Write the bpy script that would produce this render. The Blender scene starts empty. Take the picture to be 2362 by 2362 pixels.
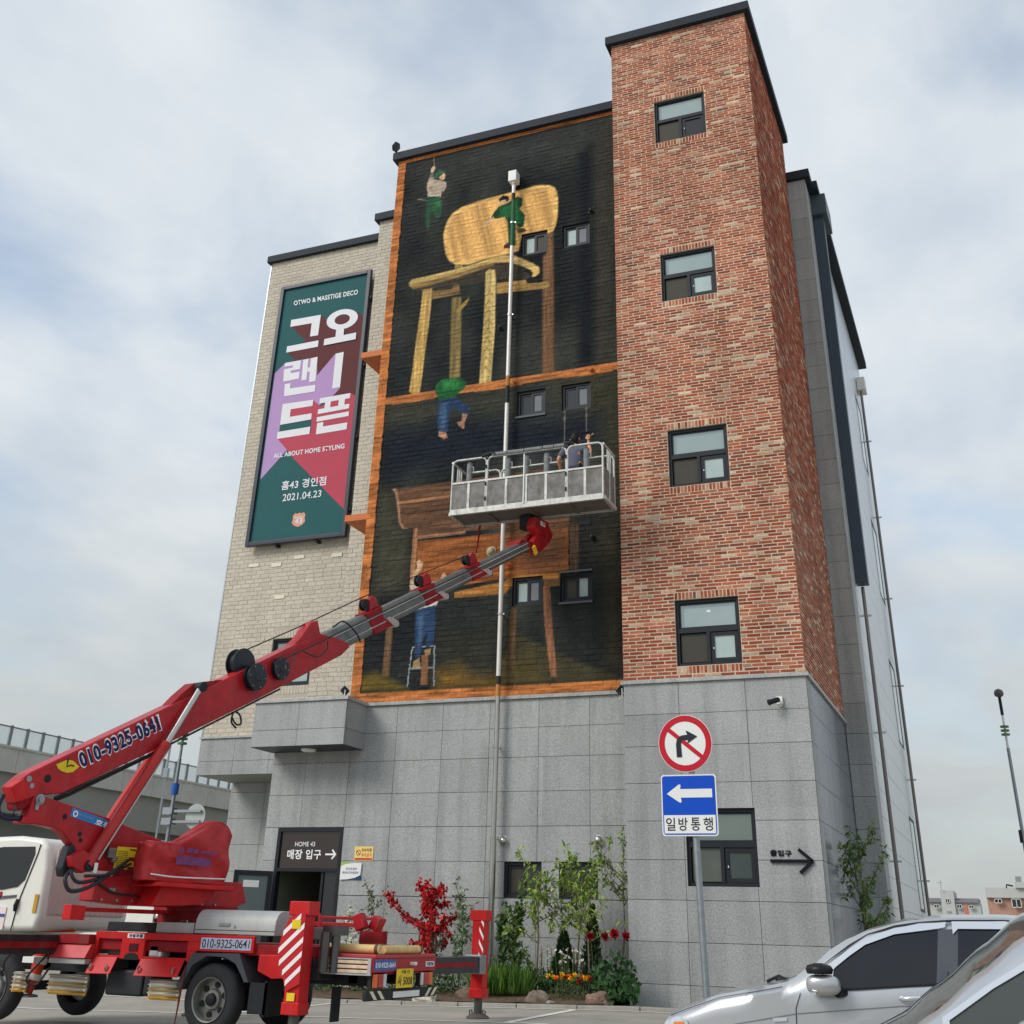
import bpy, bmesh, math, random
import numpy as np
from mathutils import Vector, Matrix
random.seed(7); RNG=np.random.default_rng(7)
R=math.radians
SC=bpy.context.scene; COL=SC.collection
# ---------------------------------------------------------------- camera
cam=bpy.data.cameras.new('camera'); camo=bpy.data.objects.new('camera',cam); COL.objects.link(camo)
_r=Vector((0.92593896,0.37675029,0.02638667));_u=Vector((0.1517792,-0.43518293,0.88745642));_f=Vector((-0.34583249,0.81772553,0.46013569))
camo.matrix_world=Matrix(((_r.x,_u.x,-_f.x,0),(_r.y,_u.y,-_f.y,0),(_r.z,_u.z,-_f.z,1.03),(0,0,0,1)))
cam.sensor_fit='HORIZONTAL'; cam.sensor_width=36; cam.lens=36*2562.89/2362
cam.shift_x=0; cam.shift_y=(820.5874-1181)/2362; cam.clip_start=.05; cam.clip_end=3000
SC.camera=camo
# ---------------------------------------------------------------- sky and sun
SUN_DIR=Vector((.50,.62,-.60)).normalized()      # direction the light travels
elev=math.asin(-SUN_DIR.z); az=math.atan2(-SUN_DIR.x,-SUN_DIR.y)
W=bpy.data.worlds.new('World'); SC.world=W; W.use_nodes=True
nt=W.node_tree; nt.nodes.clear()
def N(t,k,**kw):
    n=t.nodes.new(k)
    for a,b in kw.items():
        if a.startswith('i_'): n.inputs[a[2:].replace('_',' ')].default_value=b
        else: setattr(n,a,b)
    return n
out=N(nt,'ShaderNodeOutputWorld'); bg=N(nt,'ShaderNodeBackground'); bg.inputs['Strength'].default_value=.1
sky=N(nt,'ShaderNodeTexSky',sky_type='NISHITA',sun_disc=False,sun_elevation=elev,sun_rotation=az,altitude=30,air_density=1.0,dust_density=.7,ozone_density=1.2)
tc=N(nt,'ShaderNodeTexCoord')
sep=N(nt,'ShaderNodeSeparateXYZ'); nt.links.new(tc.outputs['Generated'],sep.inputs[0])
# clouds on a flat layer: direction / (height + small) keeps the perspective of a real deck
zz=N(nt,'ShaderNodeMath',operation='ADD'); zz.inputs[1].default_value=.22
mx=N(nt,'ShaderNodeMath',operation='MAXIMUM'); mx.inputs[1].default_value=0.0
nt.links.new(sep.outputs['Z'],mx.inputs[0]); nt.links.new(mx.outputs[0],zz.inputs[0])
dx=N(nt,'ShaderNodeMath',operation='DIVIDE'); dy=N(nt,'ShaderNodeMath',operation='DIVIDE')
nt.links.new(sep.outputs['X'],dx.inputs[0]); nt.links.new(zz.outputs[0],dx.inputs[1])
nt.links.new(sep.outputs['Y'],dy.inputs[0]); nt.links.new(zz.outputs[0],dy.inputs[1])
cb=N(nt,'ShaderNodeCombineXYZ'); nt.links.new(dx.outputs[0],cb.inputs[0]); nt.links.new(dy.outputs[0],cb.inputs[1])
n1=N(nt,'ShaderNodeTexNoise'); n1.inputs['Scale'].default_value=2.1; n1.inputs['Detail'].default_value=7; n1.inputs['Roughness'].default_value=.52; n1.inputs['Distortion'].default_value=.35
mp=N(nt,'ShaderNodeMapping'); mp.inputs['Location'].default_value=(3.1,1.7,0); mp.inputs['Scale'].default_value=(1.0,.75,1); mp.inputs['Rotation'].default_value=(0,0,R(28))
nt.links.new(cb.outputs[0],mp.inputs['Vector']); nt.links.new(mp.outputs[0],n1.inputs['Vector'])
rp=N(nt,'ShaderNodeValToRGB'); rp.color_ramp.elements[0].position=.34; rp.color_ramp.elements[0].color=(.40,.40,.40,1); rp.color_ramp.elements[1].position=.53; rp.color_ramp.elements[1].color=(1,1,1,1)
nt.links.new(n1.outputs['Fac'],rp.inputs[0])
n2=N(nt,'ShaderNodeTexNoise'); n2.inputs['Scale'].default_value=4.6; n2.inputs['Detail'].default_value=6; n2.inputs['Roughness'].default_value=.5
nt.links.new(mp.outputs[0],n2.inputs['Vector'])
cr=N(nt,'ShaderNodeValToRGB'); cr.color_ramp.elements[0].position=.32; cr.color_ramp.elements[0].color=(6.0,6.75,7.6,1); cr.color_ramp.elements[1].position=.68; cr.color_ramp.elements[1].color=(7.9,8.4,8.75,1)
nt.links.new(n2.outputs['Fac'],cr.inputs[0])
# haze: cloud deck goes to a plain warm grey towards the horizon
hz=N(nt,'ShaderNodeMapRange'); hz.inputs['From Min'].default_value=0.0; hz.inputs['From Max'].default_value=.38; hz.inputs['To Min'].default_value=1; hz.inputs['To Max'].default_value=0
nt.links.new(sep.outputs['Z'],hz.inputs['Value'])
mixc=N(nt,'ShaderNodeMix',data_type='RGBA'); nt.links.new(rp.outputs[0],mixc.inputs['Factor'])
gn=N(nt,'ShaderNodeMix',data_type='RGBA',blend_type='MULTIPLY'); gn.inputs['Factor'].default_value=1; gn.inputs['B'].default_value=(1.9,2.0,1.95,1); nt.links.new(sky.outputs[0],gn.inputs['A']); nt.links.new(gn.outputs['Result'],mixc.inputs['A']); nt.links.new(cr.outputs[0],mixc.inputs['B'])
mixh=N(nt,'ShaderNodeMix',data_type='RGBA'); nt.links.new(hz.outputs[0],mixh.inputs['Factor']); nt.links.new(mixc.outputs['Result'],mixh.inputs['A']); mixh.inputs['B'].default_value=(4.95,5.22,5.1,1)
nt.links.new(mixh.outputs['Result'],bg.inputs[0]); nt.links.new(bg.outputs[0],out.inputs[0])
sl=bpy.data.lights.new('sun','SUN'); sl.energy=2.1; sl.angle=R(24); sl.color=(1,.96,.9)
so=bpy.data.objects.new('sun',sl); COL.objects.link(so); so.rotation_euler=SUN_DIR.to_track_quat('-Z','Y').to_euler(); so.location=(-10,-10,40)
SC.view_settings.view_transform='Standard'; SC.view_settings.look='None'; SC.view_settings.exposure=0.0; SC.view_settings.gamma=1
# ---------------------------------------------------------------- helpers
ALB=1/.93
def lin(c): c=c/255; return c/12.92 if c<=.04045 else ((c+.055)/1.055)**2.4
def px(r,g,b,k=1.0): return tuple(min(.9,lin(v)*ALB*k) for v in (r,g,b))+(1,)
MATS={}
def mat(name,rgb,rough=.6,metal=0,var=.12,vs=3.0,bump=0,bs=40,spec=.3,attr=False,low=0,rnd=0,coat=0,trans=0,alpha=1,dirt=0,stretch=(1,1,1),emit=None):
    if name in MATS: return MATS[name]
    m=bpy.data.materials.new(name); m.use_nodes=True; t=m.node_tree; t.nodes.clear()
    o=N(t,'ShaderNodeOutputMaterial'); p=N(t,'ShaderNodeBsdfPrincipled'); t.links.new(p.outputs[0],o.inputs[0])
    p.inputs['Roughness'].default_value=rough; p.inputs['Metallic'].default_value=metal
    p.inputs['Specular IOR Level'].default_value=spec
    if coat: p.inputs['Coat Weight'].default_value=coat; p.inputs['Coat Roughness'].default_value=.06
    if trans: p.inputs['Transmission Weight'].default_value=trans
    if alpha<1: p.inputs['Alpha'].default_value=alpha
    g=N(t,'ShaderNodeNewGeometry')
    mpn=N(t,'ShaderNodeMapping'); mpn.inputs['Scale'].default_value=stretch; t.links.new(g.outputs['Position'],mpn.inputs['Vector'])
    if attr:
        a=N(t,'ShaderNodeAttribute',attribute_name='Col'); src=a.outputs['Color']
    else:
        c=N(t,'ShaderNodeRGB'); c.outputs[0].default_value=rgb; src=c.outputs[0]
    if var:
        n=N(t,'ShaderNodeTexNoise'); n.inputs['Scale'].default_value=vs; n.inputs['Detail'].default_value=8; n.inputs['Roughness'].default_value=.62
        t.links.new(mpn.outputs[0],n.inputs['Vector'])
        mr=N(t,'ShaderNodeMapRange'); mr.inputs['From Min'].default_value=.3; mr.inputs['From Max'].default_value=.7; mr.inputs['To Min'].default_value=1-var; mr.inputs['To Max'].default_value=1+var
        t.links.new(n.outputs['Fac'],mr.inputs['Value'])
        mm=N(t,'ShaderNodeMix',data_type='RGBA',blend_type='MULTIPLY'); mm.inputs['Factor'].default_value=1
        t.links.new(src,mm.inputs['A']); t.links.new(mr.outputs[0],mm.inputs['B']); src=mm.outputs['Result']
    if low:
        n=N(t,'ShaderNodeTexNoise'); n.inputs['Scale'].default_value=1; n.inputs['Detail'].default_value=5; ml=N(t,'ShaderNodeMapping'); ml.inputs['Scale'].default_value=(1.6,1.6,.42); t.links.new(g.outputs['Position'],ml.inputs['Vector']); t.links.new(ml.outputs[0],n.inputs['Vector'])
        mr=N(t,'ShaderNodeMapRange'); mr.inputs['From Min'].default_value=.35; mr.inputs['From Max'].default_value=.65; mr.inputs['To Min'].default_value=1-low; mr.inputs['To Max'].default_value=1+low*.6; t.links.new(n.outputs['Fac'],mr.inputs['Value'])
        mm=N(t,'ShaderNodeMix',data_type='RGBA',blend_type='MULTIPLY'); mm.inputs['Factor'].default_value=1; t.links.new(src,mm.inputs['A']); t.links.new(mr.outputs[0],mm.inputs['B']); src=mm.outputs['Result']
    if rnd:
        oi=N(t,'ShaderNodeObjectInfo'); mr=N(t,'ShaderNodeMapRange'); mr.inputs['To Min'].default_value=1-rnd; mr.inputs['To Max'].default_value=1+rnd; t.links.new(oi.outputs['Random'],mr.inputs['Value'])
        mm=N(t,'ShaderNodeMix',data_type='RGBA',blend_type='MULTIPLY'); mm.inputs['Factor'].default_value=1; t.links.new(src,mm.inputs['A']); t.links.new(mr.outputs[0],mm.inputs['B']); src=mm.outputs['Result']
    if dirt:
        n=N(t,'ShaderNodeTexNoise'); n.inputs['Scale'].default_value=2.3; n.inputs['Detail'].default_value=10; n.inputs['Roughness'].default_value=.7
        m2=N(t,'ShaderNodeMapping'); m2.inputs['Scale'].default_value=(3,3,.8); t.links.new(g.outputs['Position'],m2.inputs['Vector']); t.links.new(m2.outputs[0],n.inputs['Vector'])
        mr=N(t,'ShaderNodeMapRange'); mr.inputs['From Min'].default_value=.52; mr.inputs['From Max'].default_value=.72; mr.inputs['To Max'].default_value=dirt
        t.links.new(n.outputs['Fac'],mr.inputs['Value'])
        mm=N(t,'ShaderNodeMix',data_type='RGBA'); t.links.new(mr.outputs[0],mm.inputs['Factor']); t.links.new(src,mm.inputs['A']); mm.inputs['B'].default_value=(.12,.10,.085,1); src=mm.outputs['Result']
        rr=N(t,'ShaderNodeMapRange'); rr.inputs['To Min'].default_value=rough; rr.inputs['To Max'].default_value=min(1,rough+.4); t.links.new(mr.outputs[0],rr.inputs['Value']); t.links.new(rr.outputs[0],p.inputs['Roughness'])
    t.links.new(src,p.inputs['Base Color'])
    if bump:
        n=N(t,'ShaderNodeTexNoise'); n.inputs['Scale'].default_value=bs; n.inputs['Detail'].default_value=5; t.links.new(mpn.outputs[0],n.inputs['Vector'])
        b=N(t,'ShaderNodeBump'); b.inputs['Strength'].default_value=min(1,bump); b.inputs['Distance'].default_value=.02*max(1,bump)
        t.links.new(n.outputs['Fac'],b.inputs['Height']); t.links.new(b.outputs[0],p.inputs['Normal'])
    if emit: p.inputs['Emission Color'].default_value=emit[:4]; p.inputs['Emission Strength'].default_value=emit[4]
    MATS[name]=m; return m
class MB:
    def __init__(s): s.v=[]; s.f=[]; s.c=[]
    def add(s,vs,fs,col=None):
        o=len(s.v); s.v.extend([tuple(p) for p in vs]); s.f.extend([tuple(i+o for i in f) for f in fs])
        if col is not None: s.c.extend([col]*len(vs))
        return s
    def box(s,x0,x1,y0,y1,z0,z1,col=None):
        return s.add([(x0,y0,z0),(x1,y0,z0),(x1,y1,z0),(x0,y1,z0),(x0,y0,z1),(x1,y0,z1),(x1,y1,z1),(x0,y1,z1)],[(0,3,2,1),(4,5,6,7),(0,1,5,4),(1,2,6,5),(2,3,7,6),(3,0,4,7)],col)
    def obox(s,c,ax,ay,az):   # oriented box, centre + half axes
        c,ax,ay,az=map(Vector,(c,ax,ay,az)); vs=[c+i*ax+j*ay+k*az for k in(-1,1) for j in(-1,1) for i in(-1,1)]
        return s.add(vs,[(0,2,3,1),(4,5,7,6),(0,1,5,4),(1,3,7,5),(3,2,6,7),(2,0,4,6)])
    def prism(s,poly,fn,t0,t1,col=None):   # polygon (a,b) -> fn(a,b,t)
        n=len(poly); vs=[fn(a,b,t0) for a,b in poly]+[fn(a,b,t1) for a,b in poly]
        fs=[tuple(range(n-1,-1,-1)),tuple(range(n,2*n))]+[(i,(i+1)%n,n+(i+1)%n,n+i) for i in range(n)]
        return s.add(vs,fs,col)
    def poly(s,pts,col=None): return s.add(pts,[tuple(range(len(pts)))],col)
    def tube(s,pts,r,n=10,caps=True,r2=None):
        pts=[Vector(p) for p in pts]; m=len(pts); rings=[]; up=Vector((0,0,1)); prev=None
        for i,p in enumerate(pts):
            d=(pts[min(i+1,m-1)]-pts[max(i-1,0)]); d=d.normalized() if d.length>1e-9 else Vector((0,0,1))
            if prev is None:
                a=d.cross(up); a=a if a.length>.05 else d.cross(Vector((1,0,0))); a.normalize()
            else:
                a=prev-d*prev.dot(d); a=a if a.length>1e-4 else d.orthogonal(); a.normalize()
            prev=a; b=d.cross(a)
            rr=r[i] if isinstance(r,(list,tuple)) else (r if r2 is None else r+(r2-r)*i/max(1,m-1))
            rings.append([p+(a*math.cos(2*math.pi*k/n)+b*math.sin(2*math.pi*k/n))*rr for k in range(n)])
        vs=[q for rg in rings for q in rg]; fs=[]
        for i in range(m-1):
            for k in range(n): fs.append((i*n+k,i*n+(k+1)%n,(i+1)*n+(k+1)%n,(i+1)*n+k))
        if caps: fs.append(tuple(range(n-1,-1,-1))); fs.append(tuple((m-1)*n+k for k in range(n)))
        return s.add(vs,fs)
    def hose(s,pts,r,n=8):
        P=[Vector(p) for p in pts]; P=[P[0]*2-P[1]]+P+[P[-1]*2-P[-2]]; o=[]
        for i in range(1,len(P)-2):
            for k in range(6):
                t=k/6; a,b,c,d=P[i-1],P[i],P[i+1],P[i+2]; o.append(.5*((2*b)+(c-a)*t+(2*a-5*b+4*c-d)*t*t+(3*b-a-3*c+d)*t**3))
        o.append(P[-2]); return s.tube(o,r,n)
    def cyl(s,p0,p1,r,n=20,r2=None): return s.tube([p0,p1],r,n,True,r2)
    def lathe(s,c,axis,prof,n=28,caps=True):    # prof: (dist along axis, radius)
        c=Vector(c); ax=Vector(axis).normalized(); a=ax.orthogonal().normalized(); b=ax.cross(a)
        vs=[];fs=[]
        for (h,r) in prof:
            for k in range(n):
                t=2*math.pi*k/n; vs.append(c+ax*h+(a*math.cos(t)+b*math.sin(t))*r)
        for i in range(len(prof)-1):
            for k in range(n): fs.append((i*n+k,i*n+(k+1)%n,(i+1)*n+(k+1)%n,(i+1)*n+k))
        if caps: fs.append(tuple(range(n-1,-1,-1))); fs.append(tuple((len(prof)-1)*n+k for k in range(n)))
        return s.add(vs,fs)
    def build(s,name,m,parent=None,smooth=False,bevel=0,kind=None,fix=True,autosmooth=None):
        me=bpy.data.meshes.new(name); me.from_pydata(s.v,[],s.f); 
        if s.c and len(s.c)==len(s.v):
            at=me.color_attributes.new('Col','FLOAT_COLOR','POINT'); at.data.foreach_set('color',np.array(s.c,np.float32).ravel())
        if fix and len(s.f)<20000:
            b=bmesh.new(); b.from_mesh(me); bmesh.ops.recalc_face_normals(b,faces=b.faces); b.to_mesh(me); b.free()
        me.materials.append(m) if m else None
        if smooth:
            me.polygons.foreach_set('use_smooth',[True]*len(me.polygons))
        o=bpy.data.objects.new(name,me); COL.objects.link(o); par(o,parent)
        if bevel:
            bv=o.modifiers.new('b','BEVEL'); bv.width=bevel; bv.segments=2; bv.limit_method='ANGLE'; bv.angle_limit=R(35)
            me.polygons.foreach_set('use_smooth',[True]*len(me.polygons)); wn=o.modifiers.new('w','WEIGHTED_NORMAL')
        if autosmooth:
            me.polygons.foreach_set('use_smooth',[True]*len(me.polygons)); b=bmesh.new(); b.from_mesh(me)
            for e in b.edges:
                if len(e.link_faces)==2 and e.calc_face_angle(0)>R(autosmooth): e.smooth=False
            b.to_mesh(me); b.free()
        if kind: o['kind']=kind
        return o
LOC={}
def par(o,p):
    if p is None: return
    o.parent=p
    if p.name in LOC: o.matrix_parent_inverse=Matrix.Translation(-LOC[p.name])
def thing(name,label,cat,loc=(0,0,0),group=None):
    o=bpy.data.objects.new(name,None); COL.objects.link(o); o.location=loc; o.empty_display_size=.2; LOC[o.name]=Vector(loc)
    return tag(o,label,cat,group)
def tag(o,label,cat,group=None):
    o['label']=label; o['category']=cat
    if group: o['group']=group
    return o
def struct(o): o['kind']='structure'; return o
def fr(o,u,n):
    o,u,n=Vector(o),Vector(u),Vector(n); z=Vector((0,0,1))
    return lambda a,b,c=0: o+u*a+z*b+n*c
FM=fr((0,20.3,0),(1,0,0),(0,-1,0)); FT=fr((0,19.5,0),(1,0,0),(0,-1,0)); FL=fr((0,23.3,0),(1,0,0),(0,-1,0)); FS=fr((0,22.4,0),(1,0,0),(0,-1,0))
FTS=fr((-2.706,0,0),(0,1,0),(1,0,0)); FG=fr((0,24.5,0),(1,0,0),(0,-1,0)); FGS=fr((-2.25,0,0),(0,1,0),(1,0,0))
def wbox(mb,F,a0,a1,b0,b1,c0,c1,col=None):
    vs=[F(a,b,c) for c in(c0,c1) for b in(b0,b1) for a in(a0,a1)]
    return mb.add(vs,[(0,2,3,1),(4,5,7,6),(0,1,5,4),(1,3,7,5),(3,2,6,7),(2,0,4,6)],col)
def rect_cells(a0,a1,b0,b1,holes):
    A=sorted({a0,a1}|{h[i] for h in holes for i in(0,1) if a0<h[i]<a1}); B=sorted({b0,b1}|{h[i] for h in holes for i in(2,3) if b0<h[i]<b1})
    for i in range(len(A)-1):
        for j in range(len(B)-1):
            ca,cb=(A[i]+A[i+1])/2,(B[j]+B[j+1])/2
            if not any(h[0]<ca<h[1] and h[2]<cb<h[3] for h in holes): yield A[i],A[i+1],B[j],B[j+1]
_dg=None
def txt(name,body,quad,m,parent=None,bold=0.0,depth=0,keep=False):
    cu=bpy.data.curves.new(name,'FONT'); cu.body=body; cu.offset=bold; cu.space_character=1+min(.25,bold*3); cu.resolution_u=4
    o=bpy.data.objects.new(name,cu); COL.objects.link(o)
    dg=bpy.context.evaluated_depsgraph_get(); me=bpy.data.meshes.new_from_object(o.evaluated_get(dg)); bpy.data.objects.remove(o); bpy.data.curves.remove(cu)
    n=len(me.vertices); co=np.zeros(n*3,np.float32); me.vertices.foreach_get('co',co); co=co.reshape(-1,3)
    mn,mxx=co.min(0),co.max(0); s=(co-mn)/np.maximum(mxx-mn,1e-6)
    TL,TR,BR,BL=[np.array(q,float) for q in quad]
    u=s[:,:1];v=s[:,1:2]; P=(BL*(1-u)+BR*u)*(1-v)+(TL*(1-u)+TR*u)*v
    me.vertices.foreach_set('co',P.astype(np.float32).ravel()); me.materials.clear(); me.materials.append(m); me.name=name
    ob=bpy.data.objects.new(name,me); COL.objects.link(ob); par(ob,parent); return ob
def inpoly(P,poly):
    x,y=P[:,0],P[:,1]; ins=np.zeros(len(P),bool); n=len(poly); j=n-1
    for i in range(n):
        xi,yi=poly[i];xj,yj=poly[j]
        c=((yi>y)!=(yj>y))&(x<(xj-xi)*(y-yi)/((yj-yi) if yj!=yi else 1e-9)+xi); ins^=c; j=i
    return ins
def edist(P,poly):
    d=np.full(len(P),1e9); n=len(poly)
    for i in range(n):
        a=np.array(poly[i]);b=np.array(poly[(i+1)%n]);ab=b-a;t=np.clip(((P-a)@ab)/max(ab@ab,1e-9),0,1); d=np.minimum(d,np.hypot(*(P-(a+t[:,None]*ab)).T))
    return d
_lat=RNG.random((256,256))
def vnoise(x,y):
    xi=np.floor(x).astype(int);yi=np.floor(y).astype(int);fx=x-xi;fy=y-yi;fx=fx*fx*(3-2*fx);fy=fy*fy*(3-2*fy)
    g=lambda a,b:_lat[a%256,b%256]
    return (g(xi,yi)*(1-fx)+g(xi+1,yi)*fx)*(1-fy)+(g(xi,yi+1)*(1-fx)+g(xi+1,yi+1)*fx)*fy
def fbm(x,y,o=4):
    s=0;a=.5
    for i in range(o): s=s+a*vnoise(x*2**i+17*i,y*2**i+31*i);a*=.5
    return s
def sst(t): t=max(0,min(1,t)); return t*t*(3-2*t)
def gz(x,y):
    return .0235*max(-6,min(2,x+7.4))-.27*sst((x+5.8)/2.4)*sst((16.5-y)/5.0)
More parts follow.
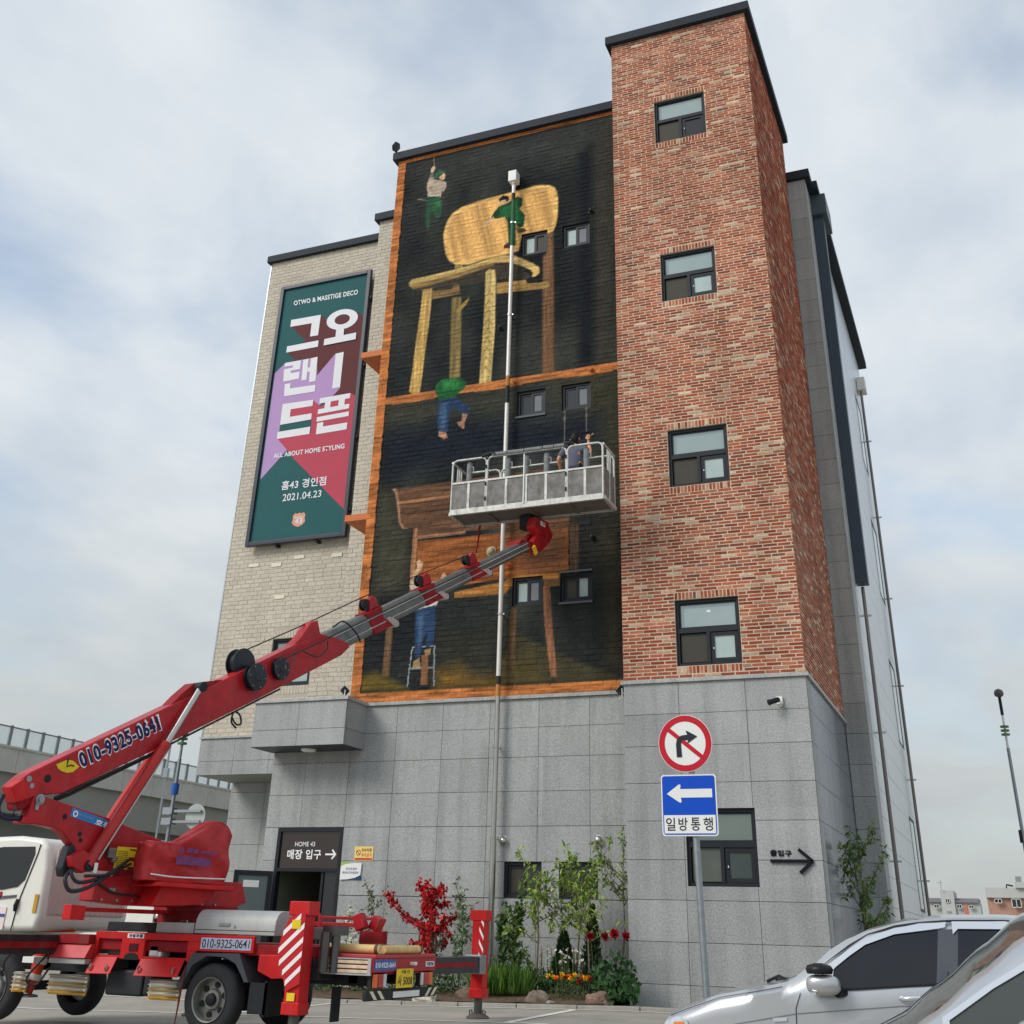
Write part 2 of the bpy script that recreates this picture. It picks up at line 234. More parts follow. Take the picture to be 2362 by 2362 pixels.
MURAL=[((56,58,56),0.5,None,[(-11.738,18.6),(-6.155,18.592),(-6.758,17.809),(-7.558,17.599),(-9.635,17.711),(-11.382,17.766)]),((56,55,48),0.15,None,[(-6.679,17.787),(-6.147,18.59),(-6.172,11.945),(-6.649,11.874)]),((24,28,33),0.12,None,[(-7.037,17.555),(-6.679,17.834),(-6.649,11.874),(-7.005,11.895)]),((62,63,52),0.35,None,[(-11.707,11.68),(-10.313,11.672),(-8.649,11.657),(-8.637,11.263),(-9.925,11.106),(-11.705,11.14)]),((58,58,44),0.25,None,[(-7.679,11.678),(-6.153,11.646),(-6.153,8.521),(-6.453,8.553),(-6.585,10.54),(-7.469,11.257)]),((27,33,42),0.3,None,[(-8.498,10.814),(-6.583,10.705),(-6.59,10.013),(-7.781,10.009),(-9.442,10.101),(-11.613,9.866),(-11.708,10.918),(-9.92,11.018)]),((66,64,52),0.2,None,[(-11.688,9.706),(-11.364,9.583),(-11.067,8.647),(-10.805,8.621),(-10.767,7.289),(-11.63,7.204)]),((56,54,43),0.15,None,[(-6.606,8.344),(-6.194,8.301),(-6.161,5.358),(-6.491,5.541),(-6.508,7.091)]),((50,50,43),0.3,None,[(-10.063,6.346),(-8.682,6.363),(-8.645,5.282),(-9.999,5.347)]),((66,62,46),0.05,None,[(-8.607,5.28),(-8.623,5.762),(-8.256,6.228),(-7.391,5.794),(-6.145,5.265),(-6.146,5.226)]),((122,92,42),0.2,None,[(-10.015,5.593),(-9.547,5.673),(-9.224,5.448),(-8.686,5.386),(-8.682,5.267),(-9.992,5.243)]),((105,88,40),0.08,None,[(-11.728,5.288),(-11.724,5.574),(-11.399,5.666),(-10.97,5.465),(-10.631,5.273)]),((84,72,42),0.2,None,[(-8.544,5.653),(-8.095,5.801),(-7.753,5.373),(-8.532,5.293)]),((118,86,62),0.03,'v',[(-7.776,15.562),(-7.628,15.594),(-7.61,14.62),(-7.594,12.972),(-7.566,11.873),(-7.858,11.882),(-7.874,13.427),(-7.884,14.934),(-7.788,15.0)]),((224,180,108),0.02,'h',[(-10.472,15.855),(-10.506,16.137),(-10.475,16.328),(-10.403,16.547),(-10.28,16.71),(-10.027,16.832),(-9.608,16.899),(-9.066,16.93),(-8.778,16.952),(-8.368,16.966),(-8.125,16.989),(-7.914,16.964),(-7.744,16.907),(-7.616,16.815),(-7.555,16.681),(-7.521,16.482),(-7.519,16.212),(-7.529,15.946),(-7.566,15.725),(-7.627,15.572),(-7.776,15.54),(-7.816,15.659),(-8.411,15.662),(-8.465,15.453),(-8.499,15.22),(-8.797,15.175),(-9.279,15.161),(-9.766,15.107),(-10.106,15.161),(-10.289,15.307),(-10.406,15.515)]),((212,164,100),0.04,'d',[(-10.387,15.836),(-10.419,16.094),(-10.387,16.27),(-10.314,16.48),(-10.199,16.62),(-9.972,16.744),(-9.575,16.816),(-9.047,16.841),(-8.746,16.86),(-8.346,16.877),(-8.107,16.896),(-7.913,16.871),(-7.767,16.821),(-7.679,16.749),(-7.638,16.647),(-7.612,16.482),(-7.61,16.234),(-7.619,15.968),(-7.653,15.776),(-7.698,15.632),(-7.796,15.633),(-8.41,15.653),(-8.465,15.453),(-8.499,15.22),(-8.798,15.21),(-9.302,15.232),(-9.77,15.2),(-10.082,15.254),(-10.234,15.375),(-10.337,15.554)]),((150,128,80),0.0,None,[(-10.14,15.177),(-9.932,15.146),(-9.926,15.022),(-10.14,15.023)]),((62,56,48),0.03,None,[(-11.155,14.703),(-10.081,14.857),(-9.111,14.981),(-8.469,14.801),(-8.148,14.444),(-8.263,14.375),(-9.095,14.545),(-9.902,14.559),(-10.725,14.551),(-11.106,14.605)]),((196,166,104),0.015,'h',[(-11.362,14.921),(-11.262,14.998),(-10.756,15.009),(-10.092,15.048),(-9.521,15.103),(-9.199,15.166),(-8.917,15.179),(-8.595,15.101),(-8.394,14.971),(-8.115,14.778),(-7.969,14.64),(-7.955,14.502),(-8.07,14.411),(-8.148,14.436),(-8.127,14.537),(-8.19,14.623),(-8.469,14.81),(-8.75,14.947),(-9.112,15.003),(-9.515,14.97),(-10.084,14.901),(-10.662,14.858),(-11.039,14.847),(-11.239,14.808),(-11.325,14.816)]),((150,120,76),0.02,'h',[(-11.343,14.838),(-11.039,14.847),(-10.084,14.897),(-9.515,14.966),(-9.112,14.998),(-9.109,14.937),(-9.511,14.882),(-10.078,14.799),(-10.655,14.742),(-11.029,14.708),(-11.219,14.707)]),((132,105,68),0.01,'h',[(-10.704,14.547),(-10.185,14.508),(-10.142,14.621),(-10.007,14.611),(-9.951,14.332),(-10.69,14.327)]),((132,112,72),0.02,'v',[(-10.172,14.268),(-9.926,14.241),(-9.882,13.39),(-9.841,12.087),(-10.11,12.131),(-10.145,13.231)]),((160,132,68),0.01,None,[(-10.048,13.861),(-9.876,14.061),(-9.713,14.187),(-9.754,14.037),(-9.964,13.816)]),((178,142,84),0.01,'h',[(-9.031,14.425),(-8.302,14.383),(-8.261,14.269),(-7.74,14.205),(-7.719,14.096),(-7.757,14.041),(-8.686,14.123),(-9.021,14.147)]),((194,158,94),0.015,'v',[(-10.961,14.642),(-10.71,14.635),(-10.706,14.265),(-10.728,13.672),(-10.78,12.93),(-10.821,12.085),(-10.846,11.87),(-11.047,11.881),(-11.122,11.973),(-11.076,12.53),(-11.034,13.349),(-10.983,14.06)]),((200,174,112),0.015,'v',[(-9.326,14.809),(-9.227,14.866),(-9.085,14.81),(-9.045,14.492),(-9.028,13.234),(-9.056,12.433),(-9.073,11.866),(-9.359,11.873),(-9.347,12.482),(-9.323,13.288),(-9.318,14.121)]),((150,118,62),0.0,None,[(-9.31,14.12),(-9.197,14.288),(-9.078,14.074),(-9.077,14.04),(-9.195,14.233),(-9.308,14.086)]),((150,118,62),0.0,None,[(-9.311,13.867),(-9.199,14.035),(-9.08,13.823),(-9.079,13.789),(-9.197,13.979),(-9.31,13.833)]),((150,118,62),0.0,None,[(-9.313,13.617),(-9.201,13.783),(-9.083,13.574),(-9.082,13.54),(-9.199,13.729),(-9.311,13.583)]),((150,118,62),0.0,None,[(-9.314,13.369),(-9.203,13.534),(-9.085,13.327),(-9.084,13.294),(-9.201,13.48),(-9.313,13.336)]),((150,118,62),0.0,None,[(-9.316,13.123),(-9.205,13.287),(-9.088,13.082),(-9.087,13.049),(-9.203,13.233),(-9.314,13.09)]),((150,118,62),0.0,None,[(-9.317,12.879),(-9.207,13.042),(-9.09,12.839),(-9.089,12.807),(-9.205,12.989),(-9.316,12.847)]),((150,118,62),0.0,None,[(-9.319,12.638),(-9.209,12.8),(-9.093,12.599),(-9.092,12.567),(-9.207,12.747),(-9.317,12.605)]),((150,118,62),0.0,None,[(-9.32,12.398),(-9.211,12.559),(-9.095,12.36),(-9.094,12.329),(-9.209,12.507),(-9.319,12.366)]),((150,118,62),0.0,None,[(-9.322,12.161),(-9.213,12.321),(-9.098,12.124),(-9.097,12.093),(-9.211,12.269),(-9.32,12.129)]),((150,120,95),0.0,None,[(-10.92,18.603),(-10.9,18.597),(-10.885,18.274),(-10.904,18.279)]),((214,186,158),0.0,None,[(-10.97,18.095),(-10.988,18.191),(-10.941,18.278),(-10.878,18.287),(-10.851,18.212),(-10.893,18.166),(-10.903,18.078)]),((112,102,92),0.0,None,[(-10.971,18.11),(-10.904,18.093),(-10.881,17.915),(-10.937,17.877),(-11.024,17.909),(-10.992,18.048)]),((176,158,140),0.005,None,[(-11.024,17.909),(-10.953,17.971),(-10.851,17.861),(-10.696,17.799),(-10.561,17.733),(-10.506,17.653),(-10.517,17.532),(-10.588,17.401),(-10.618,17.495),(-10.639,17.326),(-11.01,17.417),(-11.056,17.625),(-11.053,17.781)]),((140,120,110),0.03,None,[(-10.971,17.687),(-10.893,17.647),(-10.915,17.549),(-10.98,17.585)]),((52,98,68),0.0,None,[(-10.872,17.902),(-10.852,18.029),(-10.754,18.117),(-10.62,18.089),(-10.594,18.026),(-10.689,17.981),(-10.752,17.945),(-10.773,17.877)]),((212,172,136),0.0,None,[(-10.708,17.929),(-10.596,18.009),(-10.557,17.911),(-10.584,17.797),(-10.678,17.815),(-10.749,17.898)]),((62,48,42),0.0,None,[(-10.752,17.945),(-10.689,17.981),(-10.642,17.99),(-10.703,17.911),(-10.739,17.879)]),((200,186,170),0.0,None,[(-11.03,17.438),(-10.638,17.315),(-10.636,17.276),(-11.027,17.394)]),((46,84,62),0.02,None,[(-11.036,17.382),(-10.645,17.276),(-10.61,17.064),(-10.597,16.858),(-10.638,16.627),(-10.757,16.705),(-10.864,16.922),(-10.904,16.729),(-10.916,16.361),(-10.993,16.439),(-11.037,16.862),(-11.043,17.168)]),((70,120,78),0.05,None,[(-10.786,17.147),(-10.637,17.152),(-10.617,16.964),(-10.721,17.009)]),((120,115,105),0.0,None,[(-11.31,17.387),(-11.251,17.363),(-11.058,17.291),(-11.056,17.264),(-11.287,17.34)]),((30,70,45),0.01,None,[(-9.047,16.601),(-8.802,16.657),(-8.56,16.782),(-8.435,16.697),(-8.442,16.479),(-8.509,16.403),(-8.355,16.185),(-8.387,15.87),(-8.536,15.859),(-8.593,16.061),(-8.575,15.39),(-8.742,15.339),(-8.805,16.111),(-8.879,16.264),(-9.076,16.251),(-9.25,16.296),(-9.166,16.468)]),((40,100,60),0.03,None,[(-9.003,16.521),(-8.8,16.587),(-8.596,16.607),(-8.509,16.403),(-8.382,16.147),(-8.417,15.93),(-8.518,15.954),(-8.625,16.204),(-8.789,16.243),(-9.036,16.301)]),((28,26,28),0.0,None,[(-9.071,16.824),(-8.933,16.906),(-8.799,16.841),(-8.794,16.692),(-8.926,16.687),(-9.009,16.716)]),((212,170,132),0.0,None,[(-9.011,16.754),(-8.879,16.768),(-8.843,16.676),(-8.925,16.65),(-8.987,16.669)]),((205,168,140),0.0,None,[(-9.451,16.16),(-9.251,16.319),(-9.161,16.33),(-9.167,16.272),(-9.279,16.203),(-9.408,16.114)]),((66,52,46),0.0,None,[(-8.886,15.45),(-8.727,15.521),(-8.673,15.324),(-8.875,15.355)]),((90,70,55),0.0,None,[(-8.576,15.855),(-8.374,15.822),(-8.272,15.71),(-8.532,15.712)]),((34,88,48),0.006,None,[(-10.439,12.029),(-10.298,12.152),(-9.893,12.132),(-9.676,11.984),(-9.692,11.866),(-9.819,11.752),(-9.954,11.63),(-10.131,11.612),(-10.343,11.645),(-10.446,11.849)]),((52,124,66),0.05,None,[(-10.294,12.088),(-9.98,12.092),(-9.795,11.972),(-9.967,11.864),(-10.238,11.907)]),((42,60,88),0.008,None,[(-10.342,11.631),(-9.901,11.631),(-9.748,11.483),(-9.553,11.357),(-9.567,11.197),(-9.71,11.17),(-9.939,11.362),(-10.039,11.333),(-10.066,11.039),(-10.075,10.814),(-10.315,10.848),(-10.36,11.213)]),((64,88,116),0.04,None,[(-10.306,11.559),(-10.126,11.532),(-10.132,10.874),(-10.265,10.893)]),((164,124,96),0.0,None,[(-10.307,10.855),(-10.128,10.809),(-10.067,10.671),(-10.162,10.654),(-10.295,10.746)]),((160,122,96),0.0,None,[(-9.734,11.209),(-9.614,11.169),(-9.67,10.982),(-9.683,10.824),(-9.828,10.931),(-9.859,11.009),(-9.747,11.036)]),((100,72,54),0.015,'h',[(-11.299,9.597),(-9.971,9.619),(-7.816,9.649),(-7.217,9.023),(-7.227,8.37),(-9.531,8.471),(-10.641,8.424),(-10.7,8.65),(-11.026,8.683),(-11.135,9.061),(-11.187,9.313)]),((168,126,98),0.006,None,[(-11.358,9.616),(-11.257,9.621),(-11.157,9.331),(-11.083,8.851),(-11.002,8.705),(-10.895,8.67),(-11.025,8.671),(-11.123,8.807),(-11.194,9.19),(-11.268,9.489)]),((160,112,80),0.008,None,[(-11.173,9.303),(-9.954,9.329),(-9.951,9.264),(-11.158,9.236)]),((150,110,84),0.008,None,[(-10.644,8.477),(-9.523,8.482),(-9.52,8.419),(-10.639,8.396)]),((146,88,50),0.008,'h',[(-10.644,8.357),(-7.231,8.333),(-7.22,7.447),(-10.585,7.255)]),((104,70,50),0.25,'h',[(-8.552,8.43),(-7.231,8.34),(-7.22,7.447),(-8.131,7.445)]),((160,112,80),0.006,'v',[(-10.756,8.656),(-10.662,8.654),(-10.639,8.167),(-10.636,7.221),(-10.741,7.23),(-10.762,7.827)]),((78,62,50),0.008,'v',[(-7.215,8.377),(-7.016,8.379),(-7.017,7.404),(-7.205,7.402)]),((28,24,22),0.0,None,[(-7.238,8.341),(-7.208,8.338),(-7.198,7.423),(-7.228,7.426)]),((172,118,60),0.008,'h',[(-9.709,7.186),(-8.597,7.318),(-8.451,7.428),(-7.44,7.393),(-7.017,7.407),(-7.017,7.364),(-7.432,7.349),(-7.439,7.258),(-7.743,7.295),(-8.456,7.196),(-8.581,7.059),(-9.702,7.066)]),((120,90,60),0.006,None,[(-7.762,7.285),(-7.409,7.292),(-7.415,7.129),(-7.749,7.128)]),((96,74,54),0.008,'v',[(-8.444,6.776),(-8.312,6.748),(-8.34,5.954),(-8.341,5.567),(-8.495,5.558),(-8.484,6.173),(-8.475,6.527)]),((138,94,70),0.008,'v',[(-7.779,7.141),(-7.619,7.128),(-7.574,6.464),(-7.497,5.766),(-7.453,5.368),(-7.585,5.375),(-7.665,5.913),(-7.732,6.475)]),((108,82,60),0.008,'v',[(-11.232,6.57),(-11.08,6.56),(-11.076,5.552),(-11.237,5.56)]),((150,158,165),0.0,None,[(-10.606,6.109),(-10.665,5.346),(-10.64,5.342),(-10.581,6.105)]),((150,158,165),0.0,None,[(-10.593,6.104),(-10.099,6.102),(-10.102,6.124),(-10.596,6.125)]),((150,158,165),0.0,None,[(-10.112,6.114),(-10.068,5.316),(-10.044,5.315),(-10.088,6.113)]),((150,158,165),0.0,None,[(-10.6,5.666),(-10.086,5.664),(-10.089,5.685),(-10.603,5.688)]),((140,98,66),0.005,None,[(-10.378,5.932),(-10.229,5.942),(-10.198,5.357),(-10.353,5.364)]),((206,166,134),0.004,None,[(-10.607,7.794),(-10.639,7.886),(-10.617,7.923),(-10.563,7.933),(-10.474,7.871),(-10.483,7.763),(-10.576,7.648),(-10.621,7.468),(-10.599,7.275),(-10.745,7.382),(-10.742,7.516),(-10.669,7.664)]),((206,166,134),0.0,None,[(-10.038,7.503),(-10.022,7.589),(-9.958,7.61),(-9.881,7.501),(-9.949,7.457)]),((205,200,192),0.01,None,[(-10.745,7.382),(-10.589,7.427),(-9.886,7.444),(-10.101,6.936),(-10.569,6.878)]),((46,66,96),0.006,None,[(-10.577,6.867),(-10.138,6.946),(-10.094,6.64),(-10.121,6.125),(-10.289,6.1),(-10.282,6.36),(-10.363,6.292),(-10.391,5.89),(-10.521,5.898),(-10.557,6.378)]),((74,96,128),0.05,None,[(-10.518,6.744),(-10.376,6.771),(-10.389,6.367),(-10.457,6.081)]),((168,142,100),0.0,None,[(-10.552,5.828),(-10.416,5.899),(-10.378,5.701),(-10.566,5.693)]),((150,124,88),0.0,None,[(-10.325,6.037),(-10.181,6.064),(-10.174,5.956),(-10.275,5.909)]),((104,100,90),0.0,None,[(-7.34,10.92),(-7.308,10.915),(-7.316,10.192),(-7.344,10.195)]),((104,100,90),0.0,None,[(-6.864,10.946),(-6.832,10.941),(-6.827,10.37),(-6.855,10.373)])]
BANNER=[((104,64,64),[(-16.598,16.125),(-15.653,16.333),(-15.443,16.127),(-14.445,16.202),(-14.231,15.991),(-14.223,13.588),(-14.419,13.685),(-15.37,13.52),(-15.61,14.98),(-16.321,15.011),(-16.645,15.325),(-16.054,15.567)]),((186,160,204),[(-16.628,14.985),(-15.61,14.98),(-15.54,14.409),(-15.036,14.988),(-14.796,14.988),(-14.765,13.91),(-14.933,13.725),(-15.365,13.479),(-15.567,13.663),(-16.539,13.696),(-16.535,12.814),(-16.576,12.68),(-16.209,12.293),(-16.933,11.533),(-16.943,14.697)]),((190,86,100),[(-15.567,13.663),(-15.331,13.44),(-14.42,13.697),(-14.223,13.588),(-14.234,10.395),(-15.942,11.99),(-16.209,12.293),(-16.576,12.68),(-15.531,12.675),(-15.542,13.089),(-16.541,13.068),(-16.264,13.255)]),((190,86,100),[(-16.284,13.526),(-15.561,13.52),(-15.549,13.236),(-16.274,13.24)])]
GLYPH={'g0':[[(-16.629,16.348),(-15.653,16.333),(-15.666,15.68),(-15.926,15.684),(-15.925,16.112),(-16.63,16.125)],[(-16.65,15.496),(-15.627,15.509),(-15.627,15.311),(-16.648,15.301)]],'g1':[[(-14.435,16.046),(-14.44,15.975),(-14.691,16.012),(-14.689,16.048)],[(-14.44,15.975),(-14.469,15.907),(-14.705,15.978),(-14.691,16.012)],[(-14.469,15.907),(-14.522,15.847),(-14.731,15.948),(-14.705,15.978)],[(-14.522,15.847),(-14.595,15.796),(-14.766,15.923),(-14.731,15.948)],[(-14.595,15.796),(-14.684,15.759),(-14.81,15.904),(-14.766,15.923)],[(-14.684,15.759),(-14.786,15.735),(-14.86,15.892),(-14.81,15.904)],[(-14.786,15.735),(-14.896,15.728),(-14.914,15.888),(-14.86,15.892)],[(-14.896,15.728),(-15.008,15.736),(-14.968,15.893),(-14.914,15.888)],[(-15.008,15.736),(-15.116,15.76),(-15.021,15.905),(-14.968,15.893)],[(-15.116,15.76),(-15.215,15.799),(-15.07,15.924),(-15.021,15.905)],[(-15.215,15.799),(-15.3,15.85),(-15.111,15.95),(-15.07,15.924)],[(-15.3,15.85),(-15.368,15.912),(-15.144,15.981),(-15.111,15.95)],[(-15.368,15.912),(-15.413,15.981),(-15.166,16.015),(-15.144,15.981)],[(-15.413,15.981),(-15.434,16.053),(-15.176,16.051),(-15.166,16.015)],[(-15.434,16.053),(-15.43,16.126),(-15.174,16.087),(-15.176,16.051)],[(-15.43,16.126),(-15.401,16.194),(-15.16,16.122),(-15.174,16.087)],[(-15.401,16.194),(-15.348,16.256),(-15.134,16.152),(-15.16,16.122)],[(-15.348,16.256),(-15.274,16.307),(-15.098,16.178),(-15.134,16.152)],[(-15.274,16.307),(-15.183,16.345),(-15.054,16.197),(-15.098,16.178)],[(-15.183,16.345),(-15.079,16.368),(-15.004,16.208),(-15.054,16.197)],[(-15.079,16.368),(-14.968,16.375),(-14.95,16.212),(-15.004,16.208)],[(-14.968,16.375),(-14.855,16.366),(-14.895,16.207),(-14.95,16.212)],[(-14.855,16.366),(-14.747,16.34),(-14.842,16.195),(-14.895,16.207)],[(-14.747,16.34),(-14.648,16.301),(-14.794,16.175),(-14.842,16.195)],[(-14.648,16.301),(-14.564,16.248),(-14.752,16.149),(-14.794,16.175)],[(-14.564,16.248),(-14.498,16.187),(-14.72,16.118),(-14.752,16.149)],[(-14.498,16.187),(-14.454,16.118),(-14.698,16.084),(-14.72,16.118)],[(-14.454,16.118),(-14.435,16.046),(-14.689,16.048),(-14.698,16.084)],[(-15.083,15.768),(-14.827,15.763),(-14.821,15.486),(-15.076,15.495)],[(-15.43,15.504),(-14.424,15.534),(-14.42,15.325),(-15.431,15.306)]],'g2':[[(-16.644,14.964),(-16.124,14.972),(-16.119,14.698),(-16.414,14.693),(-16.409,14.615),(-16.12,14.615),(-16.116,14.403),(-16.618,14.384),(-16.648,14.773),(-16.37,14.781),(-16.368,14.852),(-16.64,14.849)],[(-16.05,14.971),(-15.879,14.978),(-15.869,14.328),(-16.027,14.33)],[(-15.868,14.697),(-15.77,14.699),(-15.765,14.563),(-15.869,14.562)],[(-15.806,14.977),(-15.593,14.989),(-15.567,14.239),(-15.772,14.237)],[(-16.556,14.297),(-16.366,14.302),(-16.362,14.138),(-15.552,14.12),(-15.551,13.918),(-16.528,13.92)]],'g3':[[(-15.018,14.985),(-14.768,15.001),(-14.767,13.927),(-15.009,13.925)]],'g4':[[(-16.538,13.69),(-15.568,13.675),(-15.569,13.493),(-16.255,13.493),(-16.254,13.265),(-15.565,13.272),(-15.56,13.091),(-16.535,13.068)],[(-16.578,12.865),(-15.557,12.879),(-15.56,12.668),(-16.578,12.658)]],'g5':[[(-15.361,13.683),(-14.42,13.697),(-14.422,13.551),(-15.36,13.529)],[(-15.178,13.547),(-15.001,13.549),(-15.008,13.352),(-15.184,13.351)],[(-14.755,13.551),(-14.567,13.55),(-14.575,13.355),(-14.762,13.355)],[(-15.374,13.356),(-14.415,13.381),(-14.419,13.248),(-15.374,13.216)],[(-15.381,13.127),(-14.403,13.157),(-14.406,13.024),(-15.382,12.993)],[(-15.353,12.95),(-15.16,12.956),(-15.162,12.823),(-14.421,12.839),(-14.422,12.641),(-15.354,12.623)]]}
BQ={'t1':[(-16.631,16.972),(-14.52,16.938),(-14.516,16.775),(-16.603,16.814)],'t2':[(-16.613,12.236),(-14.436,12.241),(-14.432,12.101),(-16.599,12.102)],'t3':[(-16.226,11.405),(-14.881,11.391),(-14.879,11.138),(-16.224,11.149)],'t4':[(-16.15,11.034),(-14.978,11.019),(-14.983,10.827),(-16.144,10.833)],'badge':[(-15.781,10.47),(-15.381,10.468),(-15.365,10.083),(-15.768,10.078)],'outer':[(-17.099,17.507),(-14.118,17.502),(-14.131,9.707),(-17.095,9.668)],'inner':[(-16.973,17.397),(-14.23,17.393),(-14.229,9.801),(-16.977,9.769)]}
# ================================================================ BUILDING
M_mortar=mat('mortar_pale',px(206,184,160),.9,var=.14,vs=6,bump=.5,bs=60,spec=.15,low=.14)
M_rbrick=mat('red_brick_old',px(160,85,65),.9,var=.30,vs=24,bump=.5,bs=70,attr=True,spec=.12,low=.2)
M_bbrick=mat('beige_painted_brick',px(196,184,164),.8,var=.04,vs=9,bump=.9,bs=26,attr=True,spec=.15,low=.05)
M_bback=mat('beige_joint',px(180,171,155),.85,var=.06,vs=6,bump=.3,bs=50)
M_paint=mat('mural_paint_on_brick',(0,0,0,1),.7,var=.16,vs=11,bump=.45,bs=26,attr=True,spec=.08)
M_core=mat('dark_backing',px(84,86,86),.9,var=.1)
def granite(name,rgb,rough,spec=.4):
    m=mat(name,rgb,rough,var=.07,vs=1.1,bump=.1,bs=120,spec=spec); t=m.node_tree
    p=[n for n in t.nodes if n.type=='BSDF_PRINCIPLED'][0]; src=p.inputs['Base Color'].links[0].from_socket
    g=[n for n in t.nodes if n.type=='NEW_GEOMETRY'][0]
    oi=N(t,'ShaderNodeObjectInfo')
    for sc,lo,hi,a,b in ((34,.36,.64,.85,1.14),(85,.35,.65,.90,1.09)):
        n=N(t,'ShaderNodeTexNoise'); n.inputs['Scale'].default_value=sc; n.inputs['Detail'].default_value=3; t.links.new(g.outputs['Position'],n.inputs['Vector'])
        mr=N(t,'ShaderNodeMapRange'); mr.inputs['From Min'].default_value=lo; mr.inputs['From Max'].default_value=hi; mr.inputs['To Min'].default_value=a; mr.inputs['To Max'].default_value=b; t.links.new(n.outputs['Fac'],mr.inputs['Value'])
        mm=N(t,'ShaderNodeMix',data_type='RGBA',blend_type='MULTIPLY'); mm.inputs['Factor'].default_value=1; t.links.new(src,mm.inputs['A']); t.links.new(mr.outputs[0],mm.inputs['B']); src=mm.outputs['Result']
    mr=N(t,'ShaderNodeMapRange'); mr.inputs['To Min'].default_value=.91; mr.inputs['To Max'].default_value=1.06; t.links.new(oi.outputs['Random'],mr.inputs['Value'])
    mm=N(t,'ShaderNodeMix',data_type='RGBA',blend_type='MULTIPLY'); mm.inputs['Factor'].default_value=1; t.links.new(src,mm.inputs['A']); t.links.new(mr.outputs[0],mm.inputs['B']); src=mm.outputs['Result']
    # faint rain streaks: stretched vertical noise
    n=N(t,'ShaderNodeTexNoise'); n.inputs['Scale'].default_value=1; n.inputs['Detail'].default_value=4; mp2=N(t,'ShaderNodeMapping'); mp2.inputs['Scale'].default_value=(5,5,.35); t.links.new(g.outputs['Position'],mp2.inputs['Vector']); t.links.new(mp2.outputs[0],n.inputs['Vector'])
    mr=N(t,'ShaderNodeMapRange'); mr.inputs['From Min'].default_value=.45; mr.inputs['From Max'].default_value=.8; mr.inputs['To Min'].default_value=1.0; mr.inputs['To Max'].default_value=.76; t.links.new(n.outputs['Fac'],mr.inputs['Value'])
    mm=N(t,'ShaderNodeMix',data_type='RGBA',blend_type='MULTIPLY'); mm.inputs['Factor'].default_value=1; t.links.new(src,mm.inputs['A']); t.links.new(mr.outputs[0],mm.inputs['B'])
    t.links.new(mm.outputs['Result'],p.inputs['Base Color']); return m
M_gran=granite('grey_granite',px(158,160,159),.6,.25); M_gpol=granite('polished_granite',px(118,123,132),.16,.6); M_cap=granite('granite_cap',px(166,167,166),.5)
M_corn=mat('dark_cornice',px(44,49,57),.6,var=.1,vs=4,bump=.15,bs=20,spec=.15)
M_frame=mat('anthracite_frame',px(36,39,45),.45,var=.06,spec=.25)
M_film=mat('frosted_pane',px(134,150,152),.10,var=.14,vs=1.1,spec=.6,rnd=.10,stretch=(1,1,.5)); M_film2=mat('pale_pane',px(168,184,181),.12,var=.10,vs=1.8,spec=.5,rnd=.10)
M_screen=mat('insect_screen',px(62,60,52),.6,var=.05); M_dark=mat('dark_glass',px(30,33,36),.05,var=.03,spec=.8)
M_black=mat('black_rubber',px(26,27,30),.55,var=.1); M_steel=mat('stainless_steel',px(178,176,170),.28,1,var=.08,vs=6); M_white=mat('white_paint',px(226,226,222),.45,var=.04)
M_soffit=mat('soffit',px(128,128,122),.6,var=.05); M_gal=mat('galvanised_steel',px(150,156,160),.45,.8,var=.12,vs=14)
BLD=thing('building','brick and granite building with a painted mural and tall red brick tower','building',(-8,21,0))
def cellwall(name,F,a0,a1,b0,b1,c,holes,m,parent):
    mb=MB()
    for x0,x1,z0,z1 in rect_cells(a0,a1,b0,b1,holes): mb.poly([F(x0,z0,c),F(x1,z0,c),F(x1,z1,c),F(x0,z1,c)])
    return mb.build(name,m,parent,fix=False)
def flipfix(o): return o
WT=[(-4.915,-3.755,16.79,17.97),(-4.915,-3.755,12.69,13.84),(-4.915,-3.755,8.61,9.79),(-4.915,-3.755,5.26,6.44)]
WT0=(-4.88,-3.72,1.76,2.93)
WM=[(a,b,z0,z1) for z0,z1 in((15.04,15.65),(10.93,11.53),(6.79,7.37)) for a,b in((-8.43,-7.78),(-7.40,-6.745))]
WG=[(-8.445,-7.72,1.565,2.148),(-7.393,-6.67,1.565,2.148)]
WL=(-16.04,-14.88,6.145,7.30); DOOR=(-13.29,-11.82,-.3,2.735)
def reveal(mb,F,h,d=.15,c0=-.012):
    a0,a1,b0,b1=h
    mb.poly([F(a0,b0,c0),F(a0,b1,c0),F(a0,b1,-d),F(a0,b0,-d)]); mb.poly([F(a1,b0,c0),F(a1,b0,-d),F(a1,b1,-d),F(a1,b1,c0)])
    mb.poly([F(a0,b1,c0),F(a1,b1,c0),F(a1,b1,-d),F(a0,b1,-d)]); mb.poly([F(a0,b0,c0),F(a0,b0,-d),F(a1,b0,-d),F(a1,b0,c0)])
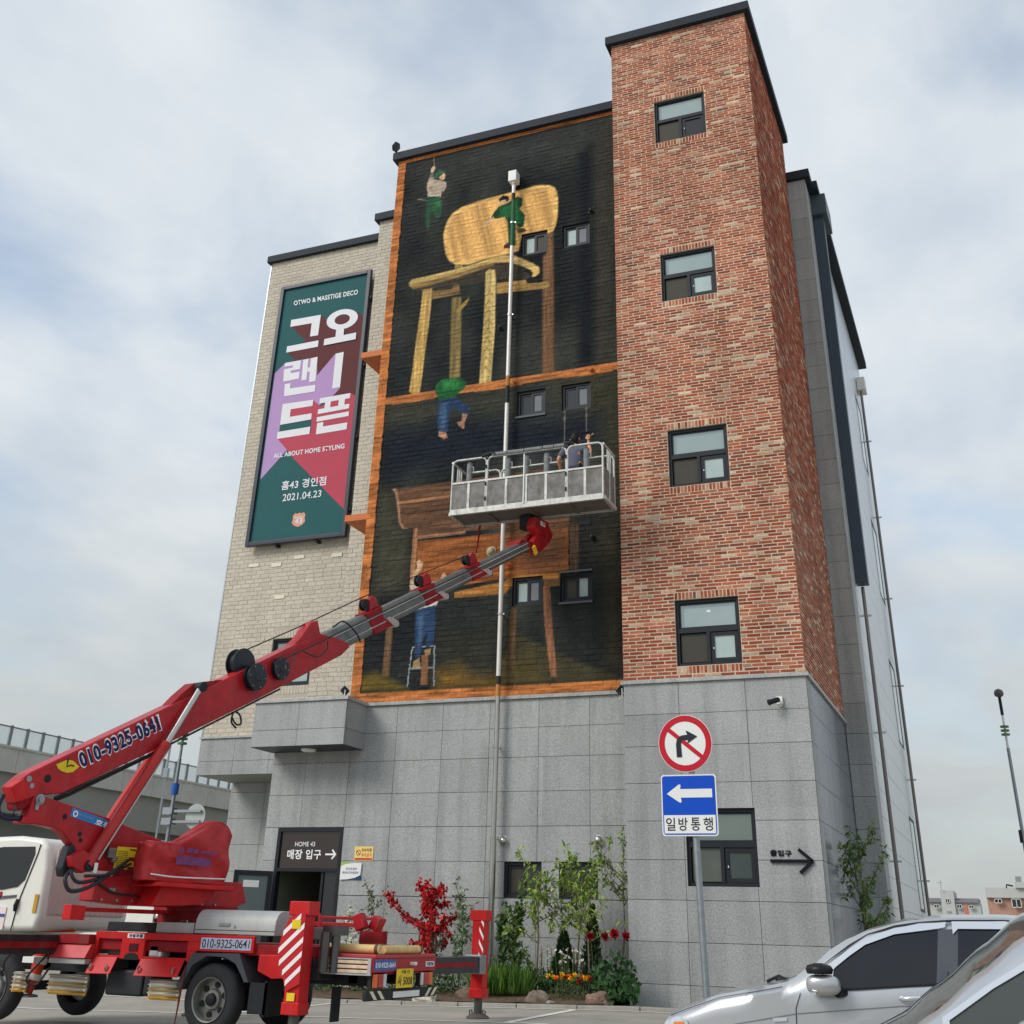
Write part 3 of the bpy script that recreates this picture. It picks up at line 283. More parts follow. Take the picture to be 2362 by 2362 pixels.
# ---- bricks
def brick_rects(a0,a1,b0,b1,pl,ph,jt,holes,rnd,a_end_jit=0):
    out=[]; n=int((b1-b0)/ph+.5); ph=(b1-b0)/n
    for r in range(n):
        z0=b0+r*ph+jt/2; z1=b0+(r+1)*ph-jt/2
        x=a0-(pl*.5 if r%2 else 0)-rnd.uniform(0,.02)
        while x<a1:
            L=pl*rnd.uniform(.93,1.07); s=max(x+jt/2,a0); e=min(x+L-jt/2,a1); x+=L
            segs=[(s,e)]
            for h in holes:
                if z1>h[2]+.002 and z0<h[3]-.002:
                    ns=[]
                    for (p,q) in segs:
                        if q<=h[0] or p>=h[1]: ns.append((p,q)); continue
                        if p<h[0]: ns.append((p,h[0]-.002))
                        if q>h[1]: ns.append((h[1]+.002,q))
                    segs=ns
            for p,q in segs:
                if q-p>.03: out.append((p,q,z0,z1))
    return out
rnd=random.Random(3)
PAL=[((156,82,60),6),((166,92,68),6),((144,74,56),4.5),((172,104,80),3.4),((128,68,56),2),((172,120,98),2.6),((194,174,150),1.2),((182,150,126),2),((120,84,74),1)]
def redcol():
    t=rnd.random()*sum(w for _,w in PAL)
    for c,w in PAL:
        t-=w
        if t<=0: break
    j=rnd.uniform(.9,1.1); return px(min(255,c[0]*j),min(255,c[1]*j),min(255,c[2]*j))
def add_brick(mb,F,p,q,z0,z1,col,dep=.012,out=.002,jit=.003):
    o=rnd.uniform(0,out); J=lambda:rnd.uniform(-jit,jit); ch=.003
    vs=[F(p+J(),z0+J(),-dep),F(q+J(),z0+J(),-dep),F(q+J(),z1+J(),-dep),F(p+J(),z1+J(),-dep)]
    vs+=[F(p+ch+J(),z0+ch+J(),o+J()*.5),F(q-ch+J(),z0+ch+J(),o+J()*.5),F(q-ch+J(),z1-ch+J(),o+J()*.5),F(p+ch+J(),z1-ch+J(),o+J()*.5)]
    mb.add(vs,[(4,5,6,7),(0,1,5,4),(1,2,6,5),(2,3,7,6),(3,0,4,7)],col)
def brick_parts(name,rects,F,m,parent,colf,nind,key,dep=.012,out=.004,jit=.0025,stuffname=None):
    rects=sorted(rects,key=key)
    for rc in rects[:nind]:
        mb=MB(); add_brick(mb,F,*rc,colf(rc),dep,out,jit); mb.build(name,m,parent,fix=False)
    mb=MB()
    for rc in rects[nind:]: add_brick(mb,F,*rc,colf(rc),dep,out,jit)
    mb.build(stuffname or (name+'work'),m,parent,fix=False,kind='stuff')
# tower front
TB=[(h[0]-.005,h[1]+.005,h[2]-.135,h[3]+.135) for h in WT]
tw=cellwall('tower_wall',FT,-5.9,-2.706,5.05,20.15,-.0045,WT,M_mortar,BLD)
rects=brick_rects(-5.9,-2.70,5.055,20.08,.254,.0635,.0185,TB,rnd)
for h in WT:
    for b0,b1 in ((h[3]+.008,h[3]+.13),(h[2]-.13,h[2]-.008)):
        n=17; w=(h[1]-h[0])/n
        for i in range(n): rects.append((h[0]+i*w+.009,h[0]+(i+1)*w-.009,b0,b1))
brick_parts('brick',rects,FT,M_rbrick,tw,lambda r:redcol(),300,lambda r:r[2],stuffname='brickwork')
tws=cellwall('tower_side_wall',FTS,19.5,24.5,5.05,20.15,-.0045,[],M_mortar,BLD)
mb=MB()
for rc in brick_rects(19.50,24.5,5.055,20.08,.254,.0635,.0185,[],rnd): add_brick(mb,FTS,*rc,redcol())
mb.build('brickwork',M_rbrick,tws,fix=False,kind='stuff')
# tower left return (faces the mural, short)
mb=MB(); mb.box(-5.888,-2.72,19.66,24.5,5.0,20.1); 
mb.build('tower_core',M_core,BLD,fix=False)
FTL=fr((-5.9,0,0),(0,1,0),(-1,0,0)); tl=cellwall('tower_return_wall',FTL,19.512,20.3,5.05,20.15,-.012,[],M_mortar,BLD)
mb=MB()
for rc in brick_rects(19.50,20.3,5.055,20.08,.254,.0635,.0125,[],rnd): add_brick(mb,FTL,*rc,redcol())
mb.build('brickwork',M_rbrick,tl,fix=False,kind='stuff')
mb=MB()
for h in WT: reveal(mb,FT,h)
mb.build('window_reveals',M_bback,tw,fix=False)
# ---- mural
WOOD=(178,110,62)
def paint(P):
    n=len(P); x,z=P[:,0],P[:,1]; C=np.zeros((n,3)); base=np.array([33,36,37.])
    C[:]=base; f=fbm(x*1.3,z*.9)[:,None]; C+= (f-.45)*np.array([46,46,38])
    f2=fbm(x*.6+9,z*.35+4)[:,None]; C+=np.clip(f2-.42,0,1)*np.array([90,84,60])
    st={'h':fbm(x*1.5,z*16+x*.8),'v':fbm(x*22,z*1.2),'d':fbm((x+z*.5)*1.2,(z-x*.45)*2.0+x*9)}
    for col,soft,streak,poly in MURAL:
        po=np.array(poly); mn=po.min(0)-.6;mx_=po.max(0)+.6
        w=np.where((x>mn[0])&(x<mx_[0])&(z>mn[1])&(z<mx_[1]))[0]
        if not len(w): continue
        Q=P[w]; ins=inpoly(Q,poly)
        if soft>0:
            d=edist(Q,poly); sd=np.where(ins,d,-d); a=np.clip(.5+sd/(2*soft),0,1)
        else: a=ins.astype(float)
        c=np.array(col,float)[None,:].repeat(len(w),0)
        if streak: c*= (1+ (st[streak][w]-.47)*(.75 if streak!='d' else .6))[:,None]
        else: c*=(1+(fbm(x[w]*5,z[w]*5)-.47)*.35)[:,None]
        C[w]=C[w]*(1-a[:,None])+c*a[:,None]
    # painted timber frame and floor beam
    fr_=(x<-11.72)|(z>18.60)|(z<5.25)|((z>11.70+.02*np.sin(x*3))&(z<11.885)); man=inpoly(P,MURAL_MAN); fr_&=~man
    g=np.where(x<-11.72,fbm(x*2,z*9),fbm(x*2.2,z*20)); wc=np.array(WOOD,float)*(1+(g-.47)[:,None]*.9)
    C[fr_]=wc[fr_]
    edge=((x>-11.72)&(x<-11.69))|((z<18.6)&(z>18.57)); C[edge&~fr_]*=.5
    C=np.clip(C,8,245)/255; L=np.where(C<=.04045,C/12.92,((C+.055)/1.055)**2.4)*ALB
    return np.concatenate([L,np.ones((n,1))],1)
MURAL_MAN=[]
for col,soft,streak,poly in MURAL:
    if col==(34,88,48): MURAL_MAN=poly
def paint_grid(name,rects,F,nx,nz,dep,out,parent,sep,colf,m):
    """each brick a small relief patch with painted vertices"""
    V=[];Fc=[];UV=[];cnt=0; objs=[]
    for (p,q,z0,z1) in rects:
        a=np.linspace(p,q,nx+1);b=np.linspace(z0,z1,nz+1);o=rnd.uniform(0,out); tilt=rnd.uniform(-.004,.004)
        vs=[];uv=[]
        for j in range(nz+1):
            for i in range(nx+1):
                e=(i in(0,nx)) or (j in(0,nz)); c=(-.003 if e else o+tilt*(j-nz/2)+rnd.uniform(-.0012,.0012))
                vs.append(tuple(F(a[i],b[j],c))); uv.append((a[i],b[j]))
        k=len(vs)
        fs=[(j*(nx+1)+i,j*(nx+1)+i+1,(j+1)*(nx+1)+i+1,(j+1)*(nx+1)+i) for j in range(nz) for i in range(nx)]
        ring=[i for i in range(nx+1)]+[j*(nx+1)+nx for j in range(1,nz+1)]+[nz*(nx+1)+i for i in range(nx-1,-1,-1)]+[j*(nx+1) for j in range(nz-1,0,-1)]
        bv=[]
        for r_ in ring: u=uv[r_]; bv.append(tuple(F(u[0],u[1],-dep))); uv.append(u)
        fs+= [(ring[(i+1)%len(ring)],ring[i],k+i,k+(i+1)%len(ring)) for i in range(len(ring))]
        vs+=bv; objs.append((vs,fs,uv))
    def mk(group,nm,kind):
        vs=[];fs=[];uv=[]
        for a,b,c in group:
            o=len(vs); vs+=a; uv+=c; fs+=[tuple(i+o for i in f) for f in b]
        me=bpy.data.meshes.new(nm); me.from_pydata(vs,[],fs)
        at=me.color_attributes.new('Col','FLOAT_COLOR','POINT'); at.data.foreach_set('color',colf(np.array(uv)).astype(np.float32).ravel())
        me.materials.append(m); ob=bpy.data.objects.new(nm,me); COL.objects.link(ob); par(ob,parent)
        if kind: ob['kind']=kind
    colcache=None
    # paint the individual bricks in one go
    uvs=[];
    for a,b,c in objs[:sep]: uvs+=c
    allc=colf(np.array(uvs)).astype(np.float32) if uvs else None; o=0
    for a,b,c in objs[:sep]:
        me=bpy.data.meshes.new(name); me.from_pydata(a,[],b); at=me.color_attributes.new('Col','FLOAT_COLOR','POINT'); at.data.foreach_set('color',allc[o:o+len(c)].ravel()); o+=len(c)
        me.materials.append(m); ob=bpy.data.objects.new(name,me); COL.objects.link(ob); par(ob,parent)
    mk(objs[sep:],name+'work','stuff')
# painted joint layer
def painted_backing(name,F,a0,a1,b0,b1,c,holes,parent,colf,m,step):
    A=sorted(set(np.arange(a0,a1,step).round(4))|{a1}|{h[i] for h in holes for i in(0,1)}); B=sorted(set(np.arange(b0,b1,step).round(4))|{b1}|{h[i] for h in holes for i in(2,3)})
    na=len(A); vs=[tuple(F(a,b,c)) for b in B for a in A]; uv=np.array([(a,b) for b in B for a in A]); fs=[]
    for j in range(len(B)-1):
        for i in range(na-1):
            ca,cb=(A[i]+A[i+1])/2,(B[j]+B[j+1])/2
            if any(h[0]<ca<h[1] and h[2]<cb<h[3] for h in holes): continue
            fs.append((j*na+i,j*na+i+1,(j+1)*na+i+1,(j+1)*na+i))
    me=bpy.data.meshes.new(name); me.from_pydata(vs,[],fs); at=me.color_attributes.new('Col','FLOAT_COLOR','POINT'); at.data.foreach_set('color',colf(uv).astype(np.float32).ravel()); me.materials.append(m)
    ob=bpy.data.objects.new(name,me); COL.objects.link(ob); par(ob,parent); return ob
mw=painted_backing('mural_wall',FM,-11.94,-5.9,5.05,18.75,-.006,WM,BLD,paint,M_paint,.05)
rr_=brick_rects(-11.94,-5.9,5.055,18.75,.265,.1125,.009,WM,rnd); rr_.sort(key=lambda r:abs(r[2]-6.2))
paint_grid('brick',rr_,FM,12,5,.009,.004,mw,300,paint,M_paint)
for h in WM:
    mb=MB(); reveal(mb,FM,h,.15,-.009); mb.build('window_reveal',mat('mural_dark',px(34,36,38),.6),mw,fix=False)
# ---- beige wings
BE=(196,187,171)
def beige(r): j=rnd.gauss(1,.018); return px(BE[0]*j,BE[1]*j,BE[2]*j)
lw=cellwall('left_wing_wall',FL,-17.72,-13.6,5.0,18.68,-.004,[WL],M_bback,BLD)
lh=[(WL[0],WL[1],WL[2]-.2,WL[3]+.2)]
lr=brick_rects(-17.72,-13.6,5.005,18.68,.262,.108,.009,lh,rnd)
for b0,b1 in ((WL[3]+.008,WL[3]+.19),(WL[2]-.19,WL[2]-.008)):
    for i in range(14): w=(WL[1]-WL[0])/14; lr.append((WL[0]+i*w+.004,WL[0]+(i+1)*w-.004,b0,b1))
brick_parts('brick',lr,FL,M_bbrick,lw,beige,300,lambda r:r[2],.01,.005,.003,'brickwork')
for (x,z) in ((-16.9,9.25),(-16.22,9.2),(-15.55,9.35),(-14.45,9.3),(-16.0,8.35),(-15.0,9.75)):   # a few proud bright bricks below the banner
    mb=MB(); add_brick(mb,FL,x-.15,x+.15,z-.05,z+.05,px(224,216,198),.01,.004); mb.v=[(v[0],v[1]-.02,v[2]) for v in mb.v]; mb.build('proud_brick',M_bbrick,lw,fix=False)
mb=MB(); reveal(mb,FL,WL,.15,-.01); mb.build('window_reveal',M_bback,lw,fix=False)
sw=cellwall('strip_wall',FS,-13.6,-11.9,5.0,18.68,-.004,[],M_bback,BLD)
brick_parts('brick',brick_rects(-13.6,-11.9,5.005,18.68,.262,.108,.009,[],rnd),FS,M_bbrick,sw,beige,0,lambda r:r[2],.01,.005,.003,'brickwork')
# ---- cores (solid bodies behind the cladding)
mb=MB(); mb.box(-11.93,-5.9,20.455,24.4,5.0,18.7); mb.build('mural_core',M_core,BLD,fix=False)
mb=MB(); mb.box(-13.585,-11.93,22.415,35,5.0,18.65); mb.build('strip_core',M_core,BLD,fix=False)
mb=MB(); mb.box(-17.70,-13.59,23.46,35,4.17,18.65); mb.build('left_wing_core',M_core,BLD,fix=False)
mb=MB(); mb.box(-11.93,-2.27,24.52,35,0.0,18.65); mb.build('rear_core',M_core,BLD,fix=False)
# ---- granite base
JZ=[4.46,3.93,3.333,2.74,2.15,1.556,.955,.36,-.25]
def panels(F,cols,rows,holes,m,parent,t=.03,gap=.004,name='granite_panel'):
    for i in range(len(cols)-1):
        for j in range(len(rows)-1):
            for x0,x1,z0,z1 in rect_cells(cols[i]+gap,cols[i+1]-gap,rows[j]+gap,rows[j+1]-gap,holes):
                if x1-x0<.02 or z1-z0<.02: continue
                o=rnd.uniform(-.0015,.0015); mb=MB(); wbox(mb,F,x0,x1,z0,z1,-t,o); mb.build(name,m,parent,fix=True)
rows=sorted(JZ)+[4.985]
gb=MB(); 
for x0,x1,z0,z1 in rect_cells(-13.6,-5.9,-.3,4.985,WG+[DOOR]): gb.poly([FM(x0,z0,-.02),FM(x1,z0,-.02),FM(x1,z1,-.02),FM(x0,z1,-.02)])
for h in WG+[DOOR]: reveal(gb,FM,h,.16,-.02)
g1=gb.build('granite_base',M_core,BLD,fix=False)
panels(FM,[-13.6,-12.82,-11.82,-10.82,-9.82,-8.82,-7.815,-6.81,-5.9],rows,WG+[DOOR],M_gran,g1)
gb=MB()
for x0,x1,z0,z1 in rect_cells(-5.9,-2.706,-.3,4.985,[WT0]): gb.poly([FT(x0,z0,-.02),FT(x1,z0,-.02),FT(x1,z1,-.02),FT(x0,z1,-.02)])
reveal(gb,FT,WT0,.16,-.02); gb.poly([FTS(19.52,-.3,-.02),FTS(24.5,-.3,-.02),FTS(24.5,4.985,-.02),FTS(19.52,4.985,-.02)])
g2=gb.build('granite_tower_base',M_core,BLD,fix=False)
panels(FT,[-5.9,-4.91,-3.745,-2.706],rows,[WT0],M_gran,g2)
panels(FTS,[19.532,19.95],rows,[],M_gran,g2); panels(FTS,[19.95,21.5,23.0,24.5],rows,[],M_gpol,g2)
FTLg=fr((-5.9,0,0),(0,1,0),(-1,0,0)); panels(FTLg,[19.532,20.3],rows,[],M_gran,g2)
mb=MB(); mb.box(-5.87,-2.74,19.67,24.5,-.3,4.98); mb.build('tower_base_core',M_core,BLD,fix=False)
mb=MB(); mb.box(-11.6,-5.9,20.47,24.5,-.3,4.98); mb.build('ground_floor_core',M_core,BLD,fix=False)
mb=MB(); mb.box(-13.57,-13.32,20.36,24.5,-.3,4.98); mb.box(-13.32,-11.6,20.36,24.5,2.78,4.98); mb.build('entrance_lintel_core',M_core,BLD,fix=False)
# caps
mb=MB(); wbox(mb,FM,-11.5,-5.9,4.985,5.05,-.1,.05); mb.build('stone_ledge',M_cap,BLD,bevel=.004)
mb=MB(); wbox(mb,FT,-5.945,-2.66,4.985,5.05,-.1,.045); mb.build('stone_ledge',M_cap,BLD,bevel=.004)
mb=MB(); wbox(mb,FTS,19.56,24.5,4.985,5.05,-.1,.045); mb.build('stone_ledge',M_cap,BLD,bevel=.004)
# canopy box over the entrance
FC=fr((0,19.5,0),(1,0,0),(0,-1,0)); FCS=fr((-11.53,0,0),(0,1,0),(1,0,0))
mb=MB(); mb.box(-13.62,-11.56,19.53,22.4,4.17,4.98); cn=mb.build('canopy',M_core,BLD,fix=False)
panels(FC,[-13.65,-12.6,-11.53],[4.15,4.46,4.985],[],M_gran,cn); panels(FCS,[19.531,20.3],[4.15,4.46,4.985],[],M_gran,cn)
panels(fr((-13.65,0,0),(0,1,0),(-1,0,0)),[19.531,20.9,22.4],[4.15,4.46,4.985],[],M_gran,cn)
mb=MB(); mb.box(-13.69,-11.49,19.46,22.38,4.987,5.05); mb.build('coping',M_cap,cn,bevel=.004)
mb=MB(); mb.box(-13.64,-11.54,19.51,20.29,4.145,4.168); mb.build('soffit',mat('canopy_soffit',px(46,48,54),.4),cn)
mb=MB(); mb.lathe((-12.54,19.9,4.144),(0,0,-1),[(0,.15),(.03,.15),(.05,.12),(.055,.02)]); mb.build('ceiling_lamp',M_white,cn,smooth=True)
# left wing granite band and recess below
mb=MB(); mb.box(-17.74,-13.6,23.33,24.8,4.17,4.98); lb=mb.build('granite_band',M_core,BLD,fix=False)
panels(FL,[-17.76,-16.75,-15.75,-14.75,-13.6],[4.155,4.467,4.98],[],M_gran,lb)
mb=MB(); mb.box(-17.78,-13.6,23.26,23.4,4.985,5.03); mb.build('stone_ledge',M_cap,BLD)
mb=MB(); mb.box(-17.74,-13.6,23.335,24.8,4.15,4.168); mb.build('soffit',M_soffit,BLD)
FR=fr((0,24.8,0),(1,0,0),(0,-1,0)); mb=MB(); mb.box(-17.74,-13.6,24.82,35,-.3,4.2); rw=mb.build('recess_wall',M_core,BLD,fix=False)
panels(FR,[-17.76,-16.75,-15.75,-14.75,-13.6],sorted(JZ[1:])+[4.15],[],M_gran,rw)
mb=MB(); mb.box(-13.6,-13.57,20.36,24.8,-.3,4.98); mb.build('ground_floor_side',M_gran,BLD,fix=False)
# right rear granite strip and metal side wall
panels(FG,[-2.70,-2.25],[.0+i*.6 for i in range(0,31)]+[18.6],[],M_gran,BLD,name='granite_panel')
M_mpan=mat('pale_metal_panel',px(198,202,204),.3,.2,var=.04,vs=.8,spec=.6)
panels(FGS,[24.532,25.25],[.0+i*.6 for i in range(0,31)]+[18.6],[],M_gran,BLD)
SWN=[(32.65,34.15,z0,z1) for z0,z1 in ((1.75,3.97),(5.8,8.0),(9.82,12.05),(13.9,16.1))]
mb=MB(); wbox(mb,FGS,25.25,36,0,18.6,-.2,-.02); sv=mb.build('side_wall',M_core,BLD,fix=False)
panels(FGS,[25.25,28.0,30.8,33.4,36.0],[i*.55 for i in range(0,34)]+[18.6],SWN,M_mpan,sv,name='metal_panel')
for (a0,a1,b0,b1) in SWN:
    mb=MB(); 
    for bx_ in ((a0,a0+.06,b0,b1),(a1-.06,a1,b0,b1),(a0,a1,b0,b0+.06),(a0,a1,b1-.06,b1)): wbox(mb,FGS,*bx_,-.015,.006)
    w=mb.build('window',M_frame,BLD); mb=MB(); wbox(mb,FGS,a0+.07,a1-.07,b0+.07,b1-.07,-.012,-.004); mb.build('pane',M_film2,w)
# cornices
def cornice(boxes,name='cornice'):
    mb=MB()
    for b in boxes: mb.box(*b)
    return mb.build(name,M_corn,BLD,bevel=.01)
cornice([(-12.06,-5.92,20.18,20.6,18.70,18.93)]); cornice([(-12.06,-11.9,20.6,24,18.70,18.93)])
cornice([(-6.02,-2.58,19.38,24.62,19.96,20.2)])
cornice([(-17.84,-13.62,23.18,23.6,18.58,18.8)]); cornice([(-17.84,-17.5,23.6,35,18.58,18.8)])
cornice([(-13.72,-12.06,22.28,22.7,18.56,18.79)])
cornice([(-2.8,-2.12,24.4,25.0,18.62,18.86)]); cornice([(-2.5,-2.0,25.0,36.2,18.62,18.86)])
mb=MB(); mb.box(-5.9,-2.7,19.5,24.5,20.1,20.15); mb.build('tower_roof',M_core,BLD)
# eave flashing under the left edge (grey metal corner strip)
mb=MB(); mb.box(-17.76,-17.72,23.29,23.34,5.0,18.6); mb.build('corner_trim',M_gal,BLD)
mb=MB(); mb.box(-2.712,-2.694,24.46,24.5,5.05,18.6); mb.build('corner_trim',M_gal,BLD)
# orange beams tying the mural wall to the wing
M_orange=mat('orange_beam',px(196,108,58),.6,var=.12,vs=5,stretch=(1,1,6),bump=.2,bs=20)
for z in (13.05,8.98):
    mb=MB(); mb.box(-12.49,-11.93,20.3,22.38,z,z+.15); mb.build('orange_beam',M_orange,BLD,bevel=.006)
# small wall vents
def vent(F,a,b,r,m,nm='vent_hood'):
    mb=MB(); c=F(a,b,0); n=F(0,0,1)-F(0,0,0); mb.lathe(c,n,[(0,r*1.25),(.012,r*1.25),(.014,r),(.05,r*.98),(.085,r*.75),(.10,r*.3)],24); mb.build(nm,m,BLD,autosmooth=40)
M_vd=mat('vent_dark',px(40,42,44),.5); M_vo=mat('vent_orange',px(190,112,50),.6)
for a,b in ((-8.459,2.488),(-6.644,2.498)): vent(FM,a,b,.075,M_steel)
for a,b,m_ in ((-6.70,15.9,M_vd),(-8.89,13.21,M_vd),(-6.71,11.775,M_vo),(-8.48,11.77,M_vo),(-8.49,7.64,M_orange),(-6.72,8.05,M_vd)): vent(FM,a,b,.05,m_)
vent(FM,-8.917,7.967,.085,mat('vent_cream',px(170,160,130),.5))
# ---- windows
def wframe(mb,F,a0,a1,b0,b1,w,c0,c1):
    for r_ in ((a0,a0+w,b0,b1),(a1-w,a1,b0,b1),(a0+w,a1-w,b0,b0+w),(a0+w,a1-w,b1-w,b1)): wbox(mb,F,*r_,c0,c1)
def pane(F,a0,a1,b0,b1,c,m,parent,nm='pane'):
    mb=MB(); wbox(mb,F,a0,a1,b0,b1,c-.006,c); return mb.build(nm,m,parent)
def twin(F,h,openr=False,up=M_film,ll=None,lr=None,sticker=False):
    a0,a1,b0,b1=h; zt=b0+(b1-b0)*.53; xm=a0+(a1-a0)*.5
    mb=MB(); wframe(mb,F,a0,a1,b0,b1,.055,-.149,-.06); wbox(mb,F,a0+.055,a1-.055,zt-.04,zt+.04,-.149,-.055); wbox(mb,F,xm-.035,xm+.025,b0+.055,zt-.04,-.149,-.05)
    wframe(mb,F,a0+.055,a1-.055,zt+.04,b1-.055,.03,-.149,-.09)
    w=mb.build('window',M_frame,BLD)
    pane(F,a0+.085,a1-.085,zt+.07,b1-.085,-.105,up,w)
    pane(F,a0+.075,xm-.035,b0+.075,zt-.05,-.10,ll or M_screen,w,'insect_screen')
    if sticker: mb=MB(); wbox(mb,F,xm-.02,xm+.05,zt+.32,zt+.36,-.105,-.102); mb.build('sticker',M_white,w)
    mb=MB(); wframe(mb,F,xm+.03,a1-.06,b0+.06,zt-.045,.065,-.13,-.075); sh=mb.build('sash',M_frame,w)
    pane(F,xm+.095,a1-.125,b0+.125,zt-.11,-.10,M_dark if openr else (lr or M_film2),w)  # open sash: a dark sheet stands for the unlit room behind
    mb=MB(); wbox(mb,F,a0+.15,a1-.10,zt+.075,b1-.15,-.1045,-.1035); mb.build('pane_lit_inset',mat('pane_lit_tone',px(150,166,167),.3,var=.06,vs=2,rnd=.08,spec=.4),w) if up is M_film else None  # lighter inset painted on the pane, leaving the double-glazing shadow around it
    # pull tab
    mb=MB(); wbox(mb,F,xm+.075,xm+.09,(b0+zt)/2-.03,(b0+zt)/2+.0,-.075,-.068); mb.build('latch',M_white,w)
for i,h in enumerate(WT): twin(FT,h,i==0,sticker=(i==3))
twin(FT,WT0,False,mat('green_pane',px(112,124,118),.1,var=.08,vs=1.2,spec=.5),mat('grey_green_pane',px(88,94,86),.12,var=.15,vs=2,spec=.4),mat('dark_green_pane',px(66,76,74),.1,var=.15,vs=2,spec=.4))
def mwin(F,h,ml,mr_):
    a0,a1,b0,b1=h; xm=(a0+a1)/2; mb=MB(); wframe(mb,F,a0,a1,b0,b1,.05,-.149,-.05); wframe(mb,F,a0+.05,xm+.02,b0+.05,b1-.05,.05,-.12,-.085); wframe(mb,F,xm-.02,a1-.05,b0+.05,b1-.05,.055,-.12,-.065)
    w=mb.build('window',M_frame,BLD); pane(F,a0+.10,xm-.03,b0+.10,b1-.10,-.10,ml,w); pane(F,xm+.035,a1-.105,b0+.105,b1-.105,-.09,mr_,w)
G_=mat('grey_pane',px(110,114,118),.12,var=.1,vs=3,spec=.7)
for h,(l,r_) in zip(WM,((M_film2,M_screen),(M_film2,G_),(M_dark,G_),(M_dark,G_),(M_film2,G_),(M_screen,M_film2))): mwin(FM,h,l,r_)
for h in WG: mwin(FM,h,M_screen,M_dark)
mb=MB(); 
for r_ in ((-8.46,-7.76,10.885,10.925),(-7.42,-6.73,6.745,6.785),(-7.42,-6.73,7.375,7.41)): mb=MB(); wbox(mb,FM,*r_,0.0,.035); mb.build('window_sill',mat('sill_dark',px(84,88,92),.5),mw)
mwin(FL,WL,M_film,M_film2)
# ---- entrance door
a0,a1,b0,b1=-13.29,-11.82,0.02,2.735
mb=MB(); wframe(mb,FM,a0,a1,b0,b1,.07,-.12,.012); wbox(mb,FM,a0+.07,a1-.07,1.955,2.015,-.12,.008); wbox(mb,FM,-12.24,-12.19,b0,1.955,-.1,-.03)
dr=mb.build('entrance_door',mat('black_frame',px(30,32,38),.4),BLD)
M_tr=mat('smoked_transom',px(52,40,36),.06,var=.25,vs=.9,spec=.8)
pane(FM,a0+.07,a1-.07,2.015,2.665,-.03,M_tr,dr,'transom_pane'); pane(FM,-12.19,-11.89,b0+.05,1.95,-.06,M_dark,dr,'side_pane')
q=lambda p,c=-.026:[FM(x,z,c) for x,z in p]
M_wt=mat('white_lettering',px(240,240,240),.5,var=0)
txt('lettering','HOME 43',q([(-12.89,2.482),(-12.44,2.482),(-12.44,2.40),(-12.89,2.40)]),M_wt,dr,.0)
txt('lettering','매장 입구',q([(-13.045,2.345),(-12.285,2.345),(-12.285,2.172),(-13.045,2.172)]),M_wt,dr,.02)
mb=MB(); 
for p in ([(-12.19,2.245),(-11.99,2.245),(-11.99,2.275),(-12.19,2.275)],[(-12.055,2.33),(-12.03,2.35),(-11.945,2.262),(-11.99,2.262)],[(-12.055,2.19),(-12.03,2.17),(-11.945,2.258),(-11.99,2.258)]): mb.poly([FM(x,z,-.026+.0002*len(mb.f)) for x,z in p])
mb.build('arrow',M_wt,dr)
hx,hy=-13.26,20.23; ex,ey=-13.80,19.72; u_=Vector((ex-hx,ey-hy,0)); Ld=u_.length; u_.normalize(); nn=Vector((u_.y,-u_.x,0)); nn=nn if nn.y<0 else -nn
FD=fr((hx,hy,0),u_,nn)
mb=MB(); wframe(mb,FD,0,Ld,.03,1.95,.09,-.02,.025); df=mb.build('open_leaf',M_frame,dr); 
M_gl=mat('door_glass',px(84,98,98),.05,var=.15,vs=1.5,spec=.6); pane(FD,.09,Ld-.09,.12,1.86,.004,M_gl,df); 
mb=MB(); wbox(mb,FD,.25,.55,1.66,1.78,.006,.009); mb.build('paper_notice',M_white,df); mb=MB(); mb.tube([FD(Ld-.05,.9,.03),FD(Ld-.05,.9,.07),FD(Ld-.05,1.25,.07),FD(Ld-.05,1.25,.03)],.012,8); mb.build('handle',M_steel,df)
# lobby seen through the doorway
M_lob=mat('lobby_wall',px(110,116,100),.7,var=.1); mb=MB()
mb.box(-13.30,-11.62,23.4,23.45,-.1,2.8); mb.box(-13.31,-13.29,20.46,23.45,-.1,2.8); mb.box(-11.63,-11.61,20.46,23.4,-.1,2.8); mb.box(-13.30,-11.62,20.46,23.4,2.74,2.77); mb.build('lobby_walls',M_lob,BLD,fix=False)
mb=MB(); mb.box(-13.32,-11.62,20.4,23.4,-.05,.0); mb.build('lobby_floor',mat('lobby_floor',px(90,92,88),.25),BLD)
mb=MB(); mb.box(-12.85,-12.35,22.6,23.1,0,1.12); mb.box(-12.9,-12.3,22.55,23.15,1.12,1.16); mb.build('reception_desk',mat('desk',px(60,58,54),.5),BLD,bevel=.01)
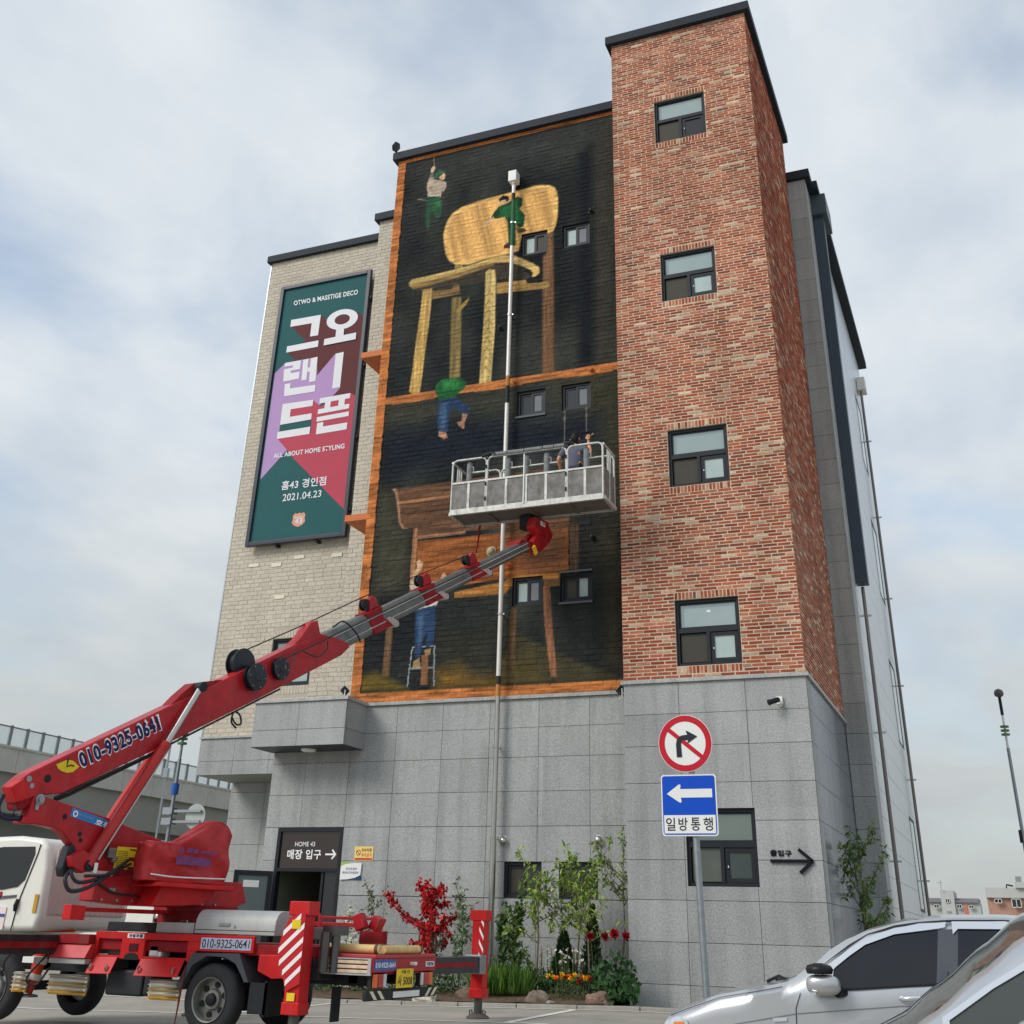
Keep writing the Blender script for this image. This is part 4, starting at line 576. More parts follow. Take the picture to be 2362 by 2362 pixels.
# ================================================================ things fixed to the building
# steel rain pipe with hopper box
RP=thing('rain_pipe','long stainless rain pipe with white hopper box running down the mural','pipe',(-8.6,20.1,0))
zs=[.2,1.4,2.55,4.9,5.0,5.25,5.38,8.2,11.0,11.6,11.95,15.2,16.85,17.0]
def seg(z0,z1,m,nm,r=.046):
    mb=MB(); mb.cyl((-8.592,20.12,z0),(-8.592,20.12,z1),r,16); mb.build(nm,m,RP,autosmooth=40)
M_pw=mat('pipe_white',px(214,210,204),.4,.2,var=.06,vs=4)
seg(.15,2.53,M_steel,'pipe',.056); seg(2.53,5.02,M_steel,'pipe',.046); seg(5.02,5.24,mat('pipe_orange',px(176,120,62),.6),'painted_pipe'); seg(5.24,5.40,mat('pipe_dark',px(44,42,38),.6),'painted_pipe'); seg(5.40,11.2,M_pw,'pipe'); seg(11.2,11.62,mat('pipe_dark2',px(36,38,38),.6),'painted_pipe'); seg(11.62,11.86,MATS['pipe_orange'],'painted_pipe'); seg(11.86,15.25,M_pw,'pipe'); seg(15.25,16.55,mat('pipe_green',px(44,92,60),.6,var=.15,vs=6),'painted_pipe'); seg(16.55,16.75,MATS['pipe_dark'],'painted_pipe'); seg(16.75,17.05,M_pw,'pipe')
mb=MB(); mb.box(-8.70,-8.49,20.0,20.24,17.06,17.36); mb.box(-8.63,-8.55,20.05,20.2,17.0,17.08); mb.build('hopper_box',M_white,RP,bevel=.012)
for z in (2.53,4.1,6.6,9.6,13.4,15.9):
    mb=MB(); mb.lathe((-8.592,20.12,z-.02),(0,0,1),[(0,.06),(.04,.06)],16); mb.box(-8.60,-8.585,20.12,20.31,z-.012,z+.012); mb.box(-8.535,-8.50,20.10,20.14,z-.015,z+.015); mb.build('bracket',M_steel,RP)
# side downpipes
SP=thing('downpipe','wide dark boxed downpipe on the shaded right flank of the building','pipe',(-2.1,25.6,8))
mb=MB(); mb.box(-2.24,-1.98,25.42,25.72,8.15,18.6); mb.build('duct',mat('duct_blue_grey',px(56,66,76),.4,var=.06),SP,bevel=.01); mb=MB(); mb.box(-2.26,-1.86,25.3,26.4,18.0,18.62); mb.build('hopper_box',mat('duct_head',px(70,80,84),.4),SP,bevel=.01)
for nm,y,z1,lab in (('steel_downpipe',25.78,8.15,'thin steel downpipe below the dark duct on the pale right flank'),('steel_downpipe',33.95,16.8,'tall steel downpipe at the far end of the pale right flank')):
    T_=thing(nm,lab,'pipe',(-2.1,y,0),'downpipes on the right flank'); mb=MB(); mb.cyl((-2.14,y,0),(-2.14,y,z1),.04,12); mb.build('pipe',mat('pipe_brown',px(120,112,110),.35,.6,var=.1),T_,autosmooth=40)
    for k in range(1,int(z1/2.6)+1):
        mb=MB(); mb.box(-2.25,-2.02,y-.02,y+.02,k*2.5-.02,k*2.5+.02); mb.build('bracket',M_steel,T_)
mb=MB(); mb.box(-2.24,-1.98,33.8,34.3,16.75,17.2); tag(mb.build('gutter_box',M_pw,None,bevel=.02),'pale gutter box on top of the tall steel pipe on the right flank','gutter box')
# spotlights
def spot(loc,aim,label,s=1.0):
    t=thing('spotlight',label,'spotlight',loc,'small floodlights on the building'); c=Vector(loc); a=Vector(aim).normalized(); x=a.cross(Vector((0,0,1))).normalized(); y=x.cross(a)
    mb=MB(); mb.obox(c+Vector((0,0,.16*s)),x*.09*s,a*.06*s,y*.075*s); mb.build('lamp_body',M_frame,t,bevel=.008); mb=MB(); mb.obox(c+Vector((0,0,.16*s))+a*.063*s,x*.08*s,a*.003*s,y*.065*s); mb.build('lens',mat('lens',px(190,190,180),.1),t)
    mb=MB(); mb.tube([c-x*.11*s+Vector((0,0,.16*s)),c-x*.11*s,c+x*.11*s,c+x*.11*s+Vector((0,0,.16*s))],.01*s,6); mb.build('bracket',M_white if s<1.05 else M_frame,t)
spot((-12.0,20.2,18.94),(-.75,-.35,.5),'small floodlight on the roof corner above the hanging painted man',1.15)
spot((-11.75,19.75,5.05),(.55,.35,.75),'small floodlight standing on the granite canopy beside the mural',.95)
spot((-6.1,20.0,4.85),(-.6,-.3,.6),'black floodlight in the corner under the stone ledge beside the tower',1.0)
# cctv
CC=thing('security_camera','small black bullet security camera on white base high on the granite tower','camera',(-3.17,19.5,4.6))
mb=MB(); wbox(mb,FT,-3.22,-3.12,4.53,4.66,.002,.05); wbox(mb,FT,-3.19,-3.14,4.5,4.53,.002,.03); mb.build('base',M_white,CC,bevel=.006); mb=MB(); mb.tube([FT(-3.17,4.60,.05),FT(-3.19,4.60,.10),FT(-3.22,4.585,.13)],.014,8); mb.build('arm',M_white,CC)
mb=MB(); p0=FT(-3.16,4.60,.12);p1=FT(-3.33,4.535,.22); mb.lathe(p0,p1-p0,[(0,.03),(.02,.042),(.17,.042),(.175,.048),(.205,.048),(.206,.03)],18); mb.build('camera_body',M_black,CC,autosmooth=40)
# arrow sign
AS=thing('arrow_sign','black metal arrow sign with small black lettering on the granite tower','sign',(-3.2,19.5,2.13)); mb=MB()
wbox(mb,FT,-3.52,-2.93,2.113,2.162,.012,.04); M_bs=mat('black_sign_metal',px(26,28,34),.7,spec=.1)
for sgn in (1,-1):
    c=Vector(FT(-2.965,2.1375+sgn*.085,.0265)); d=Vector((.11,0,-sgn*.09)).normalized(); up_=Vector((0,-1,0)).cross(d); mb.obox(c,d*.135,Vector((0,.0135,0)),up_*.024)
mb.build('arrow',M_bs,AS); o=txt('lettering','출입구',[FT(x,z,.014) for x,z in((-3.52,2.305),(-3.185,2.295),(-3.185,2.205),(-3.52,2.21))],M_bs,AS,.028); 
sm=o.modifiers.new('s','SOLIDIFY'); sm.thickness=.02
# yellow notice + plaque
YN=thing('notice_sign','small yellow no parking notice fixed to the granite right of the entrance','sign',(-11.33,20.3,2.27)); mb=MB(); wbox(mb,FM,-11.53,-11.125,2.15,2.396,.002,.012); mb.build('board',mat('notice_yellow',px(236,200,120),.5,var=.03),YN,bevel=.004)
q=lambda p,c=.0135:[FM(x,z,c) for x,z in p]
txt('lettering','외부차량',q([(-11.38,2.365),(-11.16,2.365),(-11.16,2.30),(-11.38,2.30)]),mat('notice_dark',px(70,52,40),.5),YN,.02); txt('lettering','주차금지',q([(-11.38,2.28),(-11.16,2.28),(-11.16,2.215),(-11.38,2.215)]),mat('notice_red',px(196,88,44),.5),YN,.02)
mb=MB(); wbox(mb,FM,-11.515,-11.14,2.162,2.198,.012,.0135); mb.build('red_band',mat('notice_band',px(186,72,52),.5),YN)
mb=MB(); 
for k in range(20):
    t0,t1=2*math.pi*k/20,2*math.pi*(k+1)/20; mb.poly([FM(-11.445+.05*math.cos(t0),2.29+.05*math.sin(t0),.0135),FM(-11.445+.05*math.cos(t1),2.29+.05*math.sin(t1),.0135),FM(-11.445+.038*math.cos(t1),2.29+.038*math.sin(t1),.0135),FM(-11.445+.038*math.cos(t0),2.29+.038*math.sin(t0),.0135)])
mb.obox(FM(-11.445,2.29,.0137),Vector((.03,0,-.03)),Vector((.004,0,.004)),Vector((0,.0002,0))); mb.build('ban_symbol',MATS['notice_dark'],YN)
PL=thing('plaque','white curved plaque with green and blue corners beside the entrance door','sign',(-11.57,20.3,1.97)); mb=MB()
outl=[(-11.79,1.82),(-11.62,1.83),(-11.47,1.855),(-11.36,1.90),(-11.345,2.11),(-11.55,2.105),(-11.70,2.085),(-11.79,2.05)]
mb.prism(outl,lambda a,b,t:FM(a,b,t),.004,.03); mb.build('board',M_white,PL)
mb=MB(); mb.prism([(-11.79,2.05),(-11.70,2.085),(-11.55,2.105),(-11.79,2.113)],lambda a,b,t:FM(a,b,t),.004,.026); mb.build('green_corner',mat('plaque_green',px(150,190,60),.5),PL); mb=MB(); mb.prism([(-11.62,1.83),(-11.47,1.855),(-11.36,1.90),(-11.338,1.828)],lambda a,b,t:FM(a,b,t),.004,.026); mb.build('blue_corner',mat('plaque_blue',px(32,56,110),.5),PL)
txt('lettering','건강한일터',q([(-11.68,2.03),(-11.44,2.03),(-11.44,1.985),(-11.68,1.985)],.0315),mat('plaque_ink',px(58,64,120),.5),PL,.015); txt('lettering','환경보건컨설팅㈜',q([(-11.745,1.965),(-11.40,1.965),(-11.40,1.92),(-11.745,1.92)],.0315),MATS['plaque_ink'],PL,.015)
# banner
BN=thing('banner_sign','tall teal framed advertising banner on the beige brick wing','banner',(-15.6,23.1,9.7)); FB=fr((0,23.1,0),(1,0,0),(0,-1,0))
mb=MB(); X0,X1,Z0,Z1=-17.097,-14.125,9.69,17.505; wframe(mb,FB,X0,X1,Z0,Z1,.115,-.05,.06); mb.build('frame',mat('banner_frame',px(48,54,66),.4),BN,bevel=.01)
mb=MB(); wbox(mb,FB,X0+.1,X1-.1,Z0+.1,Z1-.1,-.03,0); mb.build('backing_sheet',mat('banner_teal',px(50,94,96),.7,var=.04,vs=1.5,spec=.1),BN)
mb=MB(); mb.box(X0+.2,X0+.5,23.15,23.3,16,16.1); mb.box(X1-.5,X1-.2,23.15,23.3,16,16.1); mb.box(X0+.2,X0+.5,23.15,23.3,11,11.1); mb.box(X1-.5,X1-.2,23.15,23.3,11,11.1)
for z in (16.6,14.5,12.4,10.4): mb.box(X1-.01,X1+.05,23.08,23.3,z-.04,z+.04)
for x in (-16.2,-15.0): mb.box(x-.04,x+.04,23.08,23.3,Z0-.05,Z0+.01)
mb.build('wall_brackets',M_frame,BN)
for i,(col,poly) in enumerate(BANNER):
    mb=MB(); mb.poly([FB(max(X0+.116,min(X1-.116,a)),b,.002+.0015*i) for a,b in poly]); mb.build('colour_field',mat('banner_%d'%i,px(col[0]*.97,col[1]*.92,col[2]*.95),.7,var=.03,vs=1.5,spec=.1),BN)
M_bw=mat('banner_white',px(218,218,222),.5,var=.02)
for g in GLYPH.values():
    mb=MB()
    for i_,p in enumerate(g): mb.poly([FB(a,b,.009+.0006*i_*(len(g)<20 or i_>=len(g)-2)) for a,b in p])
    mb.build('large_glyph',M_bw,BN,fix=False)
for k,s_,bo in (('t1','OTWO & MASSTIGE DECO',.03),('t2','ALL ABOUT HOME STYLING',.03),('t3','홈43 경인점',.02),('t4','2021.04.23',.012)):
    txt('lettering',s_,[FB(a,b,.009) for a,b in BQ[k]],M_bw,BN,bo)
cx_,cz_=-15.575,10.275; sh=[(-.13,.19),(-.06,.165),(0,.19),(.06,.165),(.13,.19),(.19,.12),(.175,.03),(.2,-.06),(.13,-.14),(0,-.195),(-.13,-.14),(-.2,-.06),(-.175,.03),(-.19,.12)]
mb=MB(); mb.poly([FB(cx_+a,cz_+b,.006) for a,b in sh]); mb.build('badge',mat('badge',px(206,150,120),.5),BN)
mb=MB(); mb.poly([FB(cx_-.15,cz_+.06,.008),FB(cx_+.15,cz_+.06,.008),FB(cx_+.15,cz_+.075,.008),FB(cx_-.15,cz_+.075,.008)]); mb.build('badge_line',M_bw,BN,fix=False)
txt('lettering','43',[FB(cx_+a,cz_+b,.009) for a,b in((-.11,.04),(.11,.04),(.11,-.11),(-.11,-.11))],M_bw,BN,.02)
# ================================================================ TRUCK WITH AERIAL PLATFORM
M_red=mat('truck_red',px(172,29,37),.38,var=.22,vs=6,coat=.12,dirt=.45,spec=.25,low=.15); M_redd=mat('truck_red_dull',px(142,26,34),.55,var=.25,vs=6,dirt=.55,spec=.2); M_redo=mat('truck_red_bright',px(196,30,33),.42,var=.14,vs=6,dirt=.35,spec=.25,low=.12)
M_cab=mat('cab_white',px(226,225,216),.3,var=.03,vs=2,coat=.4,dirt=.12); M_cabb=mat('cab_back',px(200,182,176),.5,var=.08,vs=4,dirt=.25); M_chas=mat('chassis_black',px(34,36,40),.6,var=.2,vs=8)
M_tyre=mat('tyre',px(52,53,55),.85,var=.15,vs=9,bump=.4,bs=50); M_rim=mat('rim_steel',px(136,136,132),.45,.6,var=.2,vs=9,dirt=.4); M_alu=mat('aluminium_box',px(172,174,172),.55,.15,var=.08,vs=5,dirt=.2); M_gsec=mat('grey_boom_steel',px(112,114,112),.4,.5,var=.18,vs=5,dirt=.35); M_wst=mat('white_stripe',px(232,228,222),.5,var=.05); M_yel=mat('warning_yellow',px(226,196,40),.5,var=.08,vs=9); M_ywd=mat('worn_slat',px(206,190,160),.6,var=.2,vs=14,dirt=.25); M_hose=mat('hose_black',px(40,42,46),.45); M_navy=mat('navy_ink',px(24,26,84),.5)
TK=thing('aerial_platform_truck','red aerial platform truck with white cab and long raised boom in front of the mural','truck',(-8.6,11.9,0))
# -- cab
CP=[(-10.40,.90),(-10.37,1.05),(-10.385,1.55),(-10.44,1.78),(-10.56,1.865),(-10.9,1.895),(-11.4,1.88),(-11.72,1.80),(-12.05,1.35),(-12.2,1.1),(-12.24,.6),(-11.45,.55),(-11.4,.72),(-11.2,.84),(-10.95,.88)]
mb=MB(); mb.prism(CP,lambda a,b,t:Vector((a,t,b)),11.13,12.67); cab=mb.build('cab',M_cab,TK,bevel=.06)
mb=MB(); mb.prism([(-11.85,1.36),(-11.55,1.72),(-11.1,1.77),(-10.625,1.775),(-10.605,1.70),(-10.68,1.42),(-10.77,1.345),(-11.0,1.31)],lambda a,b,t:Vector((a,t,b)),11.12,11.14); mb.build('side_window',M_dark,cab)
mb=MB(); mb.box(-10.375,-10.355,11.24,12.56,1.06,1.76); 
for k in range(14): y=11.3+k*.092; mb.box(-10.36,-10.347,y,y+.035,1.07,1.70)
mb.build('rear_panel',M_cabb,cab,bevel=.006)
mb=MB(); mb.tube([(-10.545,11.123,1.80),(-10.56,11.123,1.70),(-10.69,11.123,1.25),(-10.715,11.123,1.12),(-10.735,11.123,.89)],.006,6); mb.build('door_seam',M_black,cab)
mb=MB(); mb.tube([(-10.72,11.11,1.09),(-10.715,11.10,1.15),(-10.71,11.11,1.215)],[.018,.026,.018],10); mb.build('door_handle',M_black,cab,smooth=True)
mb=MB(); mb.box(-10.475,-10.425,11.12,11.128,1.08,1.27); mb.build('reflector_strip',mat('amber_strip',px(190,150,50),.5),cab)
mb=MB(); mb.prism([(-11.4,1.17),(-10.76,1.235),(-10.755,1.26),(-11.4,1.215)],lambda a,b,t:Vector((a,t,b)),11.118,11.13); mb.build('side_stripe',mat('stripe_purple',px(92,86,96),.5),cab)
mb=MB(); mb.box(-11.2,-10.86,11.118,11.128,.9,1.13); mb.build('sticker',mat('sticker_pink',px(226,208,206),.5),cab); mb=MB(); mb.box(-11.2,-10.865,11.112,11.118,1.03,1.06); mb.build('sticker_band',mat('sticker_blue',px(40,80,150),.5),cab)
mb=MB(); mb.box(-11.2,-10.98,11.118,11.13,1.225,1.29); mb.build('red_flash',M_red,cab)
# -- wheels
def wheel(x,y0,y1,z,r,near,label=None):
    yc=(y0+y1)/2; s=-1 if near else 1; yo=y0 if near else y1
    mb=MB(); prof=[]; w=y1-y0
    mb.lathe((x,y0,z),(0,1,0),[(.03,r*.58),(0.01,r*.60),(0,r*.66),(0,r*.80),(.012,r*.91),(.035,r*.975),(.06,r),(w-.06,r),(w-.035,r*.975),(w-.012,r*.91),(w,r*.80),(w,r*.66),(w-.01,r*.60),(w-.03,r*.58)],48,False); wh=mb.build('wheel',M_tyre,TK,autosmooth=50)
    mb=MB(); rr=r*.62
    mb.lathe((x,yo,z),(0,-s,0),[(0.0,rr),(-.008,rr*.99),(.0,rr*.93),(.04,rr*.88),(.09,rr*.86),(.085,rr*.5),(.05,rr*.42),(.045,.005)],40,False); rim=mb.build('rim',M_rim,wh,autosmooth=40)
    for k in range(6):
        t=2*math.pi*k/6+.3; mb=MB(); mb.lathe((x+math.cos(t)*rr*.66,yo+s*-.078,z+math.sin(t)*rr*.66),(0,-s,0),[(-.006,.03),(.004,.03)],12); mb.build('hand_hole',M_black,rim)
    mb=MB(); mb.lathe((x,yo-s*.05,z),(0,s,0),[(0,.06),(.035,.055),(.05,.03)],20); mb.build('hub',M_chas,rim,autosmooth=40)
wheel(-7.88,11.10,11.30,.325,.335,True); wheel(-7.88,12.42,12.64,.325,.335,False); wheel(-10.85,11.14,11.34,.325,.335,True); wheel(-10.80,12.44,12.64,.325,.335,False)
# -- chassis
mb=MB(); mb.box(-12.1,-6.15,11.45,11.55,.50,.66); mb.box(-12.1,-6.15,12.2,12.3,.50,.66)
for x in (-11.6,-10.4,-9.2,-8.4,-7.3,-6.4): mb.box(x-.05,x+.05,11.45,12.3,.52,.64)
mb.cyl((-7.88,11.3,.325),(-7.88,12.42,.325),.06); mb.cyl((-10.83,11.3,.325),(-10.83,12.42,.325),.05); mb.box(-8.05,-7.7,11.75,12.0,.2,.45); mb.build('chassis',M_chas,TK)
mb=MB(); mb.box(-9.48,-6.6,11.13,12.6,.74,.845); mb.build('deck',M_redd,TK,bevel=.01)
# -- red side with lockers
def plate(poly,y0,y1,nm,m,par_=None,bev=.006):
    mb=MB(); mb.prism(poly,lambda a,b,t:Vector((a,t,b)),y0,y1); return mb.build(nm,m,par_ or TK,bevel=bev)
mb=MB()
for b in ((-9.47,-7.40,.85,.918),(-8.228,-7.40,.762,.85),(-9.10,-8.79,.66,.85),(-9.47,-9.42,.675,.85),(-9.42,-9.10,.67,.69),(-8.79,-8.228,.67,.69)): mb.box(b[0],b[1],11.085,11.13,b[2],b[3])
mb.prism([(-8.228,.67),(-8.228,.762),(-8.10,.762),(-8.20,.65)],lambda a,b,t:Vector((a,t,b)),11.085,11.13); sd=mb.build('side_panel',M_redo,TK,bevel=.004)
mb=MB(); mb.box(-9.43,-8.2,11.4,11.42,.66,.86); mb.box(-9.43,-8.2,11.13,11.42,.655,.67); mb.build('locker_back',mat('locker_dark',px(80,22,26),.7,var=.2),sd)
mb=MB(); mb.box(-8.985,-8.872,11.075,11.086,.738,.81); mb.build('square_hole_shade',mat('hole_shade_red',px(70,20,24),.8),sd)  # dark box on the panel face, painted shade of a square hole
mb=MB(); mb.box(-9.36,-9.14,11.2,11.35,.69,.83); mb.build('control_box',mat('control_box',px(110,106,92),.5),sd,bevel=.006); mb=MB(); mb.box(-8.76,-8.60,11.14,11.3,.69,.81); lb_=mb.build('lamp_box',M_white,sd,bevel=.008); mb=MB(); mb.box(-8.74,-8.64,11.13,11.14,.705,.79); mb.build('lamp_glass',mat('lamp_glass',px(190,200,206),.1),lb_)
plate([(-9.04,.655),(-8.84,.655),(-8.86,.70),(-8.90,.72),(-8.98,.72),(-9.02,.70)],11.075,11.084,'cable_notch',M_black,sd,0)
for x0,x1 in ((-9.445,-9.115),(-8.80,-8.235)):
    mb=MB(); v=[Vector((x0,11.075,.672)),Vector((x1,11.075,.678)),Vector((x1-.005,10.99,.517)),Vector((x0-.005,10.99,.512))]; mb.add([p for p in v]+[p+Vector((0,.012,-.005)) for p in v],[(0,1,2,3),(7,6,5,4),(0,4,5,1),(1,5,6,2),(2,6,7,3),(3,7,4,0)]); fl=mb.build('locker_door',M_redo,TK,bevel=.004)
    for x in (x0+.05,x1-.07): mb=MB(); mb.tube([(x,11.0,.545),(x,10.985,.575),(x,11.01,.60)],.011,8); mb.build('latch',M_steel,fl)
mb=MB(); mb.add([(-9.90,11.02,.782),(-9.445,11.02,.786),(-9.455,10.95,.652),(-9.955,10.95,.648),(-9.90,11.12,.782),(-9.445,11.12,.786),(-9.455,11.12,.652),(-9.955,11.12,.648)],[(0,1,2,3),(4,7,6,5),(0,4,5,1),(1,5,6,2),(2,6,7,3),(3,7,4,0)]); mb.build('side_skirt',mat('skirt_pinkred',px(196,62,66),.4,var=.08,dirt=.2),TK,bevel=.006)
mb=MB(); mb.box(-9.96,-9.46,10.97,11.1,.595,.645); mb.build('skirt_rail',M_alu,TK,bevel=.004); mb=MB(); mb.box(-9.9,-9.48,11.0,11.3,.79,.88); mb.build('front_locker',M_redd,TK)
def steps(x0,x1,z0,z1,y):
    S=None; n=5; h=(z1-z0)/n
    for k in range(n):
        mb=MB(); z=z0+k*h; mb.add([(x0,y+.015,z),(x1,y+.015,z+.002),(x1,y-.018,z+h*.55),(x0,y-.018,z+h*.55),(x0,y+.012,z+h*.97),(x1,y+.012,z+h*.97),(x0,y+.05,z),(x1,y+.05,z),(x0,y+.05,z+h),(x1,y+.05,z+h)],[(0,1,3,2),(2,3,5,4),(0,6,7,1),(4,5,9,8),(0,2,4,8,6),(1,7,9,5,3)])
        o=mb.build('slat' if S else 'side_guard',(mat('guard_yellow',px(214,172,84),.55,var=.2,vs=8),mat('guard_white',px(220,216,206),.5,var=.05,vs=5),mat('guard_tan',px(186,164,124),.6,var=.12,vs=7),mat('guard_white',px(220,216,206)),mat('guard_grey',px(172,166,156),.6,var=.1,vs=7))[k],S or TK); S=S or o
steps(-10.49,-10.31,.295,.492,11.05); steps(-9.955,-9.45,.295,.49,11.02); steps(-8.635,-8.26,.295,.49,11.06)
mb=MB(); mb.box(-10.45,-10.29,11.1,11.3,.58,.64); mb.build('bracket_plate',M_white,TK)
mb=MB(); mb.box(-9.29,-8.80,11.16,11.55,.31,.56); mb.box(-8.79,-8.66,11.16,11.5,.32,.6); mb.build('fuel_tank',mat('tank_black',px(48,50,54),.5,var=.1),TK,bevel=.03)
# fender + mudflap
ou=[(-8.30,.42),(-8.13,.745),(-7.55,.755),(-7.40,.50)]; inn=[(-7.45,.50),(-7.58,.66),(-7.72,.715),(-7.95,.72),(-8.12,.63),(-8.24,.40)]
plate(ou+inn,11.06,11.42,'fender',mat('fender_grey',px(70,73,78),.6,var=.1),TK,.004)
mb=MB(); mb.box(-7.40,-7.2,11.10,11.12,.22,.5); mb.box(-7.22,-7.2,11.10,11.42,.2,.52); mb.build('mudflap',M_chas,TK); mb=MB(); mb.box(-6.62,-6.60,11.42,11.58,.17,.48); mb.build('mudflap',M_chas,TK)
mb=MB(); mb.prism([(-7.30,.755),(-6.95,.76),(-6.95,.55),(-7.12,.54),(-7.30,.605)],lambda a,b,t:Vector((a,t,b)),11.05,11.4); mb.build('rear_bracket',M_redo,TK,bevel=.01)
mb=MB(); mb.tube([(-8.19,11.05,.62),(-8.21,11.05,.35),(-8.23,11.055,.08)],[.006,.011,.006],6); mb.build('static_strap',mat('strap_rust',px(110,50,42),.8),TK)
# boxes on deck
pr=[(11.14,.925),(11.14,.99),(11.15,1.06),(11.18,1.115),(11.23,1.15),(11.3,1.16),(11.62,1.16),(11.62,.925)]
mb=MB(); n=len(pr); mb.add([(-8.21,a,b) for a,b in pr]+[(-7.20,a,b) for a,b in pr],[tuple(range(n-1,-1,-1)),tuple(range(n,2*n))]+[(i,(i+1)%n,n+(i+1)%n,n+i) for i in range(n)]); tb=mb.build('tool_box',M_alu,TK,bevel=.008)
mb=MB(); mb.box(-7.90,-7.76,11.132,11.142,1.0,1.035); mb.build('handle',M_gal,tb,bevel=.004); mb=MB(); mb.box(-8.21,-7.2,11.136,11.142,.963,.968); mb.build('lid_seam',M_chas,tb); mb=MB(); mb.lathe((-7.70,11.14,1.0),(0,-1,0),[(0,.014),(.01,.012)],12); mb.build('lock',M_steel,tb)
mb=MB(); mb.box(-8.73,-8.235,11.16,11.5,.922,1.025); sb=mb.build('storage_box',M_alu,TK,bevel=.006); mb=MB(); mb.tube([(-8.52,11.3,1.025),(-8.51,11.3,1.045),(-8.44,11.3,1.045),(-8.43,11.3,1.025)],.006,6); mb.build('handle',M_steel,sb)
mb=MB(); mb.box(-9.39,-8.745,11.16,11.45,.922,1.015); mb.build('battery_box',M_chas,TK,bevel=.006)
mb=MB(); mb.tube([(-7.12,11.5,1.12),(-6.9,11.5,1.14),(-6.88,11.5,1.10),(-6.88,11.5,1.0)],.022,10); mb.box(-7.15,-6.5,11.7,11.78,1.03,1.07); mb.box(-7.15,-6.5,11.9,11.94,1.10,1.13); mb.build('hand_rail',M_red,TK,bevel=.004)
mb=MB(); mb.box(-7.15,-6.8,11.45,11.75,.9,1.02); mb.build('hose_box',mat('hose_box',px(64,62,66),.5),TK,bevel=.01)
mb=MB(); mb.tube([(-9.05,11.6,1.02),(-9.05,11.6,1.07),(-9.05,11.6,1.13),(-9.05,11.6,1.17)],[.06,.07,.05,.015],14); mb.build('work_lamp',M_steel,TK,smooth=True)
# -- outriggers
def hazard(F,poly_w,parent,x0,x1,z0,z1,n,slope,y):
    pass
def outrigger(x,y,ztop,near):
    mb=MB(); mb.box(x-.085,x+.085,y-.09,y+.09,.27,ztop-.05); mb.box(x-.12,x+.12,y-.10,y+.10,ztop-.13,ztop); mb.box(x-.1,x+.1,y-.1,y+.1,.25,.36); o=mb.build('outrigger_leg',M_redo,TK,bevel=.008)
    g=gz(x,y); mb=MB(); mb.cyl((x,y,g+.05),(x,y,.3),.055,14); mb.build('jack_tube',mat('jack_grey',px(86,88,84),.4,.5),o,autosmooth=40)
    mb=MB(); mb.lathe((x,y,g),(0,0,1),[(0,.15),(.02,.15),(.045,.11),(.06,.07)],18); mb.build('foot_pad',mat('pad_rust',px(92,84,80),.7,var=.2),o,autosmooth=40)
    for sx in (-1,1): mb=MB(); mb.tube([(x+sx*.1,y-.02,g+.03),(x+sx*.115,y-.02,g+.085),(x+sx*.08,y-.02,g+.1),(x+sx*.07,y-.02,g+.04)],.01,6); mb.build('pad_lug',MATS['pad_rust'],o)
    return o
on=outrigger(-6.735,10.93,1.25,True)
# hazard boards on the near leg
plateP=[(-6.83,1.10),(-6.70,1.14),(-6.645,1.14),(-6.645,.52),(-6.79,.45),(-6.83,.55),(-6.90,.66),(-6.925,.80),(-6.90,.95)]
plate(plateP,10.815,10.826,'hazard_board',mat('hazard_red',px(184,28,40),.45,var=.06),on,0)
mb=MB(); yy=10.812
def clipband(z):  # diagonal stripe rising to the right, clipped by the board edge
    out=[]
    for x in np.linspace(-6.92,-6.65,10): out.append(x)
    return out
def inside(x,zv): return inpoly(np.array([[x,zv]]),plateP)[0]
for k in range(6):
    zb=.40+k*.125; pts=[]
    xs=np.linspace(-6.92,-6.646,40); ok=[x for x in xs if inside(x,zb+.85*(x+6.92)) and inside(x,zb+.045+.85*(x+6.92))]
    if len(ok)>3: a,b=ok[0],ok[-1]; mb.poly([(a,yy,zb+.85*(a+6.92)),(b,yy,zb+.85*(b+6.92)),(b,yy,zb+.05+.85*(b+6.92)),(a,yy,zb+.05+.85*(a+6.92))])
mb.build('white_stripes',M_wst,on,fix=False)
mb=MB(); mb.box(-6.79,-6.69,10.8085,10.8105,1.0,1.08); mb.build('warning_label',M_yel,on); mb=MB(); mb.box(-6.78,-6.69,10.826,10.829,.37,.44); mb.build('warning_label',M_yel,on)
of=outrigger(-6.72,15.4,1.28,False); mb=MB()
for k in range(4): z=.62+k*.15; mb.poly([(-6.70,15.306,z+.16),(-6.635,15.306,z+.05),(-6.635,15.306,z+.0),(-6.70,15.306,z+.11)])
mb.build('white_stripes',M_wst,of,fix=False)
mb=MB(); mb.box(-6.80,-6.60,11.1,15.3,.55,.73); bm_=mb.build('outrigger_beam',mat('beam_dark',px(58,58,62),.4,.3,var=.25,vs=7,dirt=.3),TK,bevel=.008); mb=MB(); mb.box(-6.602,-6.594,12.75,15.0,.62,.67); mb.build('beam_stripe',M_redd,bm_)
mb=MB(); mb.box(-6.81,-6.585,15.12,15.31,.53,.75); mb.build('beam_end',M_gal,bm_,bevel=.008)
outrigger(-10.3,14.2,.75,False); outrigger(-10.0,9.2,.95,True)
mb=MB(); mb.box(-10.1,-9.9,9.25,14.2,.68,.87); bb=mb.build('outrigger_beam',MATS['beam_dark'],TK,bevel=.008); mb=MB(); mb.box(-9.899,-9.892,9.4,11.0,.74,.80); mb.build('beam_stripe',M_redd,bb)
